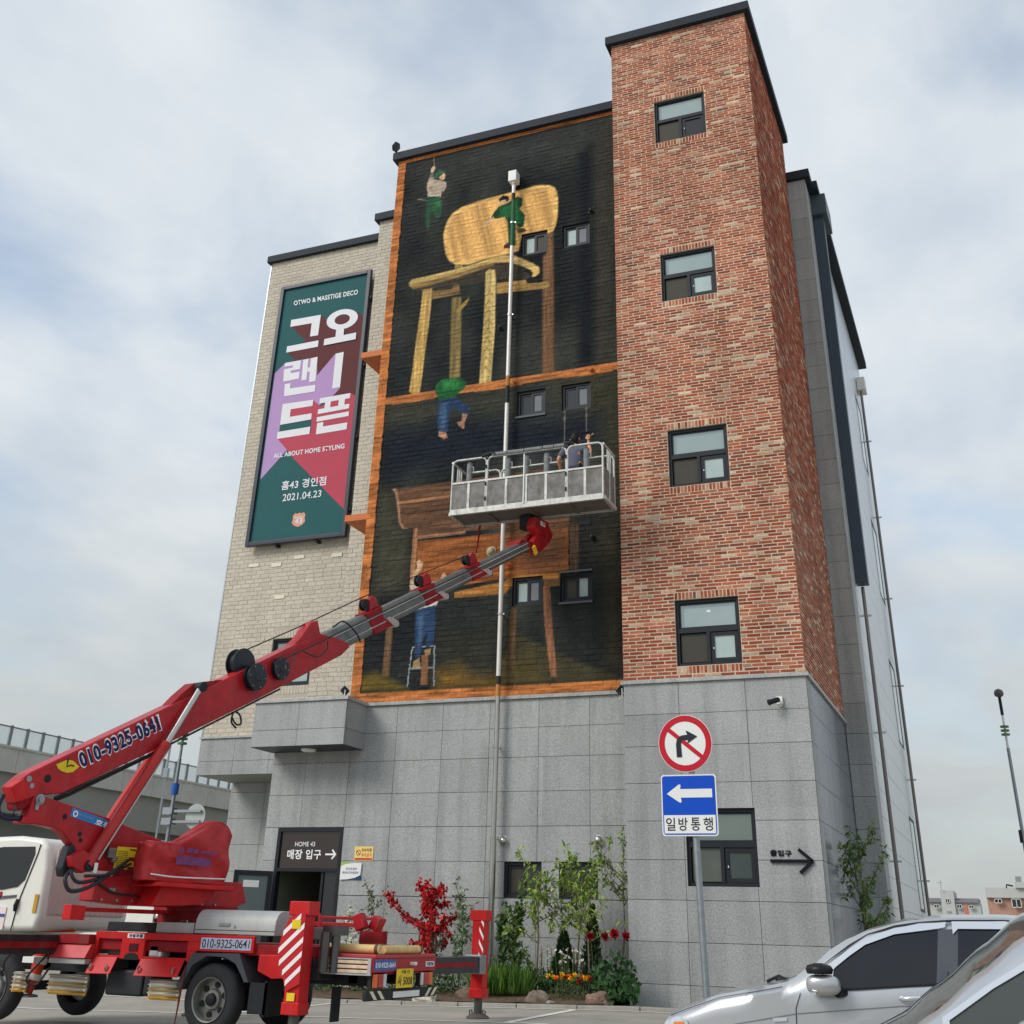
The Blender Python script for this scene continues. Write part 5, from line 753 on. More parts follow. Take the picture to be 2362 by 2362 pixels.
mb=MB(); mb.hose([(-9.95,10.98,.86),(-10.2,10.85,.8),(-10.4,10.8,.62),(-10.5,10.9,.5)],.012,8); mb.hose([(-9.93,11.0,.75),(-10.15,10.9,.45),(-10.05,10.95,.38),(-9.95,11.0,.55)],.012,8); mb.build('hydraulic_hose',M_hose,TK,smooth=True)
# -- tail
mb=MB(); mb.box(-6.60,-6.05,11.17,12.6,.61,.752); tl_=mb.build('tail_body',M_redd,TK,bevel=.006)
mb=MB(); 
for k in range(3): mb.box(-6.55,-6.08,11.155,11.172,.622+k*.042,.652+k*.042)
mb.build('tail_slats',M_ywd,tl_,bevel=.004); mb=MB(); wf=lambda a,b,t:Vector((a,t,b)); 
for b in ((-6.60,-6.555,.605,.757),(-6.08,-6.045,.605,.757),(-6.555,-6.08,.745,.757),(-6.555,-6.08,.605,.618)): mb.box(b[0],b[1],11.148,11.175,b[2],b[3])
mb.build('tail_frame',M_alu,tl_)
FT2=fr((-6.03,0,0),(0,1,0),(1,0,0)); q=lambda p,c=.004:[FT2(y,z,c) for y,z in p]
mb=MB(); wbox(mb,FT2,11.16,12.61,.632,.757,-.03,0); tp=mb.build('tail_panel',M_red,TK,bevel=.004)
mb=MB(); wbox(mb,FT2,11.2,11.66,.648,.745,0,.003); mb.build('phone_sticker',mat('sticker_rainbow',px(70,96,160),.5,var=.3,vs=6),tp)
txt('lettering','010-9325-0641',q([(11.22,.72),(11.645,.72),(11.645,.672),(11.22,.672)]),M_wt,tp,.02)
mb=MB(); wbox(mb,FT2,12.36,12.57,.672,.722,0,.003); mb.build('name_sticker',M_white,tp); txt('lettering','개별화물',q([(12.38,.716),(12.55,.716),(12.55,.678),(12.38,.678)]),M_navy,tp,.03)
mb=MB(); wbox(mb,FT2,11.655,12.035,.486,.66,.015,.022); lp=mb.build('number_plate',M_yel,TK,bevel=.004); M_ink=mat('plate_ink',px(30,34,34),.5)
txt('lettering','사 5008',q([(11.68,.60),(12.01,.60),(12.01,.505),(11.68,.505)],.0235),M_ink,lp,.02); txt('lettering','서울 92',q([(11.75,.65),(11.95,.65),(11.95,.615),(11.75,.615)],.0235),M_ink,lp,.015)
for y0,flip in ((11.2,1),(12.27,-1)):
    ys=(y0,y0+.10,y0+.22,y0+.29); cols=(('amber_lens',(214,104,34)),('red_lens',(176,40,40)),('clear_lens',(196,196,196))) ; cols=cols if flip>0 else cols[::-1]
    mb=MB(); wbox(mb,FT2,y0-.01,y0+.30,.49,.625,-.06,-.02); tlg=mb.build('tail_light',M_chas,TK)
    for i,(nm,c) in enumerate(cols):
        w0=ys[i] if flip>0 else y0+.29-(ys[3-i]-y0) ; 
        bnd=(y0,y0+.10,y0+.22,y0+.29) if flip>0 else (y0,y0+.07,y0+.19,y0+.29)
        mb=MB(); wbox(mb,FT2,bnd[i]+.004,bnd[i+1]-.004,.497,.618,-.02,0.0); mb.build('lens',mat(nm,px(*c),.2,coat=.5),tlg,bevel=.008)
mb=MB(); wbox(mb,FT2,11.1,12.68,.385,.478,-.06,-.01); bp=mb.build('bumper',M_chas,TK,bevel=.01)
mb=MB(); wbox(mb,FT2,11.66,12.26,.40,.455,-.01,-.007); mb.build('white_reflector',M_white,bp)
mb=MB()
for y,s in ((11.2,1),(11.36,1),(12.44,-1),(12.58,-1)):
    d0=.05*s; mb.poly([FT2(y+d0,.395,-.008),FT2(y+.07+d0,.395,-.008),FT2(y+.07-d0,.47,-.008),FT2(y-d0,.47,-.008)])
mb.build('bumper_stripes',mat('stripe_cream',px(214,206,176),.5),bp,fix=False)
mb=MB(); mb.obox((-6.01,12.0,.705),(.05,0,0),(0,.02,0),(0,0,.016)); mb.build('rear_camera',M_white,TK,bevel=.006)
mb=MB(); mb.box(-6.6,-6.02,11.2,12.58,.757,.79); mb.build('tail_deck',mat('deck_pink',px(176,66,66),.5,var=.12,dirt=.2),TK,bevel=.006)
mb=MB(); mb.box(-6.62,-6.3,11.9,11.95,.79,1.0); mb.build('tail_board',M_redd,TK,bevel=.006)
mb=MB(); mb.cyl((-6.55,11.08,.62),(-6.55,11.08,.98),.05,14); mb.cyl((-6.47,11.16,.62),(-6.47,11.16,.96),.045,14); mb.box(-6.60,-6.44,11.1,11.35,.95,1.04); mb.build('hydraulic_block',mat('hydraulic',px(92,90,90),.35,.6,var=.2,dirt=.4),TK,autosmooth=40)
mb=MB(); mb.obox((-6.45,11.6,1.08),(.05,0,.02),(0,.06,0),(-.03,0,.07)); mb.obox((-6.33,11.75,1.07),(.05,0,-.02),(0,.07,0),(.03,0,.06)); mb.build('lever_bank',M_red,TK,bevel=.01)
# rolled mats lying on the tail
M_roll=mat('rolled_mat',px(210,178,120),.6,var=.15,vs=10)
for nm,p0,p1,r_,lab in (('mat_roll',(-6.70,11.35,.835),(-6.06,11.35,.835),.042,'longer tan rolled mat lying along the side of the red truck tail'),('mat_roll',(-6.08,11.45,.832),(-6.08,12.3,.832),.04,'shorter tan rolled mat lying across the rear edge of the truck')):
    mb=MB(); mb.cyl(p0,p1,r_,16); o=mb.build(nm,M_roll,None,autosmooth=40); tag(o,lab,'mat','rolled mats on the truck tail')
    e=(Vector(p1)-Vector(p0)).normalized(); mb=MB(); mb.lathe(Vector(p1)-e*.05,e,[(0,r_*1.05),(.04,r_*1.05)],16); mb.build('end_band',mat('band_brown',px(96,64,44),.6),o)
mb=MB(); mb.add([(-6.55,11.45,.80),(-6.1,11.45,.80),(-6.1,12.2,.80),(-6.55,12.2,.80),(-6.5,11.5,.87),(-6.15,11.55,.885),(-6.12,12.1,.86),(-6.52,12.1,.88)],[(0,3,2,1),(4,5,6,7),(0,1,5,4),(1,2,6,5),(2,3,7,6),(3,0,4,7)]); tag(mb.build('folded_tarpaulin',mat('tarp_brown',px(104,82,62),.8,var=.3,vs=9,bump=.6,bs=14),None,bevel=.02),'dark brown folded tarpaulin between the rolled mats on the truck tail','tarpaulin')
# -- phone number on the side
q=lambda p,y=11.081:[Vector((x,y,z)) for x,z in p]
mb=MB(); mb.box(-8.06,-7.43,11.081,11.086,.785,.89); ss=mb.build('phone_sticker',mat('sticker_white_blue',px(170,180,214),.5,var=.25,vs=6),sd)
txt('lettering','010-9325-0641',q([(-8.045,.885),(-7.44,.888),(-7.445,.80),(-8.045,.79)],11.078),M_white,ss,.05); txt('lettering','010-9325-0641',q([(-8.04,.88),(-7.445,.883),(-7.45,.805),(-8.04,.795)],11.076),M_ink,ss,.01)
mb=MB(); mb.box(-9.03,-8.81,11.081,11.086,.862,.905); ns=mb.build('name_sticker',M_white,sd); txt('lettering','개별화물',q([(-9.015,.90),(-8.825,.902),(-8.825,.868),(-9.015,.866)],11.079),M_navy,ns,.03)
# -- turret, post and boom in the plane of the boom
TUR=Vector((-8.75,11.85,0)); BD=Vector((.18403599,.98291951,0)); BNv=Vector((.98291951,-.18403599,0)); ZZ=Vector((0,0,1))
SH=lambda s,h,w=0: TUR+BD*s+ZZ*h+BNv*w
mb=MB(); mb.lathe(TUR+ZZ*.84,(0,0,1),[(0,.5),(.10,.5),(.10,.42),(.30,.42),(.30,.47),(.36,.47)],36); mb.build('slewing_ring',M_redd,TK,autosmooth=40)
mb=MB(); mb.prism([(-1.66,1.20),(-1.64,1.42),(-1.2,1.46),(.45,1.46),(.55,1.25),(.3,1.17),(-1.2,1.17)],lambda a,b,t:SH(a,b,t),.02,.24); tr=mb.build('turret',M_red,TK,bevel=.012)
for k in range(9): mb=MB(); mb.lathe(SH(-1.55+k*.2,1.215,.24),BNv,[(0,.014),(.012,.014)],6); mb.build('bolt',M_gal,tr)
mb=MB(); mb.hose([SH(-1.2,1.44,.26),SH(-1.0,1.38,.27),SH(-.7,1.30,.26),SH(-.4,1.24,.26)],.014,8); mb.hose([SH(-1.62,1.36,.255),SH(-1.4,1.28,.26),SH(-1.1,1.26,.26),SH(-.8,1.2,.26)],.011,8); mb.build('turret_hose',M_hose,tr,smooth=True)
mb=MB(); mb.obox(SH(-1.43,1.31,.243),BD*.04,ZZ*.018,BNv*.004); mb.build('maker_plate',M_gal,tr)
mb=MB(); mb.prism([(-1.9,1.02),(-1.9,1.16),(-1.72,1.15),(-1.72,1.02)],lambda a,b,t:SH(a,b,t),.12,.25); mb.prism([(-1.72,1.10),(-1.72,1.14),(-.3,1.14),(-.3,1.10)],lambda a,b,t:SH(a,b,t),-.1,.1); mb.build('turret_bracket',M_redo,TK,bevel=.008)
POST=[(-2.567,2.092),(-2.546,2.132),(-2.507,2.145),(-2.439,2.13),(-1.642,2.004),(-.742,1.811),(-.3,1.70),(-.2,1.46),(-1.318,1.44),(-1.33,1.489),(-1.668,1.489),(-1.708,1.606),(-1.941,1.635),(-1.959,1.684),(-2.154,1.823),(-2.269,1.848),(-2.476,1.865),(-2.639,1.852),(-2.656,1.875),(-2.587,1.931)]
mb=MB(); mb.prism(POST,lambda a,b,t:SH(a,b,t),.06,.2); po=mb.build('post',M_red,TK,bevel=.012)
for s,h,r_ in ((-2.154,1.962,.028),(-1.932,1.814,.026),(-1.91,1.756,.024)): mb=MB(); mb.lathe(SH(s,h,.198),BNv,[(0,r_),(.004,r_)],16); mb.build('bolt_hole',M_black,po)
mb=MB(); mb.lathe(SH(-2.495,2.095,.2),BNv,[(0,.05),(.02,.05),(.022,.03),(.04,.028)],18); mb.obox(SH(-2.51,2.045,.206),BD*.02,ZZ*.05,BNv*.006); mb.build('pivot_pin',M_gal,po,autosmooth=40)
mb=MB(); mb.poly([SH(-2.08,2.055,.204),SH(-1.45,1.945,.204),SH(-1.475,1.868,.204),SH(-2.095,1.972,.204)]); dc=mb.build('blue_decal',mat('decal_blue',px(48,120,190),.4,var=.15,vs=5),po)
txt('lettering','호룡',[SH(-1.76,1.975,.207),SH(-1.56,1.942,.207),SH(-1.575,1.885,.207),SH(-1.775,1.918,.207)],M_wt,dc,.03); txt('lettering','SKYHORYONG',[SH(-1.99,2.012,.207),SH(-1.80,1.98,.207),SH(-1.805,1.955,.207),SH(-1.995,1.987,.207)],mat('decal_grey',px(120,160,180),.5),dc,.02)
mb=MB()
for k in range(16):
    t0,t1=2*math.pi*k/16,2*math.pi*(k+1)/16; c=(-2.035,2.0); mb.poly([SH(c[0]+.032*math.cos(t0),c[1]+.032*math.sin(t0),.207),SH(c[0]+.032*math.cos(t1),c[1]+.032*math.sin(t1),.207),SH(c[0]+.018*math.cos(t1),c[1]+.018*math.sin(t1),.207),SH(c[0]+.018*math.cos(t0),c[1]+.018*math.sin(t0),.207)])
mb.build('emblem',M_wt,dc,fix=False)
mb=MB(); mb.poly([SH(-1.422,1.729,.204),SH(-1.057,1.735,.204),SH(-1.049,1.513,.204),SH(-1.433,1.514,.204)]); yl=mb.build('warning_label',M_yel,po); mb=MB()
for a0_,a1_,h0,h1 in ((-1.25,-1.07,1.60,1.635),(-1.25,-1.07,1.70,1.715),(-1.25,-1.06,1.515,1.54)): mb.poly([SH(a0_,h0,.206),SH(a1_,h0,.206),SH(a1_,h1,.206),SH(a0_,h1,.206)])
mb.build('label_red',M_redd,yl,fix=False); mb=MB()
for k in range(9): h=1.54+k*.018; mb.poly([SH(-1.41,h,.206),SH(-1.27,h,.206),SH(-1.27,h+.005,.206),SH(-1.41,h+.005,.206)])
mb.build('label_print',M_ink,yl,fix=False,kind='stuff')
mb=MB(); mb.poly([SH(-1.16,1.655,.206),SH(-1.10,1.655,.206),SH(-1.10,1.69,.206),SH(-1.16,1.69,.206)]); mb.build('label_symbol',M_ink,yl,fix=False)
mb=MB(); mb.prism([(-2.05,1.59),(-1.93,1.66),(-1.75,1.61),(-1.71,1.49),(-1.90,1.455),(-2.015,1.50)],lambda a,b,t:SH(a,b,t),.205,.30); mb.build('cylinder_lug',M_red,po,bevel=.008)
mb=MB(); mb.prism([(-2.03,1.70),(-1.95,1.72),(-1.9,1.60),(-1.95,1.43),(-2.03,1.40),(-2.07,1.48)],lambda a,b,t:SH(a,b,t),.08,.2); mb.build('rear_cover',mat('cover_black',px(40,42,50),.5),po,bevel=.02)
mb=MB(); mb.hose([SH(-1.30,1.60,.26),SH(-1.5,1.5,.32),SH(-1.72,1.40,.34),SH(-1.95,1.36,.34),SH(-2.02,1.44,.3),SH(-1.95,1.5,.25)],.018,8); mb.hose([SH(-1.4,1.53,.27),SH(-1.62,1.42,.33),SH(-1.85,1.31,.36),SH(-2.03,1.28,.34),SH(-2.08,1.38,.3),SH(-2.0,1.47,.25)],.02,8); mb.hose([SH(-1.25,1.57,.25),SH(-1.6,1.45,.35),SH(-1.9,1.42,.36)],.014,8); mb.build('hydraulic_hose',M_hose,TK,smooth=True)
mb=MB(); mb.obox(SH(-1.52,1.66,.23),BD*.05,ZZ*.05,BNv*.03); mb.obox(SH(-1.47,1.60,.23),BD*.03,ZZ*.03,BNv*.03); mb.build('valve_block',mat('valve_grey',px(120,116,110),.5,.4,var=.3,vs=12),po,bevel=.008)
# boom: straight, 29 degrees
th=math.atan(.56); ca,sa=math.cos(th),math.sin(th)
BU=lambda u,v,w=0: SH(-1.18+u*ca-v*sa,2.94+u*sa+v*ca,w+.06)
REDP=[(-2.892,2.168),(-2.737,2.285),(-2.665,2.335),(-.995,3.266),(-.871,3.402),(-.692,3.57),(-.268,3.678),(-.059,3.802),(.261,3.985),(.885,4.34),(1.039,4.468),(1.381,4.50),(1.952,4.585),(2.016,4.547),(1.863,4.404),(.415,3.588),(-1.181,2.722),(-2.233,2.177),(-2.45,2.14),(-2.56,2.11),(-2.72,2.03),(-2.79,2.03)]
REDP=[(-2.81,2.19),(-2.70,2.30),(-2.64,2.345),(-.995,3.266),(-.268,3.678),(.885,4.34),(1.381,4.60),(1.70,4.62),(1.98,4.60),(2.016,4.547),(1.863,4.404),(.415,3.588),(-1.181,2.722),(-2.233,2.177),(-2.45,2.14),(-2.56,2.11),(-2.68,2.05),(-2.73,2.05)]
mb=MB(); mb.prism(REDP,lambda a,b,t:SH(a,b,t),-.02,.19); bo=mb.build('boom',M_red,TK,bevel=.014)
mb=MB(); mb.prism([(-.995,3.26),(-.871,3.402),(-.692,3.57),(-.30,3.68),(-.22,3.70)],lambda a,b,t:SH(a,b,t),0,.17); mb.build('cylinder_mount',M_redd,bo,bevel=.01)
mb=MB(); mb.prism([(.85,4.30),(1.03,4.47),(1.20,4.72),(1.33,4.78),(1.40,4.62),(1.5,4.58)],lambda a,b,t:SH(a,b,t),0,.17); mb.build('pulley_mount',M_red,bo,bevel=.012)
mb=MB(); mb.prism([(-2.66,1.97),(-2.45,2.14),(-2.55,2.25),(-2.74,2.15),(-2.70,2.0)],lambda a,b,t:SH(a,b,t),-.02,.17); mb.build('elbow_plate',M_redd,bo,bevel=.01)
q4=lambda P_,w:[SH(a,b,w) for a,b in P_]
TQ=[(-2.152,2.585),(-1.181,3.124),(-1.08,2.967),(-2.053,2.445)]
txt('lettering','010-9325-0641',q4([(-2.165,2.60),(-1.172,3.15),(-1.068,2.965),(-2.055,2.425)],.1935),M_wt,bo,.09); txt('lettering','010-9325-0641',q4([(-2.147,2.583),(-1.185,3.118),(-1.085,2.972),(-2.055,2.445)],.1955),M_navy,bo,.04)
pr_=[(-2.377,2.445),(-2.247,2.511),(-2.175,2.503),(-2.092,2.457),(-2.16,2.395),(-2.228,2.38),(-2.3,2.389),(-2.345,2.41)]
mb=MB(); mb.poly(q4(pr_,.194)); ang=mb.build('angle_gauge',M_yel,bo); mb=MB(); mb.prism([(-2.255,2.515),(-2.235,2.515),(-2.25,2.44)],lambda a,b,t:SH(a,b,t),.195,.20); mb.tube([SH(-2.25,2.44,.2),SH(-2.2,2.46,.2),SH(-2.16,2.455,.2)],.006,6); mb.build('pointer',M_black,ang)
for s,h,r_,m_ in ((-2.442,2.301,.04,M_black),(-2.607,2.214,.025,M_gal),(-2.655,2.275,.03,M_gal)): mb=MB(); mb.lathe(SH(s,h,.188),BNv,[(0,r_),(.006,r_)],16); mb.build('pin_boss',m_,bo)
mb=MB(); mb.prism([(-2.84,2.18),(-2.72,2.27),(-2.63,2.09),(-2.75,2.04)],lambda a,b,t:SH(a,b,t),.08,.205); mb.build('end_cap',M_redo,bo,bevel=.01)
mb=MB(); mb.hose([SH(-2.86,2.10,.12),SH(-2.90,1.98,.14),SH(-2.84,1.90,.16),SH(-2.68,1.90,.16),SH(-2.6,1.92,.1)],.026,10); mb.hose([SH(-2.74,2.02,.2),SH(-2.76,1.95,.21),SH(-2.74,1.92,.2)],.008,6); mb.build('hose_loop',mat('hose_navy',px(34,36,56),.4),bo,smooth=True)
mb=MB(); mb.tube([SH(-2.3,2.13,.17),SH(-1.15,2.71,.17),SH(.4,3.56,.17),SH(.75,3.75,.17)],.013,8); mb.tube([SH(-2.35,2.07,.1),SH(-2.1,2.18,.12),SH(-1.0,2.77,.15)],.018,8); mb.build('cable_run',M_hose,bo)
mb=MB(); mb.hose([SH(-.05,3.28,.2),SH(.02,3.2,.22),SH(.1,3.22,.22),SH(.08,3.32,.2),SH(-.02,3.34,.2),SH(-.04,3.22,.2),SH(.05,3.16,.2)],.012,8); mb.build('cable_coil',M_hose,bo,smooth=True)
# drums
for s,h,r_,w0,w1,nm in ((.216,3.80,.165,.2,.29,'cable_drum'),(.66,3.99,.14,.2,.26,'cable_drum'),(.12,3.96,.19,-.02,.12,'cable_drum')):
    mb=MB(); mb.lathe(SH(s,h,w0),BNv,[(0,r_),(.015,r_),(.018,r_*.8),(w1-w0-.02,r_*.8),(w1-w0-.015,r_),(w1-w0,r_),(w1-w0+.004,r_*.72),(w1-w0+.01,r_*.35),(w1-w0+.02,r_*.3)],36); dm=mb.build(nm,mat('drum_black',px(36,40,46),.35,var=.1,vs=8),bo,autosmooth=40)
    if w0>0:
        for k in range(6): t=k*math.pi/3; mb=MB(); mb.lathe(SH(s+math.cos(t)*r_*.82,h+math.sin(t)*r_*.82,w1),BNv,[(0,.008),(.006,.008)],8); mb.build('bolt',M_gal,dm)
        mb=MB(); mb.obox(SH(s+.01,h+.01,w1+.014),BD*.035+ZZ*.012,ZZ*.02-BD*.008,BNv*.004); mb.build('brass_plate',mat('brass',px(176,164,100),.4,.5),dm)
# telescopic sections: (u0,u1,height,half width)
def uv(s): return (s+1.18)/ca
secs=[(1.2,2.75,.315,.10),(2.4,4.0,.272,.092),(3.7,5.25,.235,.085),(5.0,6.75,.205,.078)]
for i,(s0,s1,hh,ww) in enumerate(secs):
    mb=MB(); u0,u1=uv(s0),uv(s1); c=hh/2; pf=[(-c,-ww*.7),(-c,ww*.7),(-c*.72,ww),(c*.72,ww),(c,ww*.7),(c,-ww*.7),(c*.72,-ww),(-c*.72,-ww)]
    n=8; mb.add([BU(u0,v,w) for v,w in pf]+[BU(u1,v,w) for v,w in pf],[tuple(range(7,-1,-1)),tuple(range(8,16))]+[(k,(k+1)%8,8+(k+1)%8,8+k) for k in range(8)]); sc_=mb.build('boom_section',M_gsec,TK,autosmooth=20)
    mb=MB(); mb.tube([BU(u0,c*.45,ww+.012),BU(u1,c*.45,ww+.012)],.009,6); mb.tube([BU(u0,-c*.4,ww+.012),BU(u1,-c*.4,ww+.012)],.009,6); mb.build('guide_rail',M_alu,sc_)
    if i<3:
        e=u1; mb=MB(); k=hh/2+.012; w2=ww+.014
        mb.prism([(e-.42,k),(e-.02,k),(e+.0,k+.02),(e+.02,-k),(e+.22,-k-.02),(e+.26,-k-.06),(e+.05,-k-.05),(e-.42,-k)] if False else [(e-.40,k),(e+.0,k),(e-.02,0),(e+.18,-k),(e-.30,-k)],lambda a,b,t:BU(a,b,t),-w2,w2); cl=mb.build('red_collar',M_redd,sc_,bevel=.008)
        mb=MB(); mb.prism([(e+.02,-.02),(e+.14,-.03),(e+.30,-k+.02),(e+.28,-k-.05),(e+.18,-k-.045),(e+.12,-k+.03)],lambda a,b,t:BU(a,b,t),-w2-.01,w2+.01); mb.build('collar_nose',mat('nose_pale',px(176,160,158),.5,var=.4,vs=14),sc_,bevel=.012)
        mb=MB(); mb.cyl(BU(e+.28,-k-.03,-w2),BU(e+.28,-k-.03,w2),.035,12); mb.build('roller',M_chas,sc_,autosmooth=40)
        # sheave on top
        mb=MB(); mb.prism([(e-.22,k),(e+.02,k),(e-.0,k+.14),(e-.08,k+.19),(e-.16,k+.16)],lambda a,b,t:BU(a,b,t),-.03,.05); mb.build('sheave_bracket',M_red,sc_,bevel=.01)
        mb=MB(); mb.lathe(BU(e-.24,k+.10,-.05),BNv,[(0,.085),(.02,.085),(.025,.065),(.055,.065),(.06,.085),(.08,.085)],24); mb.build('sheave',M_chas,sc_,autosmooth=40)
mb=MB(); mb.lathe(BU(uv(1.36),.27,-.05),BNv,[(0,.08),(.02,.08),(.025,.06),(.055,.06),(.06,.08),(.08,.08)],24); mb.build('sheave',M_chas,bo,autosmooth=40)
mb=MB(); pl_=[SH(.2,4.15,0),BU(uv(1.28),.38,0),BU(uv(2.55),.39,0),BU(uv(3.85),.34,0),BU(uv(5.12),.30,0)]; 
mb.tube(pl_,.009,6); mb.build('wire_rope',M_hose,bo)
mb=MB(); mb.hose([BU(uv(.55),.13,.215),BU(uv(1.0),.12,.21),BU(uv(2.5),.10,.18),BU(uv(3.8),.09,.16),BU(uv(5.1),.07,.14)],.01,6); mb.hose([BU(uv(1.05),.1,.21),BU(uv(1.25),-.05,.22),BU(uv(1.45),-.02,.21),BU(uv(1.5),.08,.2)],.008,6); mb.hose([BU(uv(1.75),.2,.1),BU(uv(1.9),.22,.17),BU(uv(2.05),.0,.19),BU(uv(2.1),-.15,.18)],.012,8); mb.build('signal_cable',M_hose,bo,smooth=True)
# lift cylinders
for w,ds in ((.27,0),(-.10,.2)):
    SHc=SH; SH=(lambda s,h,w=0,ds=ds: SHc(s+ds,h,w))
    mb=MB(); mb.cyl(SH(-1.82,1.52,w),SH(-1.048,2.826,w),.062,18); cy=mb.build('lift_cylinder',mat('cylinder_red',px(176,42,40),.4,var=.16,vs=6,dirt=.3),TK,autosmooth=40)
    mb=MB(); mb.cyl(SH(-1.055,2.81,w),SH(-.675,3.50,w),.036,14); mb.build('piston_rod',M_steel,cy,autosmooth=40)
    
    for eye in (SH(-.665,3.52,w-.05),SH(-1.82,1.52,w-.05)): mb=MB(); mb.lathe(eye,BNv,[(0,.058),(.1,.058)],16); mb.build('cylinder_eye',M_chas,cy,autosmooth=40)
    mb=MB(); mb.tube([SH(-1.06,2.74,w+.06),SH(-1.75,1.58,w+.07)],.008,6); mb.build('pipe',M_alu,cy); SH=SHc
mb=MB(); mb.obox(SH(-1.765,1.50,.34),BD*.022,ZZ*.05,BNv*.006); mb.build('pin_cover',M_white,TK,bevel=.006)
# operator platform under a red tarpaulin
mb=MB(); mb.prism([(-1.26,1.36),(-1.20,1.40),(-.09,1.40),(-.09,1.35)],lambda a,b,t:SH(a,b,t),.3,.66); mb.prism([(-1.2,1.40),(-1.2,1.44),(-.2,1.44),(-.2,1.40)],lambda a,b,t:SH(a,b,t),.3,.6); mb.prism([(-1.1,1.17),(-1.0,1.36),(-.2,1.36),(-.25,1.28),(-.4,1.2)],lambda a,b,t:SH(a,b,t),.24,.5); mb.build('operator_platform',M_redo,TK,bevel=.008)
N_=26
cvr=[]; rn=random.Random(5)
prof=[(-1.39,1.755),(-1.30,1.785),(-1.1,1.79),(-.89,1.80),(-.70,1.90),(-.48,2.035),(-.40,2.06),(-.31,2.06),(-.24,2.03),(-.175,1.92)]
def topz(s):
    for i in range(len(prof)-1):
        if prof[i][0]<=s<=prof[i+1][0]: t=(s-prof[i][0])/(prof[i+1][0]-prof[i][0]); return prof[i][1]*(1-t)+prof[i+1][1]*t
    return prof[-1][1]
mb=MB(); ns,nc=64,48; vs=[]
for i in range(ns+1):
    s=-1.30+1.125*i/ns; zt=topz(s)
    path=[]
    for j in range(nc+1):
        t=j/nc
        if t<.38: w=.60+.015*math.sin(t*20+s*9)+ .02*fbm(np.array([s*6.]),np.array([t*7.]))[0]; z=1.415+(zt-1.415)*(t/.38)
        elif t<.62: k=(t-.38)/.24; w=.61-.24*k; z=zt+.012*math.sin(k*math.pi)-.025*math.sin(k*3.1*2+s*5)**2
        else: k=(t-.62)/.38; w=.37; z=zt-(zt-1.415)*k
        fold=.02*(fbm(np.array([s*2.5+w*2]),np.array([z*2.5-s*2.]))[0]-.45)-.06*abs(fbm(np.array([s*4.+z*2.5]),np.array([z*3.-s*3.]))[0]-.47)-.03*abs(fbm(np.array([s*7.-z*4]),np.array([z*6.+s*2]))[0]-.47)
        fold+=.012*math.sin((z*2+s)*9)*(1 if w>.3 else .3)
        vs.append(SH(s+fold*.1,z+(.0 if t<.03 else fold*.3),w+fold*1.0))
m_=nc+1; fs=[(i*m_+j,(i+1)*m_+j,(i+1)*m_+j+1,i*m_+j+1) for i in range(ns) for j in range(nc)]
fs.append(tuple(range(m_))); fs.append(tuple(ns*m_+j for j in range(m_))); mb.add(vs,fs)
cv_=mb.build('control_cover',mat('tarpaulin_red',px(178,46,50),.4,var=.18,vs=7,bump=.25,bs=18),TK,smooth=True)
mb=MB(); mb.hose([SH(-1.29,1.47,.63),SH(-1.0,1.455,.655),SH(-.6,1.46,.655),SH(-.2,1.47,.63)],.008,6); mb.build('tie_rope',M_white,cv_,smooth=True)
mb=MB(); mb.poly([SH(-.98,1.70,.665),SH(-.90,1.70,.665),SH(-.94,1.765,.665)]); mb.poly([SH(-.86,1.70,.665),SH(-.70,1.70,.665),SH(-.70,1.745,.665),SH(-.86,1.745,.665)]); mb.poly([SH(-.66,1.705,.665),SH(-.42,1.705,.665),SH(-.42,1.73,.665),SH(-.66,1.73,.665)]); mb.poly([SH(-1.0,1.58,.668),SH(-.5,1.58,.668),SH(-.5,1.66,.668),SH(-1.0,1.66,.668)]); mb.build('faded_print',mat('faded_blue',px(110,60,110),.5,var=.3,vs=12),cv_,fix=False)
# -- basket
def TB_(pts,r=.022,n=10):
    m=MB(); m.tube(pts,r,n); return m
KB=[]; bx0,bx1,by0,by1,bz0,bzp,bzr=-8.93,-5.84,18.3,18.98,8.07,8.715,9.19
M_bal=mat('basket_aluminium',px(186,185,180),.5,.3,var=.2,vs=11,dirt=.55); M_mesh=mat('basket_panel',px(118,116,112),.65,.1,var=.35,vs=8,dirt=.7); M_flo=mat('basket_floor',px(104,101,94),.7,.1,var=.2,vs=5,dirt=.5)
mb=MB(); mb.box(bx0+.02,bx1-.02,by0+.02,by1-.02,bz0+.03,bz0+.07); bk=mb.build('basket',M_flo,TK)
mb=MB()
for y in (by0,by1): mb.box(bx0,bx1,y-.03,y+.03,bz0,bz0+.07)
for x in (bx0,bx1): mb.box(x-.03,x+.03,by0,by1,bz0,bz0+.068)
mb.build('floor_frame',M_bal,bk); mb=MB()
for x in (-8.2,-7.35,-6.55): mb.box(x-.025,x+.025,by0+.03,by1-.03,bz0+.005,bz0+.03)
mb.build('floor_beams',M_flo,bk)
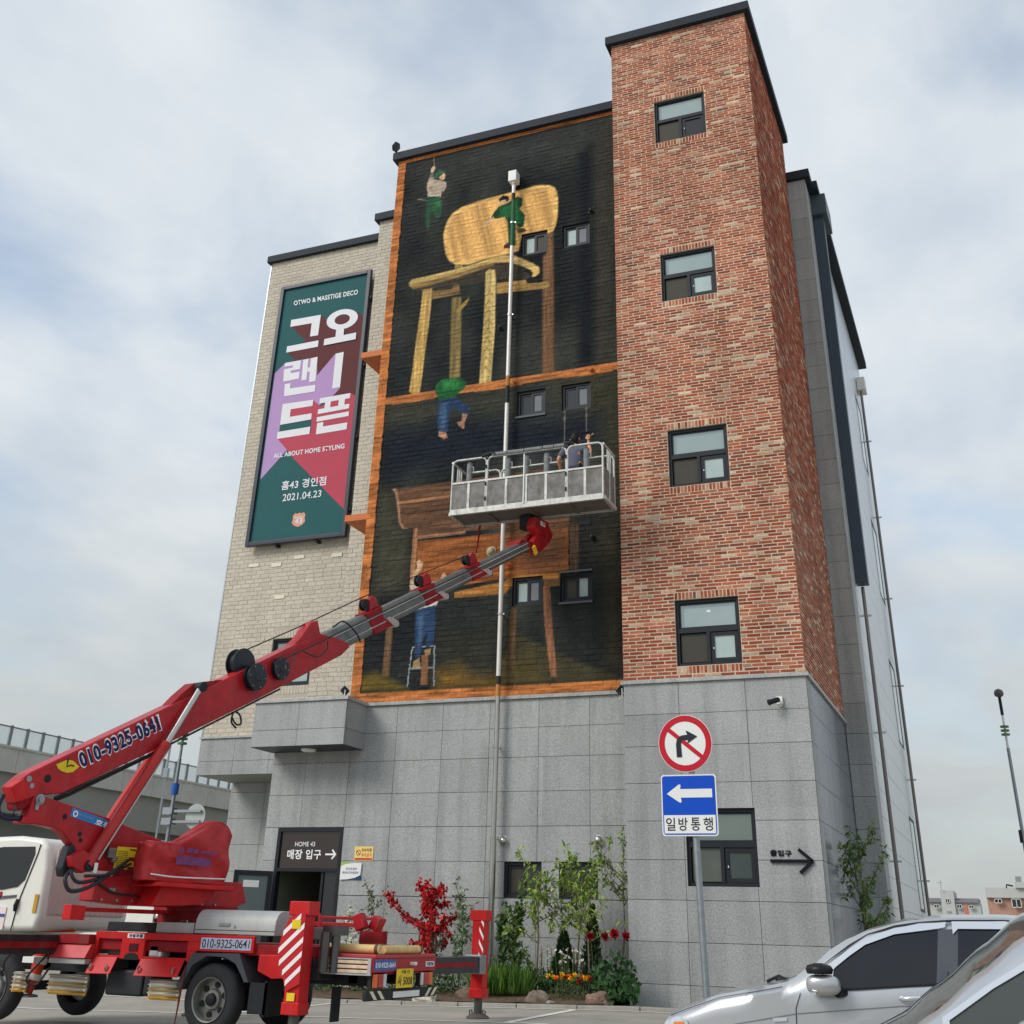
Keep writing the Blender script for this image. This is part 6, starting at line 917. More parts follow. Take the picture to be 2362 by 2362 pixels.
def gate(x0,x1,y,nbar,dirx=True):
    P_=(lambda a,b:Vector((a,y,b)))
    r_=.09; a0,a1=x0+.012,x1-.012
    pts=[P_(a0,bz0+.07),P_(a0,bzr-r_),P_(a0+r_*.3,bzr-r_*.3),P_(a0+r_,bzr),P_(a1-r_,bzr),P_(a1-r_*.3,bzr-r_*.3),P_(a1,bzr-r_),P_(a1,bz0+.07)]
    m=MB(); m.tube(pts,.022,10); g=m.build('gate_frame',M_bal,bk,autosmooth=50)
    m=MB(); m.box(a0+.02,a1-.02,y-.006,y+.006,bz0+.08,bzp); m.build('mesh_panel',M_mesh,g)
    m=MB(); m.box(a0,a1,y-.022,y+.018,bzp-.02,bzp+.015); m.box(a0,a1,y-.02,y+.018,bz0+.07,bz0+.11)
    for k in range(nbar): x=a0+(a1-a0)*(k+1)/(nbar+1); m.box(x-.025,x+.025,y-.016,y+.01,bz0+.1,bzp-.01)
    m.build('gate_bars',M_bal,g); return g
for y in (by0,by1):
    for (x0,x1,nb) in ((-8.93,-8.19,1),(-8.19,-6.555,3),(-6.555,-5.84,1)): gate(x0,x1,y,nb)
for x in (bx0,bx1):
    m=MB(); m.tube([(x,by0,bzr-.03),(x,by1,bzr-.03)],.022); m.tube([(x,(by0+by1)/2,bz0),(x,(by0+by1)/2,bzr-.03)],.02); m.tube([(x,by0+.25,bzp),(x,by0+.25,bzr-.03)],.015); m.tube([(x,by1-.25,bzp),(x,by1-.25,bzr-.03)],.015); g=m.build('end_rail',M_bal,bk); m=MB(); m.box(x-.005,x+.005,by0+.03,by1-.03,bz0+.07,bzp); m.build('mesh_panel',M_mesh,g)
M_pad=mat('grey_foam_sleeve',px(124,128,128),.8,var=.15,vs=14,bump=.3,bs=40)
for x in (-8.60,-7.79,-7.41,-6.995,-6.20):
    m=MB(); m.lathe((x,by0+.09,8.72),(0,0,1),[(0,.05),(.02,.058),(.19,.055),(.2,.05),(.22,.058),(.40,.055),(.43,.045)],16); p_=m.build('foam_sleeve',M_pad,bk,autosmooth=50); m=MB(); m.tube([(x+.05,by0+.07,9.05),(x+.10,by0+.05,9.04),(x+.10,by0+.05,8.95),(x+.05,by0+.07,8.93)],.009,6); m.build('strap',M_alu,p_)
for x0,x1 in ((-8.08,-7.78),(-7.76,-7.43),(-7.41,-7.05),(-7.03,-6.82),(-6.80,-6.60)):
    m=MB(); m.tube([(x0,by0-.005,bzr+.035),(x1,by0-.005,bzr+.032)],.042,12); m.build('rail_padding',M_pad,bk,autosmooth=50)
m=MB(); m.tube([(-8.30,by0-.02,bzr+.02),(-8.12,by0-.02,bzr+.06),(-8.0,by0-.02,bzr+.03)],.03,8); m.box(-8.22,-8.16,by0-.03,by0+.03,bzr-.05,bzr+.08); m.build('rail_clamp',M_chas,bk); m=MB(); m.box(-6.62,-6.53,by0-.03,by0+.03,bzr-.02,bzr+.07); m.tube([(-6.62,by0,bzr+.05),(-6.5,by0-.02,bzr+.07),(-6.42,by0,bzr+.03)],.035,8); m.build('rail_clamp',M_chas,bk)
m=MB()
for x in (-8.20,-6.57):
    for z in (8.3,8.6,8.95): m.cyl((x,by0-.03,z),(x,by0-.03,z+.07),.016,8)
m.build('hinges',M_chas,bk); m=MB(); m.tube([(-7.41,by0-.03,8.15),(-7.41,by0-.03,9.14)],.015,8); m.build('measuring_rod',M_white,bk)
for x,y in ((-8.8,19.0),(-8.72,18.95),(-8.65,19.02)): 
    m=MB(); m.box(x,x+.05,y,y+.03,8.2,8.98); m.build('spare_rail',M_bal,bk)
m=MB(); m.tube([(-8.6,by1,8.06),(-8.62,by1,7.8),(-8.66,by1-.01,7.52)],.02,8); m.build('stay_bar',M_redd,bk)
# jib joint
def jp(pts,w0,w1,nm,mm,bev=.01):
    m=MB(); m.prism(pts,lambda a,b,t:SH(a,b,t),w0,w1); return m.build(nm,mm,TK,bevel=bev)
jp([(6.35,7.22),(6.55,7.45),(7.0,7.52),(7.15,7.40),(6.85,7.28)],-.13,.13,'boom_head',M_redd)
jp([(6.85,7.35),(6.98,7.58),(7.3,7.9),(7.5,7.98),(7.66,7.86),(7.55,7.68),(7.25,7.42),(7.05,7.28)],.02,.14,'jib_arm',M_red,.02)
jp([(6.9,7.5),(7.1,7.75),(7.2,7.72),(7.0,7.45)],-.12,-.04,'jib_link',M_redd,.02)
jp([(6.95,7.82),(6.98,8.02),(7.45,8.04),(7.5,7.85),(7.35,7.72),(7.1,7.70)],-.04,.16,'rotator_housing',M_red,.015)
mb=MB(); mb.lathe(SH(7.1,7.85,-.1)+ZZ*0,(0,0,1),[(0,.16),(.22,.16)],24); mb.build('rotator',M_chas,TK,autosmooth=40)
mb=MB(); mb.obox(SH(7.2,7.93,.175),BD*.085,ZZ*.045,BNv*.012); wl=mb.build('white_lamp_box',M_white,TK,bevel=.02); mb=MB(); mb.obox(SH(7.22,7.935,.19),BD*.02,ZZ*.012,BNv*.004); mb.build('switch',M_black,wl)
mb=MB(); mb.obox(BU(uv(6.85),-.12,.13),BD*.05-ZZ*.06,BD*.03+ZZ*.03,BNv*.02); mb.build('warning_label',M_yel,TK)
# -- loose gear carried by the truck
BKt=thing('bucket','orange plastic bucket with lid stowed behind the white cab','bucket',(-10.6,11.75,.88))
mb=MB(); mb.lathe((-10.62,11.75,.885),(0,0,1),[(0,.20),(.01,.205),(.13,.235),(.15,.235)],28); mb.build('bucket_body',mat('orange_plastic',px(206,78,32),.5,var=.12,vs=8,dirt=.3),BKt,autosmooth=40); mb=MB(); mb.lathe((-10.62,11.75,1.035),(0,0,1),[(0,.245),(.03,.245),(.04,.22),(.05,.05)],28); mb.build('lid',MATS['orange_plastic'],BKt,autosmooth=40)
CN=thing('traffic_cone','orange traffic cone with two white bands hung under the truck side','cone',(-10.5,11.45,.24)); ax0,ax1=Vector((-10.56,11.4,.25)),Vector((-10.46,11.45,.80)); 
mb=MB(); mb.lathe(ax0,ax1-ax0,[(0,.085),(.03,.04),(.0301,.04)],24); 
mb=MB(); L_=(ax1-ax0).length; mb.lathe(ax0,ax1-ax0,[(.02,.045),(L_*.3,.055),(L_*.7,.085),(L_,.11)],24); mb.build('cone_body',mat('cone_orange',px(206,70,40),.5,var=.1),CN,autosmooth=60)
for t in (.28,.58):
    mb=MB(); r0=.045+(.11-.045)*t; mb.lathe(ax0+(ax1-ax0)*t,ax1-ax0,[(0,r0+.008),(.06,r0+.016)],24); mb.build('white_band',M_white,CN,autosmooth=60)
mb=MB(); mb.lathe(ax0-Vector((0,0,.02)),(0,0,1),[(0,.12),(.02,.11),(.03,.06)],20); mb.build('cone_base',M_gal,CN,autosmooth=40)
# ================================================================ WORKER IN THE BASKET
def skin_body(name,verts,edges,rad,m,parent,sub=2,root=0):
    me=bpy.data.meshes.new(name); me.from_pydata([tuple(v) for v in verts],edges,[]); o=bpy.data.objects.new(name,me); COL.objects.link(o); par(o,parent)
    sk=o.modifiers.new('skin','SKIN'); sk.use_smooth_shade=True
    for i,r_ in enumerate(rad): 
        rr=r_ if isinstance(r_,tuple) else (r_,r_); me.skin_vertices[0].data[i].radius=rr; me.skin_vertices[0].data[i].use_root=(i==root)
    s_=o.modifiers.new('sub','SUBSURF'); s_.levels=sub; s_.render_levels=sub; me.materials.append(m); return o
PW=thing('person','person in grey shirt seen from behind, painting from the basket with one hand raised','person',(-6.6,18.9,8.14))
M_skin=mat('skin',px(206,150,116),.55,var=.06); M_shirt=mat('grey_shirt',px(96,98,112),.8,var=.1,vs=6,bump=.5,bs=14); M_trou=mat('dark_trousers',px(50,52,60),.8); M_hair=mat('black_hair',px(24,22,22),.6,bump=.5,bs=60)
px0,py0=-6.63,18.92
V_=[(px0,py0,8.98),(px0-.11,py0,8.94),(px0-.12,py0+.02,8.55),(px0-.12,py0,8.20),(px0-.12,py0+.10,8.165),(px0+.11,py0,8.94),(px0+.12,py0+.02,8.55),(px0+.12,py0,8.20),(px0+.12,py0+.10,8.165),(px0,py0,9.12),(px0,py0,9.28),(px0,py0,9.40),(px0,py0+.01,9.46),(px0,py0+.02,9.53),
 (px0-.19,py0,9.39),(px0-.31,py0-.05,9.20),(px0-.29,py0+.08,9.02),(px0-.27,py0+.14,8.95),
 (px0+.19,py0,9.39),(px0+.34,py0-.01,9.25),(px0+.285,py0+.05,9.47),(px0+.27,py0+.06,9.56)]
E_=[(0,1),(1,2),(2,3),(3,4),(0,5),(5,6),(6,7),(7,8),(0,9),(9,10),(10,11),(11,12),(12,13),(11,14),(14,15),(15,16),(16,17),(11,18),(18,19),(19,20),(20,21)]
Rd=[(.15,.11),(.095,.095),.065,.045,.04,(.095,.095),.065,.045,.04,(.165,.115),(.18,.12),(.16,.10),.055,.05,.07,.045,.038,.028,.07,.045,.036,.026]
bdy=skin_body('body',V_,E_,Rd,M_skin,PW)
# clothing as its own fitted shells
sv_=[(px0,py0,8.90),(px0,py0,9.0),(px0,py0,9.13),(px0,py0,9.28),(px0,py0,9.41),(px0,py0+.01,9.445),(px0-.19,py0,9.39),(px0-.29,py0-.04,9.23),(px0+.19,py0,9.39),(px0+.31,py0-.01,9.28)]
skin_body('shirt',sv_,[(0,1),(1,2),(2,3),(3,4),(4,5),(4,6),(6,7),(4,8),(8,9)],[(.175,.135),(.175,.135),(.18,.13),(.195,.135),(.17,.115),.06,.085,.068,.085,.066],M_shirt,PW)
tv_=[(px0,py0,8.98),(px0-.11,py0,8.93),(px0-.12,py0+.02,8.55),(px0-.12,py0,8.22),(px0+.11,py0,8.93),(px0+.12,py0+.02,8.55),(px0+.12,py0,8.22)]
skin_body('trousers',tv_,[(0,1),(1,2),(2,3),(0,4),(4,5),(5,6)],[(.165,.125),.105,.078,.062,.105,.078,.062],M_trou,PW)
hm=MB(); hc=Vector((px0+.005,py0+.03,9.615)); vs=[];fs=[]; nu,nv=20,16
for i in range(nv+1):
    a=math.pi*i/nv
    for j in range(nu):
        t=2*math.pi*j/nu; x,y,z=math.sin(a)*math.cos(t),math.sin(a)*math.sin(t),math.cos(a)
        k=1-.12*max(0,-z)*(1 if y<0 else .3); nose=.018 if (abs(x)<.18 and y>.9 and -.3<z<.1) else 0; vs.append(hc+Vector((x*.078*k,y*(.095*k)+nose,z*.115)))
for i in range(nv):
    for j in range(nu): fs.append((i*nu+j,i*nu+(j+1)%nu,(i+1)*nu+(j+1)%nu,(i+1)*nu+j))
hm.add(vs,fs); hd=hm.build('head',M_skin,PW,smooth=True)
for sx in (-1,1): m=MB(); m.tube([hc+Vector((sx*.076,0,.02)),hc+Vector((sx*.09,-.012,.0)),hc+Vector((sx*.08,0,-.03))],[.008,.018,.008],8); m.build('ear',M_skin,hd,smooth=True)
hm=MB(); vs=[];fs=[]
for i in range(nv+1):
    a=math.pi*i/nv
    for j in range(nu):
        t=2*math.pi*j/nu; x,y,z=math.sin(a)*math.cos(t),math.sin(a)*math.sin(t),math.cos(a)
        rr=1.10+.03*math.sin(7*t+3*i); 
        if y>.25 and z<.45: rr=.9
        if z<-.85: rr=.9
        vs.append(hc+Vector((x*.079*rr,y*.096*rr-.006,z*.117*rr+.006)))
for i in range(nv):
    for j in range(nu): fs.append((i*nu+j,i*nu+(j+1)%nu,(i+1)*nu+(j+1)%nu,(i+1)*nu+j))
hm.add(vs,fs); hm.build('hair',M_hair,hd,smooth=True)
def hand(c,up,fwd,side,parent,curl,holdm=None):
    c,up,fwd,side=map(Vector,(c,up,fwd,side)); V=[c,c+up*.05,c+up*.085];E=[(0,1),(1,2)];Rr=[(.024,.02),(.038,.018),(.036,.015)]
    for k,(o,l) in enumerate(((-.030,.062),(-.010,.074),(.011,.070),(.030,.055))):
        b=c+up*.085+side*o; i=len(V); k1=b+up*l*.5+fwd*l*.15*curl; k2=k1+up*l*.25*(1-curl)+fwd*l*.4*curl; V+=[b,k1,k2]; E+=[(2,i),(i,i+1),(i+1,i+2)]; Rr+=[.0095,.0085,.0075]
    i=len(V); b=c+up*.03+side*-.034; V+=[b,b+up*.03-side*.022+fwd*.01,b+up*.055-side*.016+fwd*.03*curl]; E+=[(1,i),(i,i+1),(i+1,i+2)]; Rr+=[.012,.0105,.009]
    return skin_body('hand',V,E,Rr,M_skin,parent,2)
hand((px0+.268,py0+.062,9.575),(-.05,.1,1),(0,1,0),(1,0,0),PW,.55); hand((px0-.268,py0+.145,8.945),(.1,.3,-1),(0,1,0),(1,0,0),PW,.7)
mb=MB(); mb.lathe((px0+.274,py0+.057,9.535),(-.05,.1,1),[(0,.029),(.018,.029)],14); mb.build('wrist_band',mat('band_tan',px(200,160,110),.6),PW)
mb=MB(); mb.cyl((px0+.235,py0+.13,9.62),(px0+.30,py0+.22,9.75),.007,8); mb.obox((px0+.305,py0+.228,9.765),(.02,0,0),(0,.008,0),(0,.012,.02)); tag(mb.build('paint_brush',mat('brush_wood',px(150,110,70),.6),None),'thin paint brush held against the mural by the person in the basket','brush')

PC=thing('paint_can','small cream paint can held at the side of the person in the basket','can',(px0-.2,py0-.1,8.70))
mb=MB(); mb.lathe((px0-.2,py0-.02,8.70),(0,0,1),[(0,.055),(.01,.06),(.15,.06),(.16,.055)],18); mb.build('can_body',mat('can_cream',px(206,196,160),.5,var=.2,vs=20),PC,autosmooth=40); mb=MB(); mb.hose([(px0-.255,py0-.02,8.85),(px0-.25,py0+.03,8.93),(px0-.2,py0+.05,8.95),(px0-.15,py0+.03,8.93),(px0-.145,py0-.02,8.85)],.005,6); mb.build('can_handle',M_steel,PC)
# ================================================================ ROAD SIGN
RS=thing('road_sign_post','grey steel post with round no right turn sign above blue one way sign','road sign',(-3.31,13.56,gz(-3.3,13.5)))
FSN=fr((0,13.5,0),(1,0,0),(0,-1,0)); cX,cZ=-3.343,3.062
mb=MB(); mb.cyl((-3.225,13.56,gz(-3.2,13.5)-.05),(-3.305,13.56,3.35),.038,16); mb.build('post',M_gal,RS,autosmooth=40)
def disc(F,cx,cz,r0,r1,c,n=48):
    mb=MB()
    for k in range(n):
        a,b=2*math.pi*k/n,2*math.pi*(k+1)/n
        if r0>0: mb.poly([F(cx+r0*math.cos(a),cz+r0*math.sin(a),c),F(cx+r1*math.cos(a),cz+r1*math.sin(a),c),F(cx+r1*math.cos(b),cz+r1*math.sin(b),c),F(cx+r0*math.cos(b),cz+r0*math.sin(b),c)])
    if r0==0: mb.poly([F(cx+r1*math.cos(2*math.pi*k/n),cz+r1*math.sin(2*math.pi*k/n),c) for k in range(n)])
    return mb
M_sw=mat('sign_white',px(226,226,222),.35,var=.02); M_sr=mat('sign_red',px(186,22,42),.35,var=.03); M_sb=mat('sign_blue',px(0,72,186),.35,var=.03); M_sk=mat('sign_black',px(34,36,46),.4)
mb=MB(); mb.lathe(FSN(cX,cZ,-.012),(0,-1,0),[(0,.322),(.01,.322)],56); rs=mb.build('round_sign',M_sw,RS)
disc(FSN,cX,cZ,.247,.316,.001).build('red_ring',M_sr,rs,fix=False)
mb=MB(); d=Vector((.78,0,-.63)).normalized(); u=Vector((.63,0,.78)); c=Vector(FSN(cX,cZ,.0025)); mb.poly([c-d*.252-u*.024,c+d*.252-u*.024,c+d*.252+u*.024,c-d*.252+u*.024]); mb.build('red_bar',M_sr,rs,fix=False)
sp=lambda x,y:(cX+(x-482)/1208*200/195*.985,cZ-(y-512)/1208*200/195*.985)
arr=[(358,698),(432,696),(424,530),(428,500),(440,482),(460,472),(530,468),(512,520),(662,425),(512,343),(500,350),(520,398),(440,405),(395,425),(366,462),(352,520)]
mb=MB(); mb.poly([FSN(*sp(x,y),.004) for x,y in arr]); mb.build('turn_arrow',M_sk,rs,fix=False)
def rrect(x0,x1,z0,z1,r,n=5):
    o=[]
    for cx,cz,a in ((x1-r,z1-r,0),(x0+r,z1-r,90),(x0+r,z0+r,180),(x1-r,z0+r,270)):
        for k in range(n+1): t=R(a+90*k/n); o.append((cx+r*math.cos(t),cz+r*math.sin(t)))
    return o
x0,x1,z0,z1=-3.652,-3.0,2.052,2.713
mb=MB(); mb.prism(rrect(x0,x1,z0,z1,.035),lambda a,b,t:FSN(a,b,t),-.012,-.002); sq=mb.build('square_sign',M_sw,RS)
mb=MB(); mb.poly([FSN(a,b,0) for a,b in rrect(x0+.014,x1-.014,z0+.014,z1-.014,.028)]); mb.build('blue_field',M_sb,sq,fix=False)
mb=MB(); mb.poly([FSN(a,b,.0015) for a,b in ((x0+.026,z0+.028),(x1-.026,z0+.028),(x1-.026,z0+.222),(x0+.026,z0+.222))]); mb.build('white_field',M_sw,sq,fix=False)
ar=[(-3.585,2.505),(-3.44,2.605),(-3.425,2.605),(-3.417,2.595),(-3.425,2.555),(-3.05,2.555),(-3.05,2.462),(-3.42,2.462),(-3.412,2.42),(-3.42,2.408),(-3.437,2.41)]
mb=MB(); mb.poly([FSN(a,b,.0015) for a,b in ar]); mb.build('arrow',M_sw,sq,fix=False)
for i,ch in enumerate('일방통행'): xx=x0+.047+i*.146; txt('lettering',ch,[FSN(a,b,.003) for a,b in((xx,2.248),(xx+.108,2.248),(xx+.108,2.108),(xx,2.108))],M_sk,sq,.012)
mb=MB(); 
for z in (2.95,3.2,2.2,2.6): mb.box(-3.39,-3.22,13.515,13.6,z-.015,z+.015)
mb.build('clamps',M_gal,RS)
# ================================================================ CARS
def interp(tab,x):
    if x<=tab[0][0]: return tab[0][1]
    for (a,b),(c,d) in zip(tab,tab[1:]):
        if x<=c:
            t=(x-a)/(c-a); t=t*t*(3-2*t)*.35+t*.65; return b+(d-b)*t
    return tab[-1][1]
def car(name,label,T,x_nose,sil,y_near,width,belt,wins,cowl,roof0,crown,paint,glassm,zbase,wheels,mirror,extras):
    """nose towards -X; near side faces -Y. sil: (x,z) silhouette line (z above datum), belt(x) table"""
    t=thing(name,label,'car',T(x_nose+2.1,y_near+width/2,zbase)); hw=width/2; yc=y_near+hw; L=sil[-1][0]-sil[0][0]
    def plan(x):  # half width in plan
        f=min(1,max(0,(x-sil[0][0])/.9)); r=min(1,max(0,(sil[-1][0]-x)/.7)); return hw*(.78+.22*math.sin(f*math.pi/2)**.7)*(.86+.14*math.sin(r*math.pi/2)**.7)
    def ys(x,z):  # half width at height z
        p=plan(x); b=interp(belt,x); zr=zbase+.28
        if z<=b: k=(z-zr)/max(.05,b-zr); return p*(1-.035*(1-min(1,max(0,k*1.6)))**2-.028*max(0,k-.55)**1.0)
        e=z-b; return p*(1-.028*.45)-.012-.42*e-.28*e*e
    n=96; xs=[sil[0][0]+L*(i/n) for i in range(n+1)]; ns,ntp=14,15; V=[]
    for x in xs:
        ze=interp(sil,x); row=[]; zl=zbase+.2
        yb=ys(x,ze); b=min(interp(belt,x),ze)
        for j in range(ns+1):
            k=j/ns; z=zl+(ze-zl)*k; y=ys(x,z); 
            if k>.93: y-=.025*((k-.93)/.07)**2
            row.append((x,yc-y,z))
        ye=row[-1][1]-yc; cr=crown(x)
        for j in range(1,ntp): k=-1+2*j/ntp; row.append((x,yc+abs(ye)*k,ze+cr*(1-k*k)))
        for j in range(ns,-1,-1): a=row[j]; row.append((x,2*yc-a[1],a[2]))
        V.append(row)
    m=len(V[0]); body=MB(); glass=MB(); vs=[T(*p) for r_ in V for p in r_]; fb=[];fg=[]
    for i in range(n):
        xm=(xs[i]+xs[i+1])/2
        for j in range(m-1):
            f=(i*m+j,(i+1)*m+j,(i+1)*m+j+1,i*m+j+1); top=ns+1<=j<ns+ntp-1
            if top and (cowl<xm<roof0-.02): fg.append(f)
            else: fb.append(f)
    fb.append(tuple(range(m))); fb.append(tuple(n*m+j for j in range(m)))
    body.add(vs,fb); bo_=body.build('body',paint,t,autosmooth=38)
    used=sorted({i for f in fg for i in f}); mp_={i:k for k,i in enumerate(used)}; glass.add([vs[i] for i in used],[tuple(mp_[i] for i in f) for f in fg]); glass.build('windscreen',glassm,t,smooth=True)
    def sidepatch(poly,off,nm,mm,par_,step=.06):
        po=np.array(poly); mb=MB(); bm=bmesh.new(); vv=[bm.verts.new((a,0,b)) for a,b in poly]; f=bm.faces.new(vv); bmesh.ops.triangulate(bm,faces=[f]); bmesh.ops.subdivide_edges(bm,edges=bm.edges[:],cuts=3,use_grid_fill=True)
        idx={v:i for i,v in enumerate(bm.verts)}; pts=[T(v.co.x,yc-ys(v.co.x,v.co.z)-off,v.co.z) for v in bm.verts]; mb.add(pts,[tuple(idx[v] for v in f.verts) for f in bm.faces]); bm.free(); return mb.build(nm,mm,par_,smooth=True)
    for w in wins: sidepatch(w,.006,'side_window',glassm,t)
    for (poly,off,nm,mm) in extras: sidepatch(poly,off,nm,mm,t)
    for wx in wheels:
        for near in (True,False):
            yo=yc-hw+.02 if near else yc+hw-.2; mb=MB(); c=T(wx,yo,zbase+.31); ax=Vector(T(wx,yo+1,zbase+.31))-Vector(c); r_=.31
            mb.lathe(c,ax,[(0.01,r_*.62),(0,r_*.7),(0,r_*.85),(.03,r_*.97),(.05,r_),(.15,r_),(.18,r_*.9),(.18,r_*.6)],32); wh=mb.build('wheel',M_tyre,t,autosmooth=45); mb=MB(); mb.lathe(c,ax,[(.012,r_*.62),(.03,r_*.55),(.04,r_*.2),(.03,.02)] if near else [(.14,r_*.6),(.16,r_*.3)],24); mb.build('rim',M_alu,wh,autosmooth=40)
    if mirror: mirror(t,T,lambda x,z:yc-ys(x,z))
    return t,T,(lambda x,z:yc-ys(x,z))
def Tid(ang,ox,oy): 
    c,s=math.cos(ang),math.sin(ang); return lambda x,y,z:Vector((ox+(x-ox)*c-(y-oy)*s,oy+(x-ox)*s+(y-oy)*c,z))
M_silv=mat('silver_paint',px(178,180,182),.28,.55,var=.02,vs=2,coat=.6); M_silv2=mat('light_silver_paint',px(186,188,192),.26,.5,var=.02,vs=2,coat=.6); M_cg=mat('tinted_car_glass',px(18,23,31),.03,var=.05,vs=2,spec=.5); M_chr=mat('chrome_visor',px(214,218,224),.12,.7,var=.02); M_cblk=mat('car_black_trim',px(26,26,30),.4)
zb1=-.235
sil1=[(-2.78,.05),(-2.76,.30),(-2.72,.42),(-2.64,.495),(-2.46,.565),(-2.2,.652),(-1.83,.722),(-1.69,.752),(-1.49,.872),(-1.35,.985),(-1.23,1.05),(-1.07,1.115),(-.80,1.182),(-.55,1.21),(-.13,1.22),(.2,1.205),(.55,1.12),(.85,.98),(1.05,.84),(1.2,.80),(1.42,.79),(1.52,.72),(1.56,.4),(1.57,.05)]
belt1=[(-2.78,.25),(-2.6,.46),(-2.2,.60),(-1.7,.70),(-1.28,.73),(-.6,.79),(.3,.83),(1.0,.83),(1.5,.78)]
w1=[(-1.285,.722),(-1.345,.80),(-1.34,.845),(-1.22,.935),(-1.1,1.013),(-.885,1.088),(-.572,1.13),(-.618,.782)]; w2=[(-.43,1.135),(-.10,1.14),(.22,1.10),(.45,.99),(.48,.84),(-.475,.80)]
def mir1(t,T,ys):
    mb=MB(); c=T(-1.40,ys(-1.4,.74)-.12,.745); vs=[];fs=[];nu,nv=18,12
    for i in range(nv+1):
        a=math.pi*i/nv
        for j in range(nu):
            q_=2*math.pi*j/nu; x,y,z=math.sin(a)*math.cos(q_),math.sin(a)*math.sin(q_),math.cos(a); sg=lambda v,p:math.copysign(abs(v)**p,v); vs.append(c+Vector((sg(x,.7)*.125,sg(y,.75)*.075,sg(z,.7)*.068)))
    for i in range(nv):
        for j in range(nu): fs.append((i*nu+j,i*nu+(j+1)%nu,(i+1)*nu+(j+1)%nu,(i+1)*nu+j))
    mb.add(vs,fs); mo=mb.build('wing_mirror',M_silv,t,smooth=True)
    mb=MB(); mb.tube([c+Vector((.09,.02,-.05)),T(-1.27,ys(-1.27,.7)+.01,.70)],.03,8); mb.build('mirror_stalk',M_cblk,mo)
    mb=MB(); mb.lathe(c+Vector((-.02,0,.07)),(0,0,1),[(0,.09),(.03,.10),(.055,.085),(.07,.03)],20); mb.build('blind_spot_mirror',M_cblk,mo,autosmooth=50); mb=MB(); mb.obox(c+Vector((-.07,-.07,-.055)),(.022,0,0),(0,.008,0),(0,0,.008)); mb.build('indicator',M_chr,mo)
ex1=[([(-1.345,.845),(-1.345,.89),(-1.22,.985),(-1.092,1.062),(-.88,1.132),(-.7,1.162),(-.51,1.18),(-.52,1.145),(-.57,1.135),(-.885,1.09),(-1.1,1.015),(-1.22,.937)],.02,'wind_deflector',M_chr),
     ([(-1.50,.79),(-1.40,.885),(-1.345,.925),(-1.22,1.012),(-1.08,1.088),(-.88,1.150),(-.7,1.178),(-.48,1.196),(-.10,1.204),(.22,1.168),(.45,1.075),(.45,1.066),(.22,1.158),(-.10,1.195),(-.48,1.187),(-.7,1.169),(-.88,1.141),(-1.08,1.079),(-1.22,1.003),(-1.345,.916),(-1.40,.877),(-1.49,.79)],.012,'roof_seam',M_cblk),
     ([(-.47,1.185),(-.10,1.192),(.22,1.15),(.42,1.06),(.40,1.03),(.22,1.10),(-.10,1.142),(-.43,1.137),(-.47,1.10)],.02,'wind_deflector',M_chr),
     ([(-.618,.785),(-.572,1.128),(-.43,1.135),(-.475,.80)],.005,'door_pillar',mat('pillar_dark',px(66,70,76),.4)),
     ([(-2.62,.49),(-2.46,.548),(-2.2,.632),(-1.83,.70),(-1.72,.722),(-1.72,.716),(-1.83,.694),(-2.2,.626),(-2.46,.542),(-2.62,.484)],.004,'bonnet_gap',M_cblk),
     ([(-1.637,.40),(-1.632,.58),(-1.59,.685),(-1.585,.685),(-1.625,.58),(-1.63,.40)],.003,'door_seam',M_cblk),
     ([(-.555,.40),(-.545,.79),(-.50,1.13),(-.49,1.13),(-.535,.79),(-.545,.40)],.003,'door_seam',M_cblk),
     ([(-1.29,.712),(-1.285,.724),(-.6,.784),(.4,.836),(.4,.822),(-.6,.770)],.008,'belt_moulding',M_cblk),
     ([(-2.1,.462),(-1.63,.552),(-.88,.632),(-.2,.66),(-.2,.655),(-.88,.626),(-1.63,.545),(-2.1,.456)],.004,'crease_shade_strip',mat('crease_shade',px(120,124,128),.3,.5)),  # darker strip along the door crease, its shade put into colour
     ([(-2.70,.40),(-2.66,.45),(-2.56,.487),(-2.47,.468),(-2.46,.43),(-2.52,.38),(-2.66,.34)],.008,'headlamp',mat('lamp_lens',px(196,200,204),.05,.2,coat=1)),
     ([(-2.60,.40),(-2.58,.45),(-2.50,.455),(-2.49,.42),(-2.53,.39)],.012,'indicator_lens',mat('amber_lens2',px(230,130,60),.2,coat=.6)),
     ([(-1.80,.49),(-1.80,.515),(-1.70,.525),(-1.70,.50)],.012,'side_repeater',M_chr)]
idT=lambda x,y,z:Vector((x,y,z))
t1,T1,ys1=car('parked_car','silver car with tinted side windows parked in front of the granite tower',idT,-2.78,sil1,9.6,1.66,belt1,[w1,w2],-1.70,-1.08,lambda x:.03,M_silv,M_cg,zb1,(-2.05,.75),mir1,ex1); t1['group']='silver cars parked in the foreground'
mb=MB(); c=T1(-.80,ys1(-.8,.68)-.03,.675); mb.tube([c+Vector((-.08,.02,0)),c+Vector((-.05,-.012,.004)),c+Vector((.05,-.012,.012)),c+Vector((.085,.02,.014))],[.014,.017,.017,.014],10); mb.build('door_handle',M_chr,t1,smooth=True)
mb=MB(); mb.tube([(-1.86,10.15,.745),(-1.76,10.25,.755),(-1.62,10.5,.80),(-1.55,10.8,.86)],.012,8); mb.tube([(-1.9,10.0,.74),(-1.8,9.95,.78),(-1.72,9.95,.75)],.012,8); mb.build('wiper',M_cblk,t1)
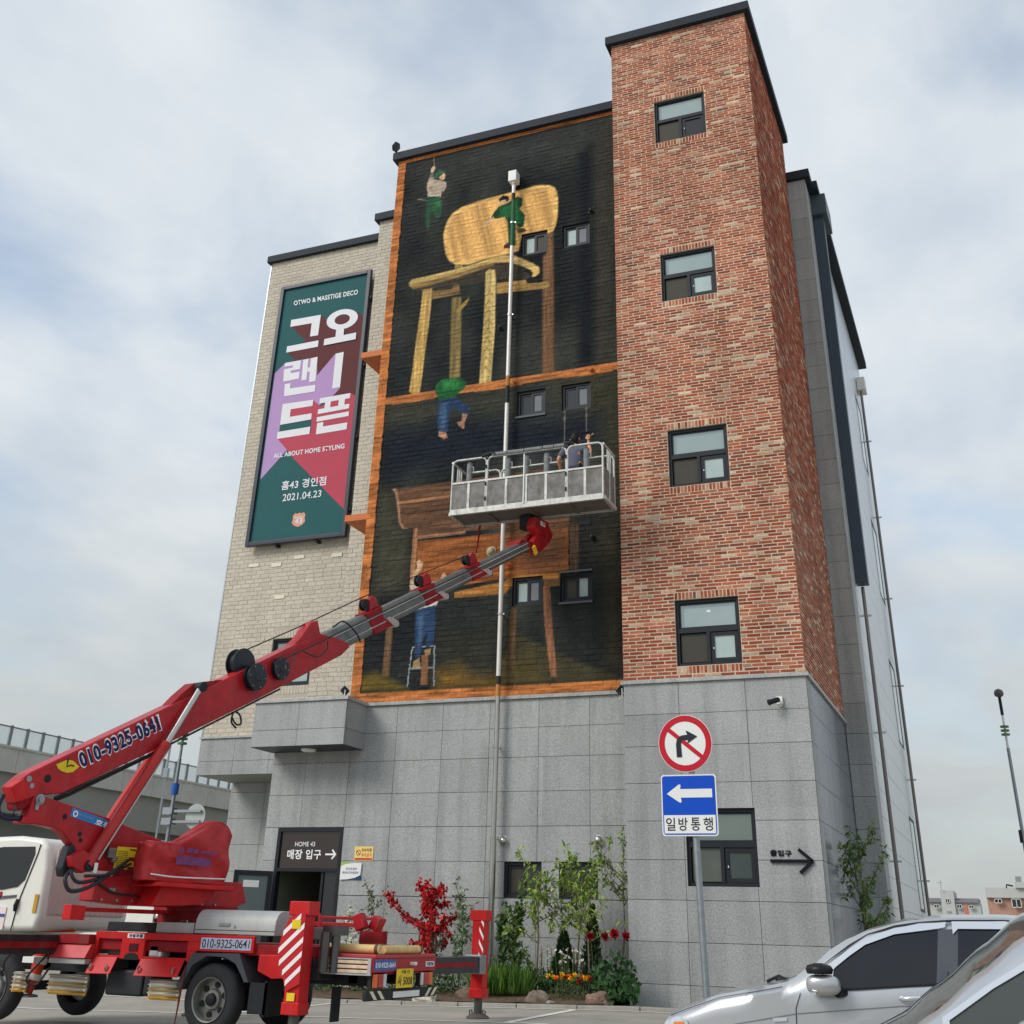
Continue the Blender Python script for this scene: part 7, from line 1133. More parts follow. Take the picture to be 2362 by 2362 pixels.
# foreground car: nose to the left, close to the camera
zb2=-.24; sil2=[(-1.95,.05),(-1.93,.35),(-1.85,.5),(-1.5,.62),(-1.0,.63),(-.62,.665),(-.48,.69),(-.33,.79),(-.15,.925),(0,1.037),(.2,1.115),(.4,1.15),(.7,1.17),(1.1,1.17),(1.6,1.1),(2.0,.9),(2.3,.82),(2.5,.7),(2.53,.05)]
belt2=[(-1.95,.3),(-1.5,.55),(-.8,.68),(-.2,.735),(.5,.78),(1.6,.83),(2.5,.75)]
w3=[(-.27,.735),(-.275,.80),(-.12,.90),(0,.965),(.15,1.03),(.4,1.08),(.7,1.09),(.7,.785)]
def mir2(t,T,ys):
    mb=MB(); c=T(.03,ys(0,.8)-.10,.765); vs=[];fs=[];nu,nv=18,12
    for i in range(nv+1):
        a=math.pi*i/nv
        for j in range(nu):
            q_=2*math.pi*j/nu; x,y,z=math.sin(a)*math.cos(q_),math.sin(a)*math.sin(q_),math.cos(a); sg=lambda v,p:math.copysign(abs(v)**p,v); vs.append(c+Vector((sg(x,.7)*.10,sg(y,.75)*.07,sg(z,.7)*.06)))
    for i in range(nv):
        for j in range(nu): fs.append((i*nu+j,i*nu+(j+1)%nu,(i+1)*nu+(j+1)%nu,(i+1)*nu+j))
    mb.add(vs,fs); mb.build('wing_mirror',M_silv2,t,smooth=True)
t2,T2,ys2=car('parked_car','light silver car nearest the camera, only its windscreen pillar in view',idT,-1.95,sil2,4.62,1.7,belt2,[w3],-.60,.28,lambda x:.05+.06*sst((x+.7)/.3)*sst((.5-x)/.4),M_silv2,mat('windscreen_glass',px(66,70,68),.04,var=.05,spec=.5),zb2,(-1.2,1.5),mir2,[([(-.295,.735),(-.297,.808),(-.13,.914),(-.01,.982),(.14,1.047),(.4,1.098),(.7,1.108),(.7,1.09),(.4,1.08),(.15,1.03),(0,.965),(-.12,.90),(-.275,.80),(-.27,.735)],.014,'window_trim',M_chr)])
t2['group']='silver cars parked in the foreground'
# ================================================================ GROUND
def gridmesh(xs,ys_,f):
    vs=[(x,y,f(x,y)) for y in ys_ for x in xs]; n=len(xs); fs=[(j*n+i,j*n+i+1,(j+1)*n+i+1,(j+1)*n+i) for j in range(len(ys_)-1) for i in range(n-1)]
    mb=MB(); mb.add(vs,fs); return mb
M_asph=mat('worn_concrete_paving',px(158,153,143),.9,var=.16,vs=.9,bump=.3,bs=90,dirt=.3,spec=.2)
xs=[-900,-400,-150,-80]+[-60+i*2 for i in range(20)]+[-20+i*.5 for i in range(60)]+[10+i*4 for i in range(8)]+[60,150,400,900]
ysg=[-40,-20,-10,-5]+[0+i*.5 for i in range(52)]+[26+i*4 for i in range(10)]+[80,150,400,1200,2000]
struct(gridmesh(xs,ysg,gz).build('ground',M_asph,None,smooth=True))
M_line=mat('road_paint',px(226,222,212),.7,var=.15,vs=10)
def strip(pts,w,name='road_marking'):
    mb=MB(); n=24; P0,P1=Vector(pts[0]),Vector(pts[1]); d=(P1-P0).normalized(); s=Vector((-d.y,d.x))*w/2; vs=[]
    for i in range(n+1):
        p=P0+(P1-P0)*i/n
        for k in (-1,1): q_=p+s*k; vs.append((q_.x,q_.y,gz(q_.x,q_.y)+.006))
    mb.add(vs,[(2*i,2*i+1,2*i+3,2*i+2) for i in range(n)]); o=mb.build(name,M_line,None); return struct(o)
strip([(-16,17.95),(-4.6,18.05)],.10); strip([(-16,14.6),(-5.5,14.75)],.10); strip([(-6.30,17.95),(-6.05,14.75)],.12); strip([(-10.4,17.95),(-10.2,14.7)],.12)
# kerb and planting bed along the wall
M_kerb=mat('kerb_stone',px(150,146,138),.85,var=.15,vs=7,bump=.3,bs=60)
kx=-13.2; K0=None; k=0
kb=MB(); kb.box(-13.2,-5.0,18.28,18.36,-.15,gz(-9,18)-.1); K0=struct(kb.build('kerb',M_kerb,None))
while kx<-5.2:
    w=.98; mb=MB(); g0=gz(kx,18.3); g1=gz(kx+w,18.3); j=rnd.uniform(-.006,.006)
    mb.add([(kx+.006,18.22+j,g0-.05),(kx+w-.006,18.22+j,g1-.05),(kx+w-.006,18.36,g1-.05),(kx+.006,18.36,g0-.05),(kx+.006,18.23+j,g0+.055),(kx+w-.006,18.23+j,g1+.055),(kx+w-.006,18.36,g1+.055),(kx+.006,18.36,g0+.055)],[(0,3,2,1),(4,5,6,7),(0,1,5,4),(1,2,6,5),(2,3,7,6),(3,0,4,7)]); mb.build('kerb_stone',M_kerb,K0,bevel=.012); kx+=w
M_soil=mat('garden_soil',px(96,80,64),.95,var=.35,vs=9,bump=1.2,bs=22)
sx=[-11.7+i*.15 for i in range(39)]; sy=[18.36+i*.15 for i in range(14)]
def soilz(x,y): return gz(x,18.3)+.05+.10*sst((y-18.36)/.5)+.03*float(fbm(np.array([x*3.]),np.array([y*3.]))[0])
struct(gridmesh(sx,sy,soilz).build('soil_bed',M_soil,None,smooth=True))
# ================================================================ PLANTS
def leafmesh(mb,c,d,n,l,w,col):
    side=d.cross(n); side=side.normalized() if side.length>1e-5 else Vector((1,0,0)); p0=c; p1=c+d*l*.45+side*w*.5; p2=c+d*l+n*(-l*.18); p3=c+d*l*.45-side*w*.5; mb.add([p0,p1,p2,p3],[(0,1,2),(0,2,3)],col)
def rv(r): 
    while True:
        v=Vector((r.uniform(-1,1),r.uniform(-1,1),r.uniform(-1,1)))
        if .05<v.length<1: return v.normalized()
M_leaf=mat('leaves',(0,0,0,1),.55,var=.12,vs=6,attr=True); M_bark=mat('bark',px(110,98,84),.85,var=.2,vs=14); M_petal=mat('petals',(0,0,0,1),.6,var=.05,attr=True)
_lt=M_leaf.node_tree; _p=[n for n in _lt.nodes if n.type=='BSDF_PRINCIPLED'][0]
_tr=_lt.nodes.new('ShaderNodeBsdfTranslucent'); _mx=_lt.nodes.new('ShaderNodeMixShader'); _mx.inputs[0].default_value=.3; _o=[n for n in _lt.nodes if n.type=='OUTPUT_MATERIAL'][0]
_lt.links.new(_p.inputs['Base Color'].links[0].from_socket,_tr.inputs['Color']); _lt.links.new(_p.outputs[0],_mx.inputs[1]); _lt.links.new(_tr.outputs[0],_mx.inputs[2]); _lt.links.new(_mx.outputs[0],_o.inputs[0])
def jc(c,r,a=.18): j=1+r.uniform(-a,a); return px(min(255,c[0]*j),min(255,c[1]*j),min(255,c[2]*j))
def branchy(name,label,cat,base,h,spread,lean,seed,cols,nleaf,ll,lw,trunk_r=.016,clear=.4,nb=7,group='shrubs planted along the granite wall',flowers=None,levels=2,depthy=.5,droop=.0,yclamp=20.22):
    r=random.Random(seed); t=thing(name,label,cat,base,group); b0=Vector(base); stem=MB(); tips=[]
    cy=lambda p:Vector((p.x,min(p.y,yclamp),p.z))
    top=b0+Vector((lean[0],lean[1]*depthy,h*.8)); mid=(b0+top)/2+Vector((r.uniform(-.06,.06),r.uniform(-.03,.03),0))
    path=[b0-Vector((0,0,.06)),b0+(mid-b0)*.5,mid,mid+(top-mid)*.5,top]; path=[cy(p) for p in path]; stem.tube(path,[trunk_r*1.2,trunk_r,trunk_r*.8,trunk_r*.6,trunk_r*.3],7); tips.append((path[-2],path[-1]))
    for k in range(nb):
        f=clear+(1-clear)*(k+.5)/nb; i=min(3,int(f*4)); p=path[i]+(path[i+1]-path[i])*(f*4-i); a=r.uniform(0,6.28); L=spread*(1.15-f*.55)*r.uniform(.7,1.15)
        e=p+Vector((math.cos(a)*L,math.sin(a)*L*depthy,h*(.16+.14*r.random())-droop)); m=(p+e)/2+Vector((0,0,-.03)); e=cy(e); m=cy(m); stem.tube([p,m,e],[trunk_r*.5,trunk_r*.35,trunk_r*.15],5); tips.append((m,e)); tips.append((p,m))
        for q_ in range(2):
            e2=cy(m+rv(r)*L*.5+Vector((0,0,L*.2))); stem.tube([m,e2],[trunk_r*.28,trunk_r*.1],4); tips.append((m,e2))
    stem.build('stem',M_bark,t,smooth=True); fo=MB(); clumps=[]
    for k in range(nleaf):
        a,b=tips[r.randrange(len(tips))]; f=r.random()**.6; c=a+(b-a)*f+rv(r)*r.uniform(0,.05); c=cy(c)
        if r.random()<.35: c=cy(b+rv(r)*r.uniform(.01,.09))
        d=(rv(r)+Vector((0,0,-.35-droop*2))).normalized(); leafmesh(fo,c,d,rv(r),ll*r.uniform(.6,1.25),lw*r.uniform(.7,1.2),jc(cols[r.randrange(len(cols))],r))
    fo.build('foliage',M_leaf,t,fix=False)
    if flowers:
        col,n,s=flowers; fl=MB()
        for k in range(n):
            a,b=tips[r.randrange(len(tips))]; c=cy(a+(b-a)*r.random()+rv(r)*.04)
            for q_ in range(6): leafmesh(fl,c,(rv(r)+Vector((0,-.3,.3))).normalized(),rv(r),s*r.uniform(.7,1.2),s*.7,jc(col,r,.08))
        fl.build('blossoms',M_petal,t,fix=False)
    return t
YG=[(150,172,80),(168,188,98),(126,150,66),(104,128,56)]; DG=[(62,92,46),(76,108,56),(48,74,40)]; GG=[(96,112,72),(110,124,86),(80,96,60)]; RD=[(196,36,44),(196,34,40),(132,16,28),(158,26,38),(206,52,48)]
B=lambda x,y=19.35:(x,y,soilz(x,y))
branchy('red_maple','small red leaved maple behind the truck tail','tree',B(-9.72,19.4),1.7,.85,(.18,0),11,RD,2300,.075,.055,.018,.3,11,'shrubs planted along the granite wall')
branchy('bare_shrub','thin twiggy shrub with few olive leaves left of the red maple','shrub',B(-10.5,19.4),1.75,.35,(-.05,0),12,GG,170,.08,.035,.016,.4,7)
branchy('white_blossom_bush','bush with masses of tiny white blossoms below the plaque','shrub',B(-11.0,19.3),1.35,.42,(.05,0),13,GG,260,.05,.025,.01,.1,12,flowers=((230,226,208),420,.032))
branchy('white_blossom_bush','low white blossom bush at the foot of the twiggy shrub','shrub',B(-10.35,19.1),.8,.45,(0,0),14,GG,200,.05,.03,.01,.1,12,flowers=((230,228,212),420,.032))
branchy('white_flower_shrub','slender shrub with large white flowers left of the rain pipe','shrub',B(-8.85,19.4),1.65,.34,(.03,0),15,[(92,116,76),(110,132,92)],330,.11,.04,.014,.25,7,flowers=((236,228,222),13,.06))
branchy('grey_leaf_shrub','low dull green shrub behind the far outrigger beam','shrub',B(-9.2,19.2),1.0,.3,(0,0),16,[(96,104,86),(80,92,70)],420,.06,.03,.01,.1,10)
branchy('columnar_shrub','narrow upright dark green shrub just right of the rain pipe','shrub',B(-8.02,19.3),1.3,.12,(0,0),17,DG,420,.085,.06,.012,.05,14)
branchy('columnar_shrub','broader upright green shrub, second to the right of the rain pipe','shrub',B(-7.72,19.3),1.35,.2,(-.05,0),18,[(84,110,58),(100,128,68),(66,92,46)],900,.085,.055,.014,.05,16)
branchy('young_tree','young yellow green tree in front of the left granite window','tree',B(-7.40,19.25),2.0,.75,(.02,0),19,YG,480,.115,.042,.018,.42,9)
branchy('young_tree','forked young tree with sparse leaves between the two granite windows','tree',B(-6.98,19.5),1.95,.6,(-.12,0),20,YG+GG,240,.10,.038,.018,.45,8)
branchy('young_tree','leafy young tree in front of the right granite window','tree',B(-6.78,19.4),2.15,.75,(.22,0),21,YG+[(90,120,44)],560,.115,.042,.018,.5,10)
branchy('young_tree','pale barked sapling leaning left before the right granite window','tree',B(-6.42,19.1),1.7,.6,(-.15,0),22,YG,250,.10,.038,.016,.5,8)
branchy('young_tree','bare stemmed young tree against the corner of the tower','tree',B(-6.15,19.8),2.25,.65,(.08,0),23,YG+GG,270,.10,.038,.018,.68,8)
branchy('side_tree','slim green tree growing beside the shaded flank of the tower','tree',(-2.35,21.3,-.05),2.9,.6,(-.1,0),24,[(96,120,62),(116,140,74),(76,100,52)],760,.11,.045,.022,.35,13,'trees around the building',depthy=1.0,yclamp=99)
def conebush(label,base,h,rad,seed,cols):
    r=random.Random(seed); t=thing('conifer_bush',label,'bush',base,'conifer bushes by the wall'); fo=MB(); b=Vector(base)
    for k in range(1500):
        f=r.random(); a=r.uniform(0,6.283); rr=rad*(1-f)**.8*r.uniform(.55,1.05)*(.9+.15*math.sin(a*5+f*9)); c=b+Vector((math.cos(a)*rr,math.sin(a)*rr,h*f)); leafmesh(fo,c,(Vector((math.cos(a),math.sin(a),1.5))+rv(r)*.5).normalized(),rv(r),.075,.035,jc(cols[r.randrange(len(cols))],r))
    fo.build('foliage',M_leaf,t,fix=False); mb=MB(); mb.cyl(b-Vector((0,0,.05)),b+Vector((0,0,h*.8)),.02,6,.005); mb.build('stem',M_bark,t)
CG=[(44,66,34),(56,80,40),(36,54,30)]
conebush('squat dark conifer bush behind the white bell flowers',B(-6.95,19.35),.85,.3,31,CG); conebush('taller narrow dark conifer bush behind the red peonies',B(-6.50,19.45),1.25,.22,32,CG)
def lowplant(name,label,base,rx,ry,h,n,ll,lw,cols,seed,flowers=None,grass=False,group='low plants in the wall bed',cat='plant'):
    r=random.Random(seed); t=thing(name,label,cat,base,group); b=Vector(base); fo=MB()
    for k in range(n):
        a=r.uniform(0,6.283); q_=math.sqrt(r.random()); x,y=math.cos(a)*rx*q_,math.sin(a)*ry*q_
        if grass: c=b+Vector((x,y,0)); d=Vector((x*.9+r.uniform(-.25,.25),y*.9+r.uniform(-.25,.25),1)).normalized(); leafmesh(fo,c,d,rv(r),h*r.uniform(.6,1.1),.014,jc(cols[r.randrange(len(cols))],r))
        else: c=b+Vector((x,y,h*r.random()*(1-.5*q_*q_))); leafmesh(fo,c,(rv(r)+Vector((x,y,.3))).normalized(),rv(r),ll*r.uniform(.6,1.2),lw,jc(cols[r.randrange(len(cols))],r))
    fo.build('foliage',M_leaf,t,fix=False)
    if flowers:
        for (fx,fy,fz,s,col,npet) in flowers:
            fl=MB(); c=b+Vector((fx,fy,fz))
            for q_ in range(npet): leafmesh(fl,c,(rv(r)+Vector((0,-.25,.35))).normalized(),rv(r),s*r.uniform(.7,1.1),s*.75,jc(col,r,.12))
            fl.build('flower',M_petal,t,fix=False)
            st=MB(); st.tube([(b.x+fx*.8,b.y+fy,b.z),c],.004,4); st.build('flower_stalk',M_leaf if False else mat('stalk_green',px(80,100,60),.7),t)
    return t
rf=random.Random(41)
lowplant('grass_tuft','bright green grassy tuft at the kerb right of the far outrigger',B(-7.95,18.75),.34,.22,.42,420,0,0,[(86,120,48),(104,140,56),(66,98,40)],51,grass=True)
lowplant('grass_tuft','second grassy tuft beside the first, under the upright shrub',B(-7.55,18.8),.25,.2,.40,260,0,0,[(86,120,48),(96,130,56)],52,grass=True)
lowplant('leafy_ground_cover','low mixed greenery at the foot of the upright shrubs',B(-7.75,19.2),.55,.35,.5,700,.07,.04,DG+GG,53)
lowplant('leafy_ground_cover','low greenery seen beneath the truck tail',B(-9.6,18.9),.9,.4,.45,900,.07,.045,DG,54)
lowplant('leafy_ground_cover','low greenery behind the truck rear wheel',B(-11.0,18.95),.6,.4,.42,500,.07,.045,DG,55)
lowplant('leafy_ground_cover','dull green undergrowth below the white flower shrub',B(-8.75,18.9),.45,.4,.5,560,.06,.03,GG+DG,63)
lowplant('foxglove','pale pink spire flowers behind the left rock',B(-7.3,19.2),.2,.15,.35,160,.08,.04,DG,56,[(rf.uniform(-.05,.05),0,.25+.04*i,.03,(206,170,176),5) for i in range(12)])
lowplant('foxglove','cream spire flowers left of the squat conifer bush',B(-7.12,19.15),.18,.15,.35,160,.08,.04,DG,57,[(rf.uniform(-.05,.05),0,.3+.04*i,.03,(214,214,180),5) for i in range(11)])
lowplant('white_bell_flowers','cluster of white bell flowers in front of the dark conifer bush',B(-6.72,18.95),.2,.15,.3,160,.08,.04,DG,58,[(rf.uniform(-.25,.25),rf.uniform(-.05,.05),.42+rf.uniform(0,.2),.04,(226,214,204),6) for i in range(26)])
YO=[(240,178,20),(236,166,16),(226,96,20),(150,40,24)]
lowplant('marigold_patch','row of yellow and orange flowers between two rocks at the kerb',B(-6.58,18.62),.36,.16,.2,340,.05,.02,[(76,88,60),(92,100,72)],59,[(-.34+.052*i+rf.uniform(-.02,.02),rf.uniform(-.08,.06),.26+rf.uniform(-.05,.06),.055,YO[(i*7)%4 if i>3 else (0,0,2,0)[i]],14) for i in range(14)])
lowplant('red_peony','tall deep red peonies with dark leaves against the tower base',B(-5.98,18.95),.38,.28,.55,480,.11,.08,[(58,88,54),(74,106,64),(48,74,46)],60,[(-.38,0,.80,.085,(140,14,34),34),(-.14,.0,.80,.08,(130,12,30),34),(.02,0,.84,.095,(160,16,38),38),(.2,.02,.80,.085,(136,12,32),34)])
lowplant('leafy_ground_cover','broad leaved dark greenery at the right end of the bed',B(-5.85,18.65),.32,.2,.32,260,.11,.08,[(58,92,54),(74,110,66)],61)
def rock(label,c,s,seed,col=(128,108,96)):
    bm=bmesh.new(); bmesh.ops.create_icosphere(bm,subdivisions=3,radius=1); r=random.Random(seed); ph=[r.uniform(0,6) for _ in range(6)]
    for v in bm.verts:
        p=v.co; k=1+.16*math.sin(3*p.x+ph[0])*math.cos(2.5*p.y+ph[1])+.10*math.sin(6*p.z+ph[2]+3*p.x)+.06*math.sin(11*p.y+ph[3]); v.co=Vector((p.x*s[0]*k,p.y*s[1]*k,p.z*s[2]*k))
    me=bpy.data.meshes.new('rock'); bm.to_mesh(me); bm.free(); me.materials.append(mat('rock_%d'%col[0],px(*col),.9,var=.3,vs=11,bump=.8,bs=18)); o=bpy.data.objects.new('rock',me); COL.objects.link(o); o.location=c; tag(o,label,'rock','rocks in the wall bed')
rock('brown rock left of the marigolds',(-7.08,18.55,.10),(.19,.13,.14),1,(118,104,94)); rock('reddish rock right of the marigolds',(-6.12,18.55,.11),(.2,.14,.15),2,(132,106,94)); rock('small rock beside the far outrigger foot',(-8.32,18.6,.10),(.16,.12,.13),3,(110,92,80)); rock('pale flat stone on the kerb left of the far outrigger',(-8.95,18.32,.07),(.24,.12,.09),4,(196,190,178))
rock('small grey stone below the marigolds',(-6.85,18.45,.06),(.08,.07,.05),6,(150,144,134))
# ================================================================ LEFT BACKGROUND
M_conc=mat('viaduct_concrete',px(168,166,158),.85,var=.1,vs=.6,dirt=.3,bump=.1,bs=8); M_cond=mat('viaduct_girder',px(128,128,120),.85,var=.1,vs=.4); M_glb=mat('barrier_glass',px(206,218,216),.2,var=.03,alpha=.35); M_post=mat('barrier_post',px(112,114,120),.5)
VD=thing('viaduct','long concrete viaduct with glass noise barrier behind the truck','viaduct',(-53,58,0)); vx=-51.6
mb=MB(); mb.box(vx-9,vx,30,130,6.2,8.3); mb.build('deck',M_cond,VD); 
mb=MB(); mb.box(vx-7.5,vx-1.4,30,130,4.3,6.2); mb.build('girder',M_cond,VD)
for k in range(25):
    y=36+k*3.0; mb=MB(); mb.box(vx+.02,vx+.3,y+.01,y+2.99,8.25,9.5); mb.build('parapet_panel',M_conc,VD)
mb=MB(); mb.box(vx,vx+.36,36,111,9.5,9.62); mb.build('parapet_cap',M_conc,VD)
for k in range(38):
    y=44+k*1.25; mb=MB(); mb.box(vx+.05,vx+.2,y-.07,y+.07,9.3,10.72); mb.build('barrier_post',M_post,VD)
    mb=MB(); mb.box(vx+.11,vx+.13,y+.08,y+1.17,9.62,10.6); mb.build('barrier_pane',M_glb,VD)
mb=MB(); mb.cyl((vx+.12,44,10.64),(vx+.12,92,10.64),.04,8); mb.build('top_rail',M_post,VD)
for y in (44,74,104): mb=MB(); mb.box(vx-6.5,vx-2.2,y-1.2,y+1.2,-.3,4.3); mb.build('pier',M_cond,VD)
ST=thing('station_canopy','arched station roof with green glass beyond the viaduct','canopy',(-50,90,9)); ac=Vector((-52.5,92,9.2))
for k in range(9):
    y=84+k*3; pts=[(ac.x+5.2*math.cos(t),y,9.2+4.6*math.sin(t)) for t in np.linspace(0,math.pi,15)]; mb=MB(); mb.tube(pts,.14,6); mb.build('roof_rib',mat('rib_pale',px(190,194,190),.5),ST)
mb=MB(); pts=[(5.1*math.cos(t),4.5*math.sin(t)) for t in np.linspace(.5,math.pi,14)]
for (a,b),(c,d) in zip(pts,pts[1:]): mb.add([(ac.x+a,84,9.2+b),(ac.x+c,84,9.2+d),(ac.x+c,108,9.2+d),(ac.x+a,108,9.2+b)],[(0,1,2,3)])
mb.build('roof_shell',mat('station_shell',px(120,124,122),.5),ST); mb=MB(); mb.box(ac.x+5.0,ac.x+5.1,84,108,9.3,11.6); mb.build('glazing',mat('station_glass',px(150,176,166),.1,var=.15,vs=.6,spec=.8),ST)
# wall and low building below the viaduct
GB=thing('low_building','grey panelled low building under the viaduct behind the cab','building',(-44,46,0)); mb=MB(); mb.box(-60,-40,50,58,-.5,4.4); mb.build('wall',mat('grey_panel_wall',px(120,124,126),.7,var=.06,vs=.5),GB)
for k in range(5): mb=MB(); mb.box(-58+k*3.6,-57.9+k*3.6,49.95,50.0,0,4.4); mb.build('panel_joint',mat('joint_dark',px(80,84,86),.8),GB)
mb=MB(); mb.box(-47,-44,49.9,50.02,1.2,3.0); mb.build('window',M_film,GB); mb=MB(); mb.box(-60.2,-39.8,49.8,58.2,4.4,4.7); mb.build('roof_edge',M_conc,GB)
VN=thing('white_van','white panel van roof showing behind the truck cab','van',(-22,24,0)); bx_=MB(); bx_.prism([(-24.6,.45),(-24.5,1.1),(-23.9,1.35),(-23.4,2.15),(-23.0,2.3),(-19.6,2.3),(-19.5,.45)],lambda a,b,t:Vector((a,t,b)),27.5,29.3); bx_.build('body',M_cab,VN,bevel=.06)
mb=MB(); mb.prism([(-23.7,1.4),(-23.3,2.0),(-22.5,2.0),(-22.5,1.4)],lambda a,b,t:Vector((a,t,b)),27.48,27.5); mb.build('side_window',M_dark,VN)
for x in (-23.7,-20.5): mb=MB(); mb.lathe((x,27.45,.33),(0,1,0),[(0,.2),(0,.3),(.05,.33),(.2,.33)],20); mb.build('wheel',M_tyre,VN,autosmooth=40)
# poles
def lamp(label,x,y,top,lean,collar,head,group='street poles'):
    t=thing('street_lamp',label,'street lamp',(x,y,0),group); X=lambda z:x+lean*z
    mb=MB(); mb.cyl((X(0),y,-.3),(X(collar),y,collar),.06,12,.05); mb.build('pole',M_gal,t,autosmooth=40); mb=MB(); mb.cyl((X(collar),y,collar),(X(top),y,top),.04,10,.035); mb.build('upper_pole',M_white if head else M_gal,t,autosmooth=40)
    for dz in (.38,.5,.62): mb=MB(); mb.lathe((X(collar),y,collar+dz),(0,0,1),[(0,.13),(.05,.13)],16); mb.build('green_collar',mat('collar_green',px(92,128,84),.5),t)
    return t,X
t_,X_=lamp('tall street lamp with round head right of the building',.49,40,8.2,0,6.6,True)
mb=MB(); mb.lathe((.49,40,8.15),(0,0,1),[(0,.04),(.05,.13),(.13,.15),(.22,.12),(.27,.03)],20); mb.build('lamp_head',mat('lamp_head',px(96,92,92),.4,var=.1),t_,autosmooth=50); mb=MB(); mb.cyl((.49,40,7.6),(.49,40,8.2),.05,10); mb.build('lamp_neck',M_chas,t_)
mb=MB(); mb.box(.38,.46,39.9,40.1,3.85,4.2); mb.build('camera_box',M_chas,t_)
t_,X_=lamp('steel pole with blue band and round sign back behind the truck boom',-20.42,26,5.95,0,4.95,False)
mb=MB(); mb.lathe((-20.42,26,4.05),(0,0,1),[(0,.10),(.28,.10)],14); mb.build('blue_band',mat('band_blue',px(40,92,170),.5),t_)
mb=MB(); mb.box(-20.5,-19.42,25.9,25.95,3.60,3.66); mb.box(-20.5,-19.42,25.9,25.95,3.34,3.40); mb.build('sign_arm',M_gal,t_); mb=MB(); mb.lathe((-19.62,26.0,3.5),(0,-1,0),[(0,.31),(.02,.31)],32); mb.build('sign_back',mat('sign_back',px(170,174,172),.45,.4),t_)
mb=MB(); mb.box(-20.6,-20.3,25.85,26.1,3.55,3.72); mb.box(-20.6,-20.3,25.85,26.1,3.3,3.46); mb.build('clamp',M_gal,t_)
t3=thing('thin_pole','thin grey pole with small cabinet beyond the viaduct barrier','pole',(-43,54,0),'street poles'); mb=MB(); mb.cyl((-43.2,54,0),(-43.2,54,10.6),.06,8); mb.build('pole',M_gal,t3); mb=MB(); mb.box(-43.35,-43.05,53.9,54.1,8.2,8.7); mb.build('cabinet',M_gal,t3)
# ================================================================ RIGHT BACKGROUND
def house(name,label,k,wallm,boxes,roofs,wins,y,dep=12):
    t=thing(name,label,'building',(boxes[0][0],y,0))
    for i,(a,b,z0,z1) in enumerate(boxes): mb=MB(); mb.box(a,b,y-.5*i,y+dep,z0,z1); mb.build('wall',wallm[i] if isinstance(wallm,list) else wallm,t)
    for (a,b,z0,z1,m_) in roofs: mb=MB(); mb.add([(a,y-.6,z0),(b,y-.6,z0),(b,y+1.5,z1),(a,y+1.5,z1),(a,y+dep,z1),(b,y+dep,z1),(a,y+dep,z0),(b,y+dep,z0)],[(0,1,2,3),(3,2,5,4),(0,3,4,6),(1,7,5,2),(0,6,7,1),(4,5,7,6)]); mb.build('roof',m_,t)
    for (a,b,z0,z1) in wins:
        mb=MB(); w_=.07
        for r_ in ((a,a+w_,z0,z1),(b-w_,b,z0,z1),(a,b,z0,z0+w_),(a,b,z1-w_,z1),((a+b)/2-w_/2,(a+b)/2+w_/2,z0,z1)): mb.box(r_[0],r_[1],y-.72,y-.52,r_[2],r_[3])
        w=mb.build('window',M_white,t); mb=MB(); mb.box(a+w_,b-w_,y-.66,y-.5,z0+w_,z1-w_); mb.build('pane',M_dark,w)
    return t
k=2.667; S=lambda x,z:(x*k,1.03+(z-1.03)*k)
def bx4(x0,x1,z0,z1): a=S(x0,z0);b=S(x1,z1); return (a[0],b[0],a[1],b[1])
M_apt=mat('hazed_pale_render',px(176,178,174),.8,var=.04,vs=.2); M_rf=mat('grey_roof',px(112,106,110),.7)  # wall render colour greyed to carry the distance haze
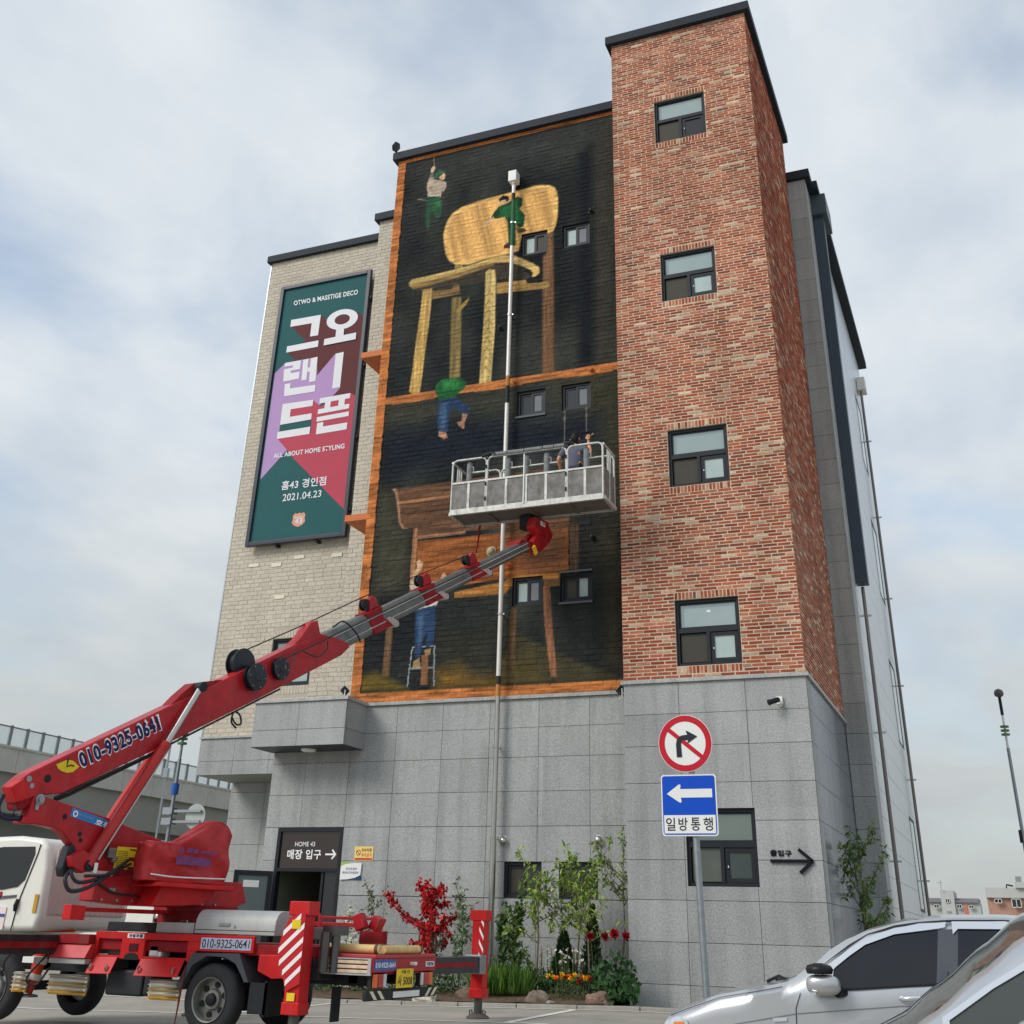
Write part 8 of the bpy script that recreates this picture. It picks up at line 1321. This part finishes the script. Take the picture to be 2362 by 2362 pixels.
ht=house('apartment_house','pale three storey apartment house with grey roof far behind the silver car','%d' if False else 1,M_apt,[(-15.3,-6.2,-1,8.0),(*bx4(-4.79,-3.92,0.6,4.35)[:2],-1,S(0,4.35)[1])],[(*bx4(-5.7,-4.77,3.62,3.89),M_rf),(*bx4(-3.96,-2.38,3.62,3.9),M_rf)],[bx4(-5.29,-4.95,3.247,3.469),bx4(-4.517,-4.225,3.591,3.836),bx4(-3.827,-3.496,3.253,3.494),bx4(-3.055,-2.743,3.266,3.466),bx4(-4.513,-4.242,3.0,3.11)],240)
mb=MB(); a=S(-4.66,4.35); b_=S(-4.66,4.98); mb.cyl((a[0],239,a[1]),(b_[0],239,b_[1]),.06,6); c_=S(-4.9,4.82); d_=S(-4.55,4.82); mb.cyl((c_[0],239,c_[1]),(d_[0],239,d_[1]),.05,6); mb.build('antenna',M_gal,ht)
k=2.571
M_fb=mat('hazed_red_brick',px(172,134,118),.85,var=.15,vs=2.5)  # brick colour paled and greyed, distance haze mixed in
hb=house('brick_house','flat roofed red brick house at the right edge behind the cars',1,[M_fb,M_apt,M_apt],[(*bx4(-1.42,1.6,0,3.37)[:2],-1,S(0,3.30)[1]),(*bx4(-1.44,1.62,0,3.37)[:2],S(0,3.30)[1],S(0,3.775)[1]),(*bx4(.05,1.5,0,3)[:2],S(0,3.775)[1],S(0,4.05)[1])],[],[bx4(-1.063,-.703,3.033,3.25),bx4(-.239,.227,2.844,3.263)],180)
mb=MB(); a=bx4(.124,.417,4.05,4.35); mb.box(a[0],a[1],181,183,a[2],a[3]); mb.build('roof_tank',M_gal,hb); mb=MB(); a=S(-.38,3.78);b_=S(-.35,3.92);c_=S(-.04,3.86); mb.tube([(a[0],179.5,a[1]),(b_[0],179.5,b_[1]),(c_[0],179.5,c_[1])],.12,6); mb.build('roof_pipe',M_chas,hb)
a=S(-2.58,2.4);b_=S(-2.36,2.9); T_=thing('orange_shape','small orange shape standing before the far apartment house','structure',(a[0],178,0)); mb=MB(); mb.prism([(a[0],0),(a[0],b_[1]),(b_[0]-.15,b_[1]),(b_[0]+.35,0)],lambda x,z,t:Vector((x,t,z)),177,178); mb.build('orange_body',mat('far_orange',px(190,108,88),.7),T_,bevel=.05)  # plain orange block in the distance, its kind left open
print('objects',len(bpy.data.objects))
